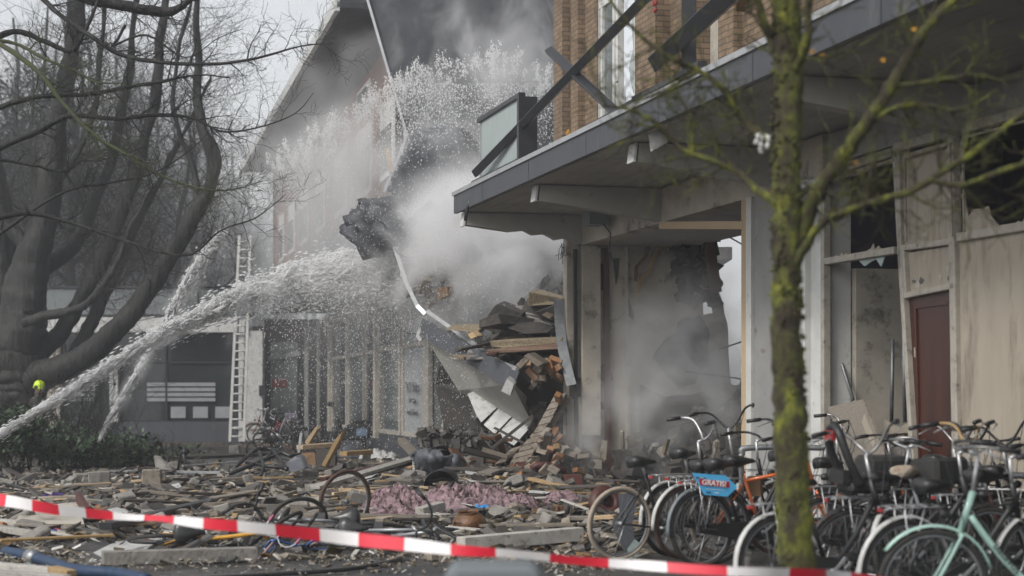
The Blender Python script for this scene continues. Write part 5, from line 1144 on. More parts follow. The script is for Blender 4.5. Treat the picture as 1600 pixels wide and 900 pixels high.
mint = put_front(make_bike('mint green bicycle nearest the camera with curved silver handlebars', 'mint_paint', guard='mint_paint', bar='steel', group=GR, steer=.12, bar_h=1.16, rack=True), 1458, 912, R(172), R(-1))
put_rear(make_bike('dark bicycle with a wire basket in front against the cream boards', 'black_metal', guard='black_plastic', basket='front', group=GR, bar='steel', step=False), 1490, 806, R(10), R(3))
put_rear(make_bike('dark bicycle with a red frame tube behind the mint one', 'rust_red', guard='black_plastic', group=GR, bar='black_metal'), 1500, 862, R(20), R(-3))
put_rear(make_bike('dark bicycle half out of the picture behind the mint frame', 'black_metal', guard='black_plastic', group=GR, bar='steel'), 1580, 850, R(150), R(3))
extra = [(1290, 842, 22, 'black bicycle left of the child seat bicycle'), (1372, 838, 18, 'black bicycle between the child seat and the furry saddle'), (1440, 828, 30, 'black bicycle behind the furry saddle cover'), (1545, 820, 16, 'black bicycle under the wire basket'), (1470, 846, 36, 'black bicycle behind the mint front wheel')]
for k, (x, y, yw, lab) in enumerate(extra):
    put_rear(make_bike(lab, 'black_plastic' if k % 2 else 'black_metal', guard='black_plastic', bar='black_metal' if k % 3 else 'steel', bar_style=('city', 'high', 'flat')[k % 3], steer=(-.4, .3, 0)[k % 3], seat_h=.86 + .05 * (k % 3), step=bool(k % 2), crate='black_cloth' if k in (1, 4) else None, group=GR), x, y, R(yw), R((-4, 3, -2, 4)[k % 4]))
# blue sign on the orange bike
sg = empty('sign', P(1110, 756, 15.9), label='blue arrow-shaped sign reading GRATIS on a red bar', cat='sign')
Tn = 15.75
pts = [(1081, 739), (1134, 743), (1152, 761), (1137, 776), (1100, 773)]
s = MB(); s.prism([P(x, y, Tn + (x - 1081) * .002) for x, y in pts], (0, .012, 0)); s.build('board', 'sign_blue', sg)
def on_sign(pts, off, mat, name): s = MB(); s.prism([P(x, y, Tn + (x - 1081) * .002 - off) for x, y in pts], (0, .002, 0)); return s.build(name, mat, sg)
on_sign([(1092, 748), (1139.5, 752.5), (1140, 762), (1093.5, 758)], .004, 'sign_red', 'red_bar')
on_sign([(1087.5, 745), (1103, 746.3), (1103.3, 748.6), (1088, 747.2)], .005, 'sign_navy', 'small_bar')
tr_ = basis(Vector((1, .12 / .33 * .3, -.085)), Vector((0.03, -1, 0)))
text('GRATIS!', .066, P(1116, 755.2, Tn + .055), basis(P(1140, 757.5, Tn + .118) - P(1092, 753, Tn + .022), Vector((.1, -1, 0)).normalized()), 'sign_white', sg, bold=.0018)
text('PRIMEUR', .012, P(1095.5, 746.9, Tn + .02), basis(Vector((1, 0, -.07)), Vector((.1, -1, 0)).normalized()), 'sign_white', sg)
on_sign([(1103, 763.5), (1132, 766), (1132, 766.5), (1103, 764.1)], .005, 'sign_white', 'text_line')
on_sign([(1103, 768), (1111, 768.7), (1111.3, 770.6), (1103.6, 769.9)], .005, 'sign_navy', 'logo_strip')
on_sign([(1117, 769), (1123, 769.5), (1123, 771), (1117, 770.4)], .005, 'sign_white', 'logo_strip')
# lettering on the mint down tube
mw = Matrix.Translation(mint.location) @ mint.rotation_euler.to_matrix().to_4x4()
a_, b_ = mw @ Vector((.27, .021, .635)), mw @ Vector((.06, .021, .385))
t_o = text('batavus', .075, (a_ + b_) / 2 + Vector((0, -.004, 0.0)), basis(b_ - a_, Vector((0, -1, 0)) - (b_ - a_).normalized() * 0), 'black_metal', None, ext=.001)
t_o.parent = mint; t_o.matrix_parent_inverse = mw.inverted()
# cracked sheet against the first wheel
cs = MB(); cs.prism([P(x, y, 17.0) for x, y in [(966, 772), (984, 770), (996, 772), (994, 792), (988, 818), (992, 846), (984, 868), (975, 862), (962, 836), (957, 815), (968, 800)]], (0, .008, 0)); tag(cs.build('cracked_sheet', 'cracked_sheet'), 'cracked dark glossy sheet leaning on the cream tyre', 'sheet')
cs = MB(); cs.prism([P(x, y, 16.9) for x, y in [(992, 842), (1003, 852), (998, 870), (984, 872), (980, 858)]], (0, .008, 0)); tag(cs.build('glass_shard', 'glass_shard'), 'pale glass shard at the foot of the cracked sheet', 'glass')
# tubular steel stands
for (x0, y0, x1, t, lab) in [(1440, 727, 1530, 15.6, 'first bent steel bike stand behind the mint handlebar'), (1524, 744, 1620, 15.0, 'second bent steel bike stand right of the mint bicycle'), (1158, 700, 1290, 17.6, 'steel bike stand behind the orange bicycle and the mossy tree')]:
    a, b = P(x0, y0, t), P(x1, y0, t); s = MB(); rr0 = .1
    s.tube(smooth_line([Vector((a.x, a.y, -.1)), Vector((a.x, a.y, a.z - .2)), Vector((a.x + .01, a.y, a.z - .06)), Vector((a.x + .07, a.y, a.z)), Vector((b.x - .07, b.y, b.z)), Vector((b.x, b.y, b.z - .08)), Vector((b.x, b.y, -.1))]), .03, 10)
    tag(s.build('bike_stand', 'galvanised'), lab, 'bike stand')
# things among the bikes
s = MB(); s.prism([P(1167, 745, 16.3), P(1187, 744, 16.3), P(1189, 775, 16.3), P(1168, 777, 16.3)], (.05, .2, 0)); tag(s.build('cardboard_box', 'box_card'), 'brown cardboard box wedged behind the orange bicycle', 'box')
s = MB()
for q in range(14): s.octa(P(rr(1345, 1362), rr(828, 848), 15.5 + rr(0, .1)), rr(.03, .06), Vector((rr(-1, 1), rr(-1, 1), rr(-1, 1))), 1.3)
tag(s.build('pink_cloth', 'insulation'), 'pink cloth caught behind the child seat bicycle wheel', 'cloth')

# bikes lying in the debris and standing far off
d1 = make_bike('wrecked silver bicycle lying on its side with an upturned wheel and wire basket', 'silver_paint', guard=None, rack=False, basket='front', step=False, bar='black_metal', group='wrecked bicycles in the debris', steer=1.1)
put(d1, G(520, 838, .05), R(176), R(-74), 0)
d2 = make_bike('wrecked bicycle with yellow-orange tubes and black saddle lying flat beyond the tape', 'yellow_paint', guard=None, rack=False, step=True, bar='black_metal', group='wrecked bicycles in the debris', steer=.6)
put(d2, G(330, 846, .06), R(14), R(80), 0)
d3 = make_bike("small blue child's bicycle with pink grips lying on the wet ground", 'blue_paint', tyre='tyre_pink', guard=None, rack=False, grip='pink', bar='white_gloss', r=.345, scale=.55, group='wrecked bicycles in the debris', steer=.9, lamp=False)
put(d3, G(470, 862, .04), R(186), R(-70), 0)
d4 = make_bike('wrecked silver framed bicycle lying right of the upturned wheel', 'silver_paint', guard='black_plastic', rack=False, step=False, bar='black_metal', group='wrecked bicycles in the debris', steer=-.7)
put(d4, G(625, 845, .06), R(-8), R(78), 0)
d5 = make_bike('burnt black bicycle wreck far back among the splintered wood', 'charred', guard=None, rack=False, bar='black_metal', group='wrecked bicycles in the debris', steer=.8)
put(d5, G(440, 712, .05), R(10), R(40), R(-12))
def loose_wheel(px, py, t, yaw, tilt, label, tyre='rubber', w_=.345):
    e = empty('bicycle_wheel', label=label, cat='wheel'); c = wheel(e, 0, 0, tyre, r=w_, name='tyre'); e.rotation_euler = (tilt, 0, yaw); e.location = P(px, py, t); return e
loose_wheel(539, 783, 20.6, R(42), R(8), 'bicycle wheel with dark tyre standing upright in the debris', 'brown_rubber', .37)
loose_wheel(466, 816, 20.2, R(20), R(30), 'bicycle wheel behind the crushed wire basket', 'rubber')
loose_wheel(690, 842, 19.6, R(5), R(66), 'flat lying bicycle wheel right of the silver wreck', 'rubber')
f1 = make_bike('silver bicycle with a dark pannier parked by the far shop entrance', 'silver_paint', guard='black_plastic', crate='cloth_purple', group='bicycles by the far entrance')
put_front(f1, 402, 669, R(186)); f1.location = P(432, 690, 57.5); f1.location.z = 0; f1.rotation_euler.z = R(188)
f2 = make_bike('red bicycle with a red front carrier behind the silver one at the far entrance', 'red_paint', guard='red_paint', group='bicycles by the far entrance')
f2.location = P(424, 690, 58.6); f2.location.z = 0; f2.rotation_euler.z = R(200)
f3 = make_bike('black bicycle fallen on its side before the far entrance', 'black_metal', guard=None, group='bicycles by the far entrance')
put(f3, G(450, 705, .05), R(185), R(-28))
# saddle bag, moped
mp_ = empty('moped', G(535, 706), label='dark moped with mirrors and a pale blue plate parked before the far shop windows', cat='moped')
mp_.location.z = 0; ml = mp_.location; mt_ = ml.y
mv = lambda x, y, z: ml + Vector((x, y, z))
s = MB(); s.prism([mv(-.25, 0, .55), mv(-.05, 0, .30), mv(.6, 0, .32), mv(.85, 0, .5), mv(.8, 0, .72), mv(.5, 0, .8), mv(.15, 0, .78), mv(.0, 0, .62), mv(-.1, 0, .95), mv(-.22, 0, 1.0)], (0, .34, 0)); s.build('body', 'black_plastic', mp_, bevel=.06)
s = MB(); s.box(mv(.5, .17, .84), (.62, .28, .1)); s.build('seat', 'saddle', mp_, bevel=.04)
for x in (-.3, .78): s = MB(); c = mv(x, .17, .25); s.tube([c + Vector((.2 * math.cos(i * .35), 0, .2 * math.sin(i * .35))) for i in range(18)], .055, 8, closed=True); s.build('wheel', 'rubber', mp_)
s = MB(); s.tube([mv(-.2, .17, .9), mv(-.15, .17, 1.08)], .03, 6); s.tube([mv(-.12, -.2, 1.1), mv(-.17, .17, 1.08), mv(-.12, .54, 1.1)], .015, 6); s.build('handlebar', 'black_metal', mp_)
for y in (-.15, .5): s = MB(); s.tube([mv(-.14, y, 1.1), mv(-.3, y - .1, 1.3)], .008, 5); s.octa(mv(-.34, y - .1, 1.33), .085); s.build('mirror', 'black_plastic', mp_)
s = MB(); s.box(mv(.55, -.12, .55), (.3, .02, .2)); s.build('plate', pm('pale_plate', (.22, .30, .42)), mp_)

# ================================================================ debris
random.seed(4)
def slope_base(px, t):      # debris lies a little higher towards the collapse
    return max(0, .35 - abs(px - 790) * .0012) * max(0, min(1, (t - 19) / 9))
def rnd_spot(x0=-20, x1=930, y0=724, y1=860, bias=None):
    for _ in range(6):
        py = random.triangular(y0, y1, bias or (y0 + y1) / 2); px = rr(x0, x1)
        if not any(a < px < b and c < py < d for a, b, c, d in ((695, 775, 806, 856), (560, 920, 790, 822), (400, 700, 828, 870), (725, 900, 838, 858), (130, 250, 842, 876))) or random.random() < .12: break
    if px < 260 and py < 742: py += 22
    t = CH * F / (py - HY); return px, t, Vector(((px - HX) * t / F, t, slope_base(px, t)))
REG = [(0, 230, 'left part of the debris field'), (230, 480, 'debris field before the ladder'), (480, 700, 'debris before the far shop windows'), (700, 960, 'debris below the leaning brick slab')]
def scatter(name, mat, n, size_fn, cat, adj, chunk=.18, bev=.006, yr=(726, 862), tilt=.25, variants=9, bias=None):
    protos = []
    for (x0, x1, where_) in REG:
        cnt = max(1, int(n * (x1 - x0) / 960))
        made = []
        for i in range(cnt):
            px, t, p = rnd_spot(x0, x1, *yr, bias)
            if i < variants:
                d = size_fn(); s = MB(); s.chunk((0, 0, 0), d, None, chunk); o = s.build(name, mat, bevel=min(bev, min(d) * .2)); o['_h'] = d[2]; made.append(o)
            else: o = random.choice(made).copy(); col.objects.link(o)
            h = o['_h']; o.rotation_euler = (rr(-tilt, tilt), rr(-tilt, tilt), rr(0, 3.14)); o.location = p + Vector((0, 0, h * .5 + rr(0, .06) + (.05 if name.endswith(('plank', 'batten', 'piece', 'fragment')) else 0)))
            tag(o, '%s lying in the %s' % (adj, where_), cat, '%s, %s' % (cat + 's', where_), 'thing')
        for o in made: protos.append(o)
    for o in col.objects:
        if o.name.startswith(name) and '_h' in o: del o['_h']
scatter('broken_brick', 'brick_grey', 170, lambda: (.21 * rr(.6, 1), .10 * rr(.8, 1.1), .065), 'brick', 'dusty grey-brown brick', .12, bias=790, tilt=.5)
scatter('orange_brick', 'brick_orange', 26, lambda: (.21 * rr(.6, 1), .10, .065), 'brick', 'orange brick', .1, tilt=.5)
scatter('wooden_plank', 'wood_yellow', 84, lambda: (.25 + 1.5 * random.random() ** 2, rr(.04, .13), rr(.02, .05)), 'plank', 'pale yellow splintered plank', .06, tilt=.12)
scatter('grey_plank', 'wood_grey', 95, lambda: (.3 + 1.9 * random.random() ** 2, rr(.06, .24), rr(.02, .06)), 'plank', 'weathered grey plank', .06, tilt=.10)
scatter('brown_board', 'wood_brown', 30, lambda: (rr(.2, .8), rr(.06, .3), rr(.012, .03)), 'board', 'brown wooden board piece', .15, tilt=.2)
scatter('dark_batten', 'wood_dark', 44, lambda: (rr(.4, 2.0), rr(.05, .12), rr(.03, .06)), 'batten', 'black charred batten', .05, tilt=.08)
scatter('white_trim_piece', 'wood_white', 44, lambda: (rr(.2, 1.1), rr(.04, .14), rr(.012, .03)), 'trim', 'dirty white trim piece', .1, tilt=.15)
scatter('concrete_chunk', 'concrete', 80, lambda: (rr(.15, .4), rr(.12, .3), rr(.08, .2)), 'chunk', 'grey concrete chunk', .4, .015, tilt=.4, bias=770)
scatter('white_board_fragment', 'white_gloss', 38, lambda: (rr(.15, .8), rr(.12, .45), .012), 'board', 'white board fragment', .4, .002, tilt=.3)
# fine litter nobody could count
def litter(name, mat, n, smin, smax, lab, cat, flat=.35, yr=(716, 880), bias=800, xr=(-20, 1010)):
    s = MB()
    for q in range(n):
        px, t, p = rnd_spot(xr[0], xr[1], yr[0], yr[1], bias)
        if t < 18.8 and px < 420 and smax > .04 and random.random() < .72: continue
        if noise.noise(Vector((p.x * .55, p.y * .35, 4.2))) < -.12 and random.random() < .6: continue
        d = smin + (smax - smin) * random.random() ** 2.2 * 1.5
        s.chunk(p + Vector((0, 0, rr(.0, .05) + d * flat * .4)), (d * rr(.6, 3.0), d * rr(.4, 1.1), d * flat * rr(.4, 1.3)), rot3(rr(-.5, .5), rr(-.5, .5), rr(0, 3.14)), .4)
    tag(s.build(name, mat), lab, cat, kind='stuff')
litter('brick_rubble', 'grit', 10000, .025, .12, 'fine brick and plaster rubble covering the street', 'rubble')
litter('pale_litter', 'grit_white', 1500, .02, .09, 'small white plaster and glass bits among the rubble', 'debris', .25)
litter('dark_litter', 'grit_dark', 4500, .04, .2, 'dark wet scraps between the bricks and planks', 'debris', .3)
litter('wood_splinters', pm('splinters', (.42, .26, .12), (.24, .14, .07), islandvar=.5, rough=.8), 900, .05, .12, 'small yellow and brown wood splinters across the debris', 'debris', .2)
litter('grit', 'grit', 2600, .008, .035, 'fine grit on the wet paving in front', 'debris', .5, (858, 905), 880, (-20, 1000))
litter('glass_grit', 'grit_white', 900, .006, .022, 'tiny glass crumbs glinting on the wet paving in front', 'debris', .4, (850, 905), 880, (-20, 1000))
# brick pile against the building end
PB = []
random.seed(8)
for i in range(120):
    px = random.triangular(690, 930, 850); t = rr(26.4, 29.5); top = max(.05, .95 - abs(px - 860) * .0085) * max(.2, min(1, (t - 25.8) / 2.2))
    if i < 6:
        s = MB(); s.chunk((0, 0, 0), (.22 * rr(.7, 1), .105, .07), None, .12); o = s.build('pile_brick', 'brick_grey' if i < 4 else 'brick_orange', bevel=.006); PB.append(o)
    else: o = random.choice(PB[:4] if rr(0, 1) < .8 else PB[4:]).copy(); col.objects.link(o)
    o.scale = (1.15,) * 3; o.location = ((px - HX) * t / F, t, top * rr(.75, 1.05) + .05); o.rotation_euler = (rr(-.9, .9), rr(-.9, .9), rr(0, 3.1))
    tag(o, 'loose brick in the pile against the broken end of the shop building', 'brick', 'bricks piled against the broken building end', 'thing')
PB = []
for i in range(34):      # cluster of orange-faced bricks stuck higher up
    px, py = rr(812, 878), rr(562, 640)
    if px < 812 + (py - 560) * .35 or (py > 600 and px < 874 - (py - 600) * .3): continue
    if len(PB) < 4: s = MB(); s.chunk((0, 0, 0), (.24, .11, .10), None, .1); o = s.build('stuck_brick', 'brick_orange' if len(PB) % 2 else 'brick_grey', bevel=.006); PB.append(o)
    else: o = random.choice(PB).copy(); col.objects.link(o)
    o.location = P(px, py, 28.9 + rr(-.3, .4)); o.rotation_euler = (rr(-.8, .8), rr(-.8, .8), rr(0, 3.1))
    tag(o, 'brick wedged between the two long boards and the leaning brick slab', 'brick', 'bricks wedged high in the heap', 'thing')

random.seed(61)
HP = []
for i in range(64):
    px, py = rr(700, 900), rr(590, 745)
    if px < 840 and py < 640 + (840 - px) * .55: continue
    if px > 885 and py < 700: continue
    if px > 822 and py < 690 and i % 4: continue
    if len(HP) < 8:
        s = MB(); s.chunk((0, 0, 0), (rr(.3, 1.0), rr(.06, .2), rr(.03, .09)), None, .12); o = s.build('heap_timber', ('wood_dark', 'wood_brown', 'wood_grey', 'wood_dark', 'wood_grey', 'wood_brown', 'wood_dark', 'wood_yellow')[len(HP)], bevel=.005); HP.append(o)
    else: o = random.choice(HP).copy(); col.objects.link(o)
    o.location = P(px, py, rr(27.6, 29.2)); o.rotation_euler = (rr(-.5, .5), rr(-.9, .9), rr(0, 3.1))
    tag(o, 'splintered timber sticking out of the heap at the foot of the collapsed balcony', 'timber', 'splintered timber in the collapse heap', 'thing')
HP = []
for i in range(46):
    px, py = rr(700, 884), rr(468, 560)
    if py < 585 - (px - 660) * .62: continue
    if len(HP) < 8:
        s = MB(); s.chunk((0, 0, 0), (rr(.3, 1.3), rr(.1, .5), rr(.03, .2)), None, .35); o = s.build('burnt_slab', ('charred', 'wood_dark', 'board_speckle', 'concrete')[len(HP) % 4], bevel=.008); HP.append(o)
    else: o = random.choice(HP).copy(); col.objects.link(o)
    o.location = P(px, py, rr(29.7, 31)); o.rotation_euler = (rr(-.5, .5), rr(-.5, .5), rr(0, 3.1))
    tag(o, 'burnt slab or board among the wreckage on the fallen balcony', 'slab', 'burnt slabs on the fallen balcony', 'thing')
# individual pieces
def piece(name, mat, poly, off, label, cat, bev=.004):
    s = MB(); s.prism([P(*p) if len(p) == 3 else G(*p) for p in poly], off); return tag(s.build(name, mat, bevel=bev), label, cat, None, 'thing')
def beam(name, mat, a, b, w, h, label, cat, bev=.004, up=UP): s = MB(); s.bar(a, b, w, h, up=up); return tag(s.build(name, mat, bevel=bev), label, cat, None, 'thing')
beam('long_pole', 'alu', P(110, 735, 37), P(345, 738.5, 33), .05, .05, 'long pale pole lying level across two concrete blocks at the left', 'pole')
beam('long_pole', 'alu', P(285, 728, 34), P(372, 722, 35), .05, .03, 'bright metal strip behind the black triangular stand', 'strip')
beam('red_beam', 'rust_red', P(505, 752, 28), P(732, 700, 31.5), .12, .12, 'long dark red steel beam sloping up toward the collapsed balcony', 'beam', .006)
beam('pale_board', 'wood_white', P(490, 762, 27), P(660, 712, 30), .22, .05, 'long pale board under the dark red beam', 'board')
beam('leaning_post', 'wood_grey', P(627, 688, 31), P(680, 742, 29), .13, .1, 'dark timber post leaning left of the slate sheet', 'post')
beam('thin_rod', 'wood_white', P(646, 715, 29), P(647, 760, 28), .035, .035, 'thin upright rod beside the leaning post', 'rod')
beam('upright_stake', 'alu', P(471, 676, 33), P(466, 714, 33), .05, .05, 'thin pale stake standing before the splintered boards', 'stake')
piece('splintered_board', 'wood_yellow', [(476, 690, 34), (494, 666, 34), (497, 669, 34), (480, 697, 34)], (.05, .1, 0), 'short yellow board sticking up left of the tall splintered one', 'board')
piece('splintered_board', 'wood_yellow', [(502, 727, 32), (524, 686, 32), (536, 673, 32), (529, 690, 32), (508, 729, 32)], (.05, .08, 0), 'tall yellow splintered board leaning before the moped', 'board')
beam('yellow_board', 'wood_yellow', P(468, 699, 33), P(520, 695, 33.5), .2, .08, 'level yellow board under the splintered ones', 'board')
beam('yellow_board', 'wood_yellow', P(536, 709, 32), P(577, 706, 32.5), .2, .08, 'yellow board end right of the tall splintered one', 'board')
piece('particle_board', 'box_card', [(470, 707, 33), (492, 707, 33), (494, 728, 32.5), (478, 724, 32.5), (470, 720, 32.5)], (0, .06, 0), 'brown panel standing under the level yellow board', 'panel')
piece('wet_plywood', 'wood_dark', [(494, 702, 33), (524, 702, 33), (524, 728, 32.5), (494, 730, 32.5)], (0, .3, 0), 'dark wet panel behind the tall splintered board', 'panel')
piece('grey_tarpaulin', 'wet_sheet', [(438, 735, 31.5), (448, 722, 32), (462, 712, 32), (470, 714, 32), (476, 732, 31.4), (460, 738, 31)], (.05, .3, .02), 'grey crumpled tarpaulin before the splintered boards', 'tarpaulin', .02)
crumple([(640, 706), (655, 700), (690, 706), (700, 712), (708, 708), (726, 716), (728, 726), (716, 742), (700, 748), (682, 770), (662, 790), (648, 788), (652, 770), (668, 752), (656, 740), (644, 728)], 28.3, .5, 'wet_sheet', 'slate_sheet', None, 30, 1.3, 2)
tag(bpy.data.objects['slate_sheet'], 'crumpled dark slate-grey roofing sheet left of the brick pile', 'sheet', None, 'thing')
bk = MB(); a0, b0 = P(672, 768, 25.6), P(712, 745, 27.5); bk.tube([P(694, 757, 26.2), P(688, 762, 25.4)], [.24, .25], 20, cap=False); bk.tube([P(694, 757, 26.2), P(697, 755, 26.6)], [.24, .2], 20)
o = bk.build('black_bucket', 'black_plastic'); md = o.modifiers.new('t', 'SOLIDIFY'); md.thickness = .012; tag(o, 'black bucket lying on its side before the slate sheet', 'bucket')
beam('dark_pipe', 'black_metal', P(735, 758, 27), P(822, 752, 27.5), .10, .10, 'thick dark pipe lying behind the pink insulation', 'pipe')
beam('red_strip', 'red_paint', P(672, 763, 25), P(700, 761, 25.3), .05, .03, 'short red strip at the left of the pink insulation', 'strip')
piece('red_board', 'rust_red', [(790, 745, 27.3), (806, 722, 27.6), (822, 722, 27.6), (808, 748, 27.2)], (.02, .1, 0), 'dark red panel propped left of the leaning red plank', 'board')
piece('red_plank', 'rust_red', [(802, 744, 27.1), (826, 718, 27.4), (834, 722, 27.4), (812, 746, 27.1)], (.02, .08, 0), 'red-brown plank leaning at the foot of the brick pile', 'plank')
s = MB(); s.tube([P(x, y, 27) for x, y in [(829, 733), (840, 727), (855, 727), (870, 731), (884, 737)]], [.05, .06, .06, .05, .04], 8); tag(s.build('red_tile_strip', 'rust_red'), 'curved dark red strip lying over the brick pile', 'strip')
piece('white_slab', 'white_gloss', [(836, 762, 26), (842, 758, 26), (856, 759, 26), (866, 768, 25.8), (842, 770, 25.8)], (0, .05, -.02), 'bright white jagged board on the rubble below the brick pile', 'board')
piece('rusty_drum_part', 'rust_red', [(880, 742, 26), (908, 742, 26), (912, 758, 25.8), (884, 760, 25.8)], (0, .3, 0), 'rusty metal sheet at the right foot of the brick pile', 'sheet')
s = MB()
for k in range(420):
    px = rr(655, 770); py = 672 + 22 * abs(rr(-1, 1)) + (px - 655) * .09; s.chunk(P(px, py, rr(30, 31)), (rr(.05, .25), rr(.05, .2), rr(.03, .12)), rot3(rr(0, 6), rr(0, 6), rr(0, 6)), .4)
for k in range(30): x, y = rr(655, 760), rr(670, 690); s.tube([P(x, y, 30.4), P(x + rr(-8, 8), y - rr(4, 14), 30.3)], .008, 3)
tag(s.build('clotted_debris', 'grit_dark'), 'ragged mat of roots and plaster hanging over the street rubble', 'debris', kind='stuff')
# concrete blocks under the pole, upright slabs
def cblock(px, py, w, h, d, lab, rz=0, mat='concrete'):
    p = G(px, py); s = MB(); s.chunk((0, 0, 0), (w, d, h), None, .15); o = s.build('concrete_block', mat, bevel=.02); o.location = p + Vector((0, 0, h / 2 - .02)); o.rotation_euler = (rr(-.05, .05), rr(-.08, .08), rz); tag(o, lab, 'block', None, 'thing')
cblock(156, 766, .38, .34, .3, 'pale concrete block under the long pole', .2); cblock(130, 760, .35, .25, .3, 'dark concrete block left of the pale one under the pole', .5); cblock(238, 762, .36, .34, .35, 'dark brick-faced block under the right part of the long pole', .1, 'brick_grey')
cblock(367, 712, .28, .3, .2, 'small pale block before the ladder foot'); cblock(485, 752, .3, .22, .2, 'pair-like brick lump behind the crushed basket')
piece('stone_slab', 'concrete', [(240, 712, 36), (246, 713, 36), (276, 746, 34), (268, 748, 34), (244, 742, 34.5)], (.03, .15, 0), 'pointed stone slab standing behind the long pole', 'slab')
s = MB(); pa, pb, pc = P(283, 705, 35), P(277, 738, 35), P(291, 745, 34.6); s.tube([pb, pa, P(286, 704, 34.8), pc], .025, 6); s.octa(P(289, 706, 34.8), .1); tag(s.build('black_stand', 'black_metal'), 'black triangular stand poking up behind the long pole', 'stand')
# twisted black frames before the far bikes
s = MB()
for pts in ([(370, 728), (395, 705), (420, 700), (452, 712), (470, 710)], [(360, 740), (400, 724), (440, 708)], [(405, 706), (412, 730), (408, 742)], [(385, 722), (415, 728), (450, 732)], [(425, 702), (440, 722), (448, 734)], [(395, 706), (410, 698), (430, 704), (445, 709), (455, 713)]):
    s.tube([P(x, y, 33 - (y - 700) * .05) for x, y in pts], .035, 6)
tag(s.build('twisted_frame', 'black_metal'), 'twisted black metal frame lying before the silver bicycle', 'metal frame')
# nearer pieces
beam('dark_profile', 'dark_metal', G(165, 822, .16), G(335, 782, .12), .14, .07, 'long dark grey metal profile rising to the right beyond the tape', 'profile')
beam('dark_profile', 'dark_metal', P(52, 792, 22), P(252, 830, 20), .10, .06, 'long dark profile lying under the tape at the left', 'profile')
beam('grey_sleeper', 'concrete', G(160, 872, .07), G(400, 865, .07), .18, .12, 'long low grey kerb block lying before the yellow bicycle wreck', 'kerb block')
beam('white_post_lying', 'wood_white', G(720, 850, .12), G(905, 834, .16), .16, .13, 'long white painted timber lying right of the clay pot', 'timber')
beam('white_post_lying', 'wood_white', P(655, 800, 21.5), P(690, 790, 21.8), .14, .1, 'short white block left of the blue plastic', 'block')
piece('white_door_board', 'white_gloss', [(128, 872, 16.9), (180, 846, 18.5), (255, 838, 18.9), (218, 866, 17.0)], (0, .02, -.03), 'flat pale board with two dark slots lying before the yellow wreck', 'board')
s = MB()
for x, y in ((196, 850), (187, 856), (222, 846)): s.box(P(x, y, 17.6) + Vector((0, -.0, .06)), (.05, .08, .01))
piece('wallboard', 'plaster', [(20, 818, 19.6), (40, 792, 21.2), (120, 784, 21.8), (132, 818, 19.6)], (.0, .03, -.06), 'pale wall panel lying with a torn brick edge under the tape at the left', 'panel')
beam('wooden_edge', 'rust_red', P(122, 776, 21.5), P(137, 800, 20.8), .06, .12, 'dark red wooden edge beside the pale wall panel', 'edge')
beam('pale_batten', 'cream_board', P(60, 778, 22), P(130, 775, 22), .05, .03, 'thin pale batten above the red edged panel', 'batten')
for k, (a, b, lab) in enumerate([((-10, 814), (70, 822), 'upper white window profile at the left edge'), ((-10, 824), (62, 836), 'lower white window profile at the left edge'), ((-10, 884), (90, 893), 'nearest white window frame piece at the bottom left corner'), ((-10, 896), (105, 905), 'second white window frame piece below the blue hose')]):
    beam('window_profile', 'wood_white', G(*a, .12), G(*b, .10), .12, .06, lab, 'window profile')
beam('split_timber', 'wood_yellow', G(82, 889, .12), G(112, 896, .1), .1, .05, 'split orange timber end at the end of the near white frame piece', 'timber')
s = MB(); s.tube(smooth_line([G(x, y, .05) for x, y in [(8, 862), (30, 866), (52, 871), (80, 879), (105, 888), (140, 893), (180, 896), (230, 906)]]), .052, 10); h = s.build('fire_hose', 'blue_hose'); tag(h, 'thick blue fire hose with a metal coupling at the bottom left', 'hose')
s = MB(); s.tube([G(47, 870, .05), G(56, 872.5, .05)], .075, 12); s.build('coupling', 'galvanised', h)
s = MB(); s.tube([G(62, 836, .05), G(76, 834, .06), G(88, 832, .07)], [.012, .035, .045], 10); o = s.build('blue_can', 'blue_enamel'); tag(o, 'small blue and red spray can lying in the litter at the left', 'can')
s = MB(); s.tube([G(88, 832, .07), G(91, 831.6, .07)], [.05, .045], 10); s.build('cap', 'red_paint', o)
def soft(name, mat, poly, t, amp, label, cat, n=34, sc=2.2, seed=1, th=.25):
    o = crumple(poly, t, amp, mat, name, None, n, sc, seed); tag(o, label, cat, None, 'thing'); return o
# pink insulation: heaped folds lying on the rubble
def heap(name, mat, x0, x1, ybase, hpx, depth, label, cat, seed, nx=170, ny=60, fold=.085):
    rn_ = random.Random(seed); s = MB(); t0 = CH * F / (ybase - HY)
    for i in range(nx + 1):
        for j in range(ny + 1):
            u, v = i / nx, j / ny; px = x0 + (x1 - x0) * u; X = (px - HX) * t0 / F; Y = t0 + depth * (v - .15)
            prof = math.sin(math.pi * min(1, u * 1.02)) ** .4 * math.sin(math.pi * min(1, v * .9 + .02)) ** .6
            f = noise.noise(Vector((X * 1.1 + seed, Y * 1.6, 0))); g2 = noise.noise(Vector((X * 5 + f * 6 + Y * 2, Y * 13 + f * 9 - X * 3, seed)))
            g3 = noise.noise(Vector((X * 14, Y * 22, seed)))
            g4 = noise.noise(Vector((X * 9 + f * 4, Y * 3 + X * 5, seed + 3)))
            z = prof * hpx * t0 / F * (.62 + .9 * f) + fold * prof * ((1 - abs(g2) * 2.4) + .7 * (1 - abs(g4) * 2.4)) + .03 * g3
            s.v.append((X + .05 * g2, Y + .1 * g2, max(-.02, z)))
    w = ny + 1
    for i in range(nx):
        for j in range(ny): s.f.append((i * w + j, (i + 1) * w + j, (i + 1) * w + j + 1, i * w + j + 1)); s.smooth.append(True)
    return tag(s.build(name, mat), label, cat, None, 'thing')
heap('insulation_wool', 'insulation', 640, 850, 812, 50, 1.7, 'big heap of dusty pink insulation wool in the middle of the debris', 'insulation', 3)
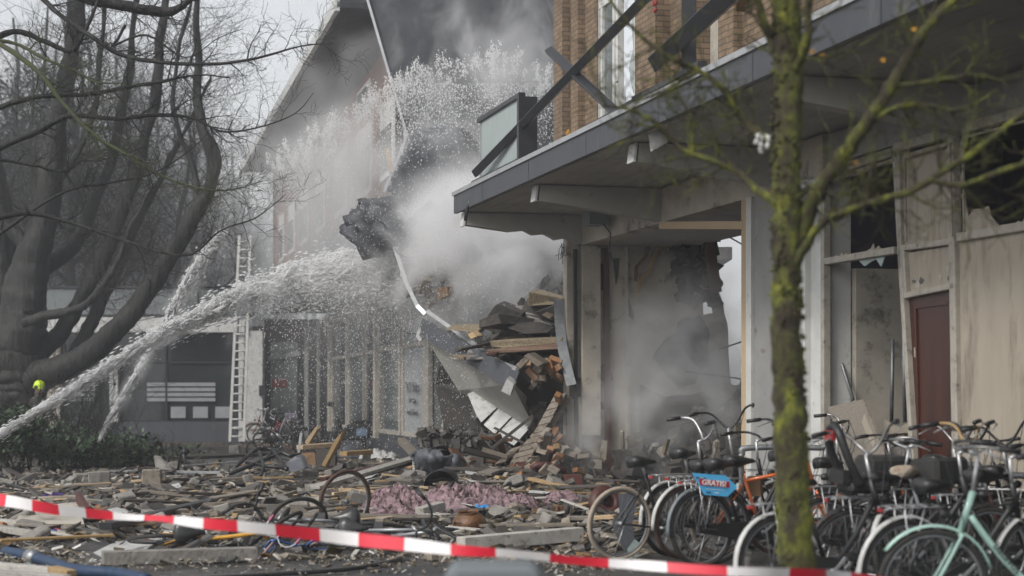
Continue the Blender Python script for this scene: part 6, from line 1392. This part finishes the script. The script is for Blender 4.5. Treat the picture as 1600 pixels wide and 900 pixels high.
heap('insulation_wool', 'insulation', 555, 672, 812, 32, 1.5, 'smaller strip of pink insulation wool left of the big heap', 'insulation', 7)
heap('insulation_wool', 'insulation', 830, 925, 802, 28, 1.3, 'pinkish crumpled insulation right of the big heap', 'insulation', 9)
heap('blue_plastic_sheet', 'blue_plastic', 726, 772, 816, 36, .5, 'bright blue plastic sheet caught on the pink insulation', 'plastic sheet', 5, 26, 14, .07)
heap('blue_plastic_scrap', 'blue_plastic', 590, 607, 806, 11, .3, 'small blue plastic scrap left of the pink insulation', 'plastic', 6, 14, 10, .05)
heap('purple_cloth', 'purple', 40, 100, 788, 14, 1.0, 'dark purple fibrous cloth on the debris at the left', 'cloth', 8, 50, 16, .07)
heap('black_cloth', 'black_cloth', 690, 735, 812, 12, .5, 'black cloth left of the clay pot', 'cloth', 12, 30, 14, .06)
heap('grey_blanket', 'wet_sheet', 520, 570, 716, 14, 1.2, 'grey wet blanket lying right of the tall splintered board', 'blanket', 14, 30, 14, .08)
heap('white_plastic_film', 'white_gloss', 560, 622, 718, 12, 1.2, 'crumpled whitish film behind the yellow board end', 'plastic film', 15, 40, 14, .09)
piece('yellow_foam_board', 'cream_board', [(416, 800, 22.5), (450, 783, 23.2), (500, 775, 23.5), (508, 800, 22.6), (470, 806, 22.2)], (0, .05, -.02), 'cream yellow insulation board lying behind the crushed bicycle basket', 'board')
beam('yellow_pole', 'wood_yellow', P(520, 772, 24), P(605, 762, 25), .05, .04, 'upper yellow slat behind the upright bicycle wheel', 'slat')
beam('yellow_pole', 'wood_yellow', P(540, 779, 23.4), P(682, 770, 24), .05, .04, 'long yellow slat crossing into the pink insulation', 'slat')
beam('yellow_pole', 'wood_yellow', P(530, 765, 24.4), P(622, 771, 24.3), .05, .04, 'middle yellow slat right of the upright wheel', 'slat')
# clay pot with a hole
pt = MB(); prof = [(.0, .0), (.11, .0), (.165, .05), (.19, .11), (.18, .17), (.13, .22), (.105, .235), (.125, .25), (.115, .253), (.095, .235), (.16, .17), (.17, .11), (.14, .05), (.0, .02)]
pt.lathe(prof, (0, 0, 0), None, 28); pt.f = [f for i, f in enumerate(pt.f) if not (f[0] // 28 in (2, 3) and 15 < f[0] % 28 < 19)]; pt.smooth = pt.smooth[:len(pt.f)]
o = pt.build('clay_pot', 'terracotta'); o.location = G(735, 834); o.rotation_euler = (R(8), R(-6), 0); o.scale = (1.0, 1.0, 1.0); tag(o, 'round brown clay pot with a hole broken in its side', 'pot')
# brown round urn lying near the cream tyre
pt = MB(); pt.lathe([(.0, 0), (.13, .0), (.20, .06), (.22, .14), (.17, .2), (.09, .22), (.09, .16), (.14, .1), (0, .05)], (0, 0, 0), None, 26); o = pt.build('brown_urn', 'rust_red'); o.location = G(940, 790, .18); o.rotation_euler = (R(70), 0, R(20)); tag(o, 'round brown bowl lying on its side behind the cream bicycle tyre', 'bowl')
for k, (x, y, w_) in enumerate([(835, 802, 16), (850, 800, 14), (866, 798, 14), (881, 797, 12), (930, 795, 16), (948, 793, 14)]):
    s = MB()
    for q in range(5): s.box(G(x + q * 3.2, y, .12 + (q % 2) * .02), (.022, .1, .13), rot3(0, .2, .3))
    tag(s.build('tile_row', 'wood_dark' if k % 2 else 'wood_brown', bevel=.003), 'row of dark and ochre tile remains beside the fallen insulation', 'tiles', 'dark tile rows by the insulation')
beam('grey_slat', 'slate_pale', P(950, 798, 23.5), P(962, 768, 24), .08, .03, 'grey slat standing before the brown bowl', 'slat')
# bricks in front
def fbrick(px, py, rz, lab, mat='brick_grey', d=(.22, .11, .07)):
    s = MB(); s.chunk((0, 0, 0), d, None, .1); o = s.build('loose_brick', mat, bevel=.006); o.location = G(px, py, .0) + Vector((0, 0, d[2] * .5)); o.rotation_euler = (rr(-.3, .3), rr(-.2, .2), rz); tag(o, lab, 'brick', None, 'thing')
fbrick(683, 876, .7, 'single brick left of the broken pair in front of the tape', d=(.24, .12, .10)); fbrick(700, 878, -.3, 'broken brick half touching the tape from below', d=(.16, .11, .08)); fbrick(748, 868, .1, 'brick behind the tape beside a splintered block')
fbrick(930, 858, .1, 'brick below the white timber beside the cream tyre', d=(.26, .14, .1)); fbrick(955, 850, .4, 'brick touching the cream tyre', d=(.26, .14, .1)); fbrick(878, 862, -.2, 'grey stone between the timber and the cream wheel', d=(.2, .1, .07)); fbrick(118, 838, .9, 'orange brick standing beside the blue can', 'brick_orange')
piece('split_wood', 'wood_grey', [(760, 872, 17.0), (778, 862, 17.2), (800, 890, 15.8), (785, 892, 15.8)], (0, .06, .02), 'splintered grey block before the tape', 'wood')
piece('split_wood', 'wood_yellow', [(792, 872, 16.5), (800, 868, 16.6), (813, 886, 15.9), (804, 890, 15.8)], (0, .05, .02), 'orange-edged splinter right of the grey block', 'wood')
piece('glass_sheet', 'glass_shard', [(500, 846, 18.6), (540, 842, 18.9), (600, 856, 18.2), (575, 874, 17), (520, 866, 17.4)], (0, .01, -.01), 'greenish broken window sheet lying on the paving', 'glass')
piece('glass_sheet', 'glass_shard', [(20, 900, 15.2), (42, 878, 15.9), (78, 902, 15.0), (60, 910, 14.7)], (0, .01, .01), 'crinkled glass sheet standing in the bottom left corner', 'glass')
piece('glass_sheet', 'glass_shard', [(140, 785, 24), (185, 776, 25), (200, 790, 23.8), (160, 800, 23)], (0, .01, -.01), 'pale broken glass sheet behind the tape at the left', 'glass')
s = MB(); s.tube(smooth_line([G(x, y, .03) for x, y in [(300, 905), (420, 898), (540, 890), (600, 880), (625, 872), (600, 864), (560, 862)]]), .02, 6); tag(s.build('black_cable', 'black_plastic'), 'black cable curling over the wet paving in front', 'cable')
s = MB(); s.tube(smooth_line([G(x, y, .05) for x, y in [(340, 846), (342, 868), (352, 878), (366, 874), (374, 858), (366, 842)]]), .014, 6); tag(s.build('cable_loop', 'black_plastic'), 'black cable loop hanging from the yellow bicycle wreck', 'cable')
s = MB()
for q in range(26): s.octa(G(rr(178, 196), rr(780, 798), .05) + Vector((0, 0, rr(0, .1))), rr(.02, .04))
tag(s.build('yellow_flowers', 'cream_board'), 'small pale yellow flower clump on the debris', 'flowers', kind='stuff')
# grey container top at the bottom edge
s = MB(); Tc = 6.2; c = P(770, 925, Tc); s.prism([P(690, 930, Tc), P(696, 892, Tc), P(712, 886, Tc), P(828, 885, Tc), P(846, 892, Tc), P(850, 930, Tc), P(850, 1260, Tc), P(690, 1260, Tc)], (0, .3, 0)); tag(s.build('grey_bin', 'grey_plastic', bevel=.02), 'blurred rounded top of a grey container at the bottom edge', 'bin')

# barrier tape
tp = empty('barrier_tape', P(800, 870, 10), label='red and white barrier tape stretched across the whole foreground', cat='barrier tape')
path = [(-160, 765, 13.6, 26), (-40, 776, 13, 25), (20, 784, 12.7, 24), (80, 795, 12.4, 24), (140, 802, 12.1, 22), (200, 808, 11.8, 14), (250, 810, 11.6, 12), (310, 817, 11.3, 22), (400, 825, 10.9, 25), (500, 836, 10.6, 28), (560, 843, 10.4, 28), (640, 851, 10.2, 26), (720, 860, 10.0, 23), (800, 865, 9.8, 18), (900, 876, 9.6, 18), (1000, 883, 9.5, 20), (1080, 889, 9.4, 20), (1150, 893, 9.35, 20), (1215, 895, 9.3, 22), (1275, 897, 9.35, 22), (1330, 902, 9.8, 20), (1500, 925, 10.5, 18)]
sp = smooth_path([(P(x, y, t), w * .74 * t / F) for x, y, t, w in path], 10)
dist = 0; cur = 0; seg = []; bands = []
for i in range(len(sp) - 1):
    seg.append(i); dist += (sp[i + 1][0] - sp[i][0]).length
    if dist > .31: bands.append(seg); seg = []; dist = 0
bands.append(seg)
for k, seg in enumerate(bands):
    s = MB()
    for i in seg:
        (a, w0), (b, w1) = sp[i], sp[i + 1]; tw0 = .35 * math.sin(i * .13); tw1 = .35 * math.sin((i + 1) * .13)
        s.add([a - Vector((0, tw0 * w0, w0 / 2)), b - Vector((0, tw1 * w1, w1 / 2)), b + Vector((0, tw1 * w1, w1 / 2)), a + Vector((0, tw0 * w0, w0 / 2))], [(0, 1, 2, 3)], True)
    if s.f: s.build('red_band' if k % 2 else 'white_band', 'tape_red' if k % 2 else 'tape_white', tp)

# ================================================================ water
random.seed(99)
def jet(path, n, name, label, blob=(.01, .035), core=True, fall=.5, k=8, fil=0, dens_pow=1.0):
    sp = smooth_path([(P(x, y, t), w / 2 * t / F) for x, y, t, w in path], k); s = MB(); m = len(sp)
    if core:
        cn = int(m * .96); 
        for layer in range(26):
            pts = []; rad = []
            for i in range(cn):
                p, r_ = sp[i]; f = i / m; kk = .55 * (1 - f) + .12
                o = Vector((noise.noise(p * 3 + Vector((layer * 9, 0, 0))), noise.noise(p * 3 + Vector((0, layer * 9, 0))), noise.noise(p * 3 + Vector((0, 0, layer * 9))))) * r_ * (.5 + 1.5 * f) * (layer > 0)
                pts.append(p + o); rad.append(max(.001, r_ * kk * (1.15 * (1 - f) if layer == 0 else .22 * (1 - .55 * f)) * (1 + 2.4 * noise.noise(p * 5 + Vector((layer * 3, 0, 0))))))
            s.tube(pts, rad, 7)
    for q in range(fil):      # filaments: short chains of blobs leaving the stream
        f = random.random() ** .55; i = min(int(f * (m - 1)), m - 2); p, r_ = sp[i]; d = (sp[i + 1][0] - p).normalized()
        a = rr(0, 6.28); x, y = frame_of(d); o = (x * math.cos(a) + y * math.sin(a)) * r_ * rr(0, .9); c = p + o; v = d + UP * rr(-.5, .35) + x * rr(-.2, .2)
        for j in range(random.randint(3, 8)):
            c = c + v * r_ * rr(.08, .2) + Vector((rr(-1, 1), rr(-1, 1), rr(-1, 1))) * r_ * .05; s.octa(c, rr(*blob) * rr(.5, 1.1) * (.45 + .6 * f), v, rr(1, 2.2) + 3 * (1 - f))
    for q in range(n):
        f = random.random() ** .6; i = min(int(f * (m - 1)), m - 2); p, r_ = sp[i]; d = (sp[i + 1][0] - p).normalized()
        g1 = random.gauss(0, .42); g2 = random.gauss(0, .42); o = Vector((g2 * .3, g2, g1)) * r_ * (1 if random.random() < .8 else 1.9)
        o.z -= abs(random.gauss(0, fall)) * r_ * f if random.random() < .5 else 0
        s.octa(p + d * rr(0, .2) + o, (blob[0] * .5 + blob[1] * random.random() ** 2.5) * (.4 + .6 * f), d + UP * rr(-.3, .1), rr(1, 3.0) + 6 * (1 - f) * core)
    return tag(s.build(name, 'water_white'), label, 'water jet')
jet([(-60, 716, 30, 20), (0, 678, 30.5, 16), (60, 642, 31, 17), (120, 604, 31.6, 19), (190, 560, 32.4, 23), (250, 522, 33, 28), (320, 488, 33.6, 34), (380, 460, 34.2, 42), (450, 436, 35.0, 52), (520, 418, 35, 56), (600, 408, 34.6, 52), (660, 408, 34.3, 50), (705, 410, 34.1, 40)], 22000, 'water_jet', 'thick white water jet arcing up from the left edge into the collapsed balcony', (.007, .024), fil=3000, fall=1.0)
jet([(154, 690, 36, 11), (172, 655, 36.5, 12), (195, 615, 37, 14), (222, 570, 38, 16), (250, 520, 39, 18), (275, 475, 40, 20), (300, 430, 41, 22), (325, 395, 42, 22), (350, 365, 43, 20)], 9000, 'water_jet', 'slanting white water jet rising steeply from the shrubs past the old tree', (.008, .026), fil=1100)
s = MB()      # the crest: ragged tufts of water thrown over the gable, trailing downward
cpath = smooth_path([(P(x, y, t), w / 2 * t / F) for x, y, t, w in [(430, 262, 38, 20), (455, 248, 37.5, 30), (490, 222, 37, 36), (530, 195, 36.5, 40), (575, 165, 36, 40), (620, 138, 34.6, 38), (660, 120, 34.2, 36), (710, 108, 34, 38), (760, 102, 33.8, 40), (805, 98, 33.6, 44), (845, 122, 33.5, 36), (880, 140, 33.4, 30)]], 8)
for q in range(210):
    i = random.randrange(len(cpath) - 1); p, r_ = cpath[i]; c = p + Vector((rr(-.3, .3), rr(-.4, .4), rr(-1.0, .55) * r_)); sz = random.random() ** 1.6
    for j in range(int(24 + 90 * sz)):
        g = Vector((random.gauss(0, .5), random.gauss(0, .6), random.gauss(0, 1))) * r_ * (.12 + .30 * sz)
        s.octa(c + g + UP * .1 * sz, (.002 + .011 * random.random() ** 3) * (1.0 + .6 * sz), Vector((rr(-.3, .3), 0, 1)), rr(1, 2))
    for j in range(int(30 * sz)): s.octa(c + Vector((random.gauss(0, .09), random.gauss(0, .1), -abs(random.gauss(0, .7)))), .003 + .010 * random.random() ** 2, UP, rr(1, 3))
tag(s.build('water_spray', 'water_white'), 'ragged crest of broken up water falling over the slate gable and the brick row', 'water spray')
s = MB(); rays = []
for q in range(15000):      # drops falling from the streams
    px = random.triangular(380, 890, 620); y0 = 130 if px > 600 else 330 - (px - 380) * .9; py = rr(max(y0, 100), 700) if rr(0, 1) < .75 else rr(440, 600)
    t = rr(29.5, 37); s.octa(P(px, py, t), rr(.002, .008), Vector((.3, 0, 1)), rr(1, 2.6))
for q in range(3500):       # denser below the big jet and below the crest
    px = rr(400, 700); py = 440 + abs(random.gauss(0, 40)); s.octa(P(px, py, rr(33, 36)), rr(.003, .011), Vector((.6, 0, .6)), rr(1, 2.2))
for q in range(4500):
    px = rr(600, 880); py = 130 + abs(random.gauss(0, 55)); s.octa(P(px, py, rr(32, 35)), rr(.003, .013), Vector((.2, 0, 1)), rr(1, 2))
tag(s.build('water_drops', 'water_white'), 'countless white water drops falling through the air', 'water drops', kind='stuff')

# ================================================================ smoke, mist and haze
def smoke(name, c, rad, dens, lo, hi, sc, colr, label, stretch=(1, 1, 1), seed=0, rot=(0, 0, 0), soft_=1.0, aniso=.2):
    m = bpy.data.materials.new(name); m.use_nodes = True; N, L = m.node_tree.nodes, m.node_tree.links; N.remove(N['Principled BSDF'])
    v = nm(m, 'ShaderNodeVolumePrincipled'); v.inputs['Color'].default_value = (*colr, 1); v.inputs['Anisotropy'].default_value = aniso
    tc = nm(m, 'ShaderNodeTexCoord'); ln = nm(m, 'ShaderNodeVectorMath', operation='LENGTH'); L.new(tc.outputs['Object'], ln.inputs[0])
    fo = nm(m, 'ShaderNodeMapRange', interpolation_type='SMOOTHSTEP'); fo.inputs[1].default_value = 1.0; fo.inputs[2].default_value = 1.0 - soft_; fo.inputs[3].default_value = 0; fo.inputs[4].default_value = 1
    L.new(ln.outputs['Value'], fo.inputs[0])
    mp = nm(m, 'ShaderNodeMapping'); mp.inputs['Scale'].default_value = (rad[0] * sc * stretch[0], rad[1] * sc * stretch[1], rad[2] * sc * stretch[2]); mp.inputs['Location'].default_value = (seed * 3.1, seed * 1.7, seed * 2.3)
    L.new(tc.outputs['Object'], mp.inputs[0])
    n = nm(m, 'ShaderNodeTexNoise'); n.inputs['Scale'].default_value = 1; n.inputs['Detail'].default_value = 5; n.inputs['Roughness'].default_value = .58; n.inputs['Distortion'].default_value = .7
    L.new(mp.outputs[0], n.inputs['Vector'])
    r = nm(m, 'ShaderNodeMapRange', interpolation_type='SMOOTHSTEP'); r.inputs[1].default_value = lo; r.inputs[2].default_value = hi; L.new(n.outputs[0], r.inputs[0])
    a = nm(m, 'ShaderNodeMath', operation='MULTIPLY'); L.new(fo.outputs[0], a.inputs[0]); L.new(r.outputs[0], a.inputs[1])
    b = nm(m, 'ShaderNodeMath', operation='MULTIPLY'); b.inputs[1].default_value = dens; L.new(a.outputs[0], b.inputs[0]); L.new(b.outputs[0], v.inputs['Density'])
    L.new(v.outputs[0], N['Material Output'].inputs['Volume'])
    me = bpy.data.meshes.new(name); bm = bmesh.new(); bmesh.ops.create_icosphere(bm, subdivisions=3, radius=1.0); bm.to_mesh(me); bm.free(); me.materials.append(m)
    o = bpy.data.objects.new(name, me); col.objects.link(o); o.location = c; o.scale = rad; o.rotation_euler = rot
    return tag(o, label, 'smoke', kind='stuff')
W = (.985, .985, .99)
SM = True
if SM:
    smoke('smoke', P(755, 395, 33.6), (2.6, 2.2, 2.0), 6.5, .40, .60, .85, W, 'bright white smoke welling from the heap under the balcony end', seed=1, soft_=.75)
    smoke('smoke', P(700, 300, 34.2), (2.5, 1.6, 2.0), 2.6, .44, .64, .9, W, 'grey white smoke rising before the torn slate gable', seed=2, soft_=.9)
    smoke('smoke', P(560, 60, 36), (2.4, 2.0, 2.2), .5, .46, .66, .6, W, 'smoke curling under the dark eaves', seed=12, soft_=.9)
    smoke('smoke', P(735, 60, 33.8), (2.4, 1.3, 3.6), 2.0, .48, .66, .9, W, 'thin wisp of smoke drifting up across the slate gable', (1, 1, .6), 3, soft_=.9)
    smoke('smoke', P(540, 300, 38), (3.1, 3.0, 3.2), 1.2, .40, .62, .5, W, 'pale smoke veil over the brick row and its eaves', (1, 1, .6), 4, soft_=.9)
    smoke('smoke', P(1075, 590, 27.0), (1.7, 2.4, 2.1), 1.4, .45, .62, 1.1, W, 'smoke drifting through the ripped open room', seed=5, soft_=.9)
    smoke('smoke', P(935, 680, 27.2), (.9, 1.2, 1.0), .9, .46, .66, 1.1, W, 'small smoke puff at the foot of the open room wall', seed=9, soft_=.9)
    q_ = 0
    smoke('mist', pw(1150, 450) + DA * 1.5, (1.6, 1.0, 2.2), .9, .36, .66, .8, W, 'pale spray seen through the tall gap in the party wall', seed=44, soft_=.9)
    for (x0, y0, t0, x1, y1, t1, rad_, dn, lab_) in [(60, 640, 31, 210, 548, 32.6, .20, 4.2, 'fine spray round the lower part of the thick water jet'), (190, 560, 32.4, 340, 480, 33.8, .26, 3.8, 'fine spray round the middle of the thick water jet'), (310, 492, 33.6, 480, 430, 34.8, .36, 3.0, 'fine spray before the ladder along the thick water jet'), (440, 440, 34.6, 690, 408, 34.4, .55, 2.2, 'fine spray at the end of the thick water jet'),
            (170, 665, 36.5, 255, 510, 39, .22, 2.6, 'fine spray on the lower slanting water jet'), (245, 530, 39, 345, 368, 43, .36, 1.8, 'fine spray on the upper slanting water jet'),
            (430, 270, 37.6, 600, 160, 35.6, .75, .9, 'fine spray along the falling water before the eaves'), (590, 165, 34.4, 730, 115, 33.8, .55, 1.5, 'fine spray over the left part of the slate gable'), (700, 120, 33.8, 880, 120, 33.2, .60, 1.6, 'fine spray over the right part of the slate gable'), (440, 520, 36, 700, 470, 34.6, 1.1, .22, 'thin falling spray below the thick water jet')]:
        a_, b_ = P(x0, y0, t0), P(x1, y1, t1); dv_ = b_ - a_; q_ += 1
        smoke('mist', (a_ + b_) / 2, (dv_.length * .62, rad_ * 1.2, rad_), dn, .34, .64, 2.2, W, lab_, seed=20 + q_, soft_=.95, rot=dv_.to_track_quat('X', 'Z').to_euler())
    smoke('mist', Vector((-22, 88, 4)), (30, 30, 20), .016, .1, .5, .1, W, 'damp mist hanging over the pavilion and the wood', seed=31, soft_=.6)
    smoke('smoke', P(560, 560, 37), (3.4, 2.2, 2.2), .10, .2, .8, .5, W, 'spray mist before the far shop windows', seed=6, soft_=.9)
hz_m = bpy.data.materials.new('haze'); hz_m.use_nodes = True; N, L = hz_m.node_tree.nodes, hz_m.node_tree.links; N.remove(N['Principled BSDF'])
v = nm(hz_m, 'ShaderNodeVolumePrincipled'); v.inputs['Color'].default_value = (.90, .93, .98, 1); v.inputs['Density'].default_value = .0018; v.inputs['Anisotropy'].default_value = .3
L.new(v.outputs[0], N['Material Output'].inputs['Volume'])
s = MB(); s.box((0, 125, 13.5), (500, 350, 29)); o = s.build('haze', hz_m); tag(o, kind='stuff', label='thin wet haze filling the street', cat='haze')
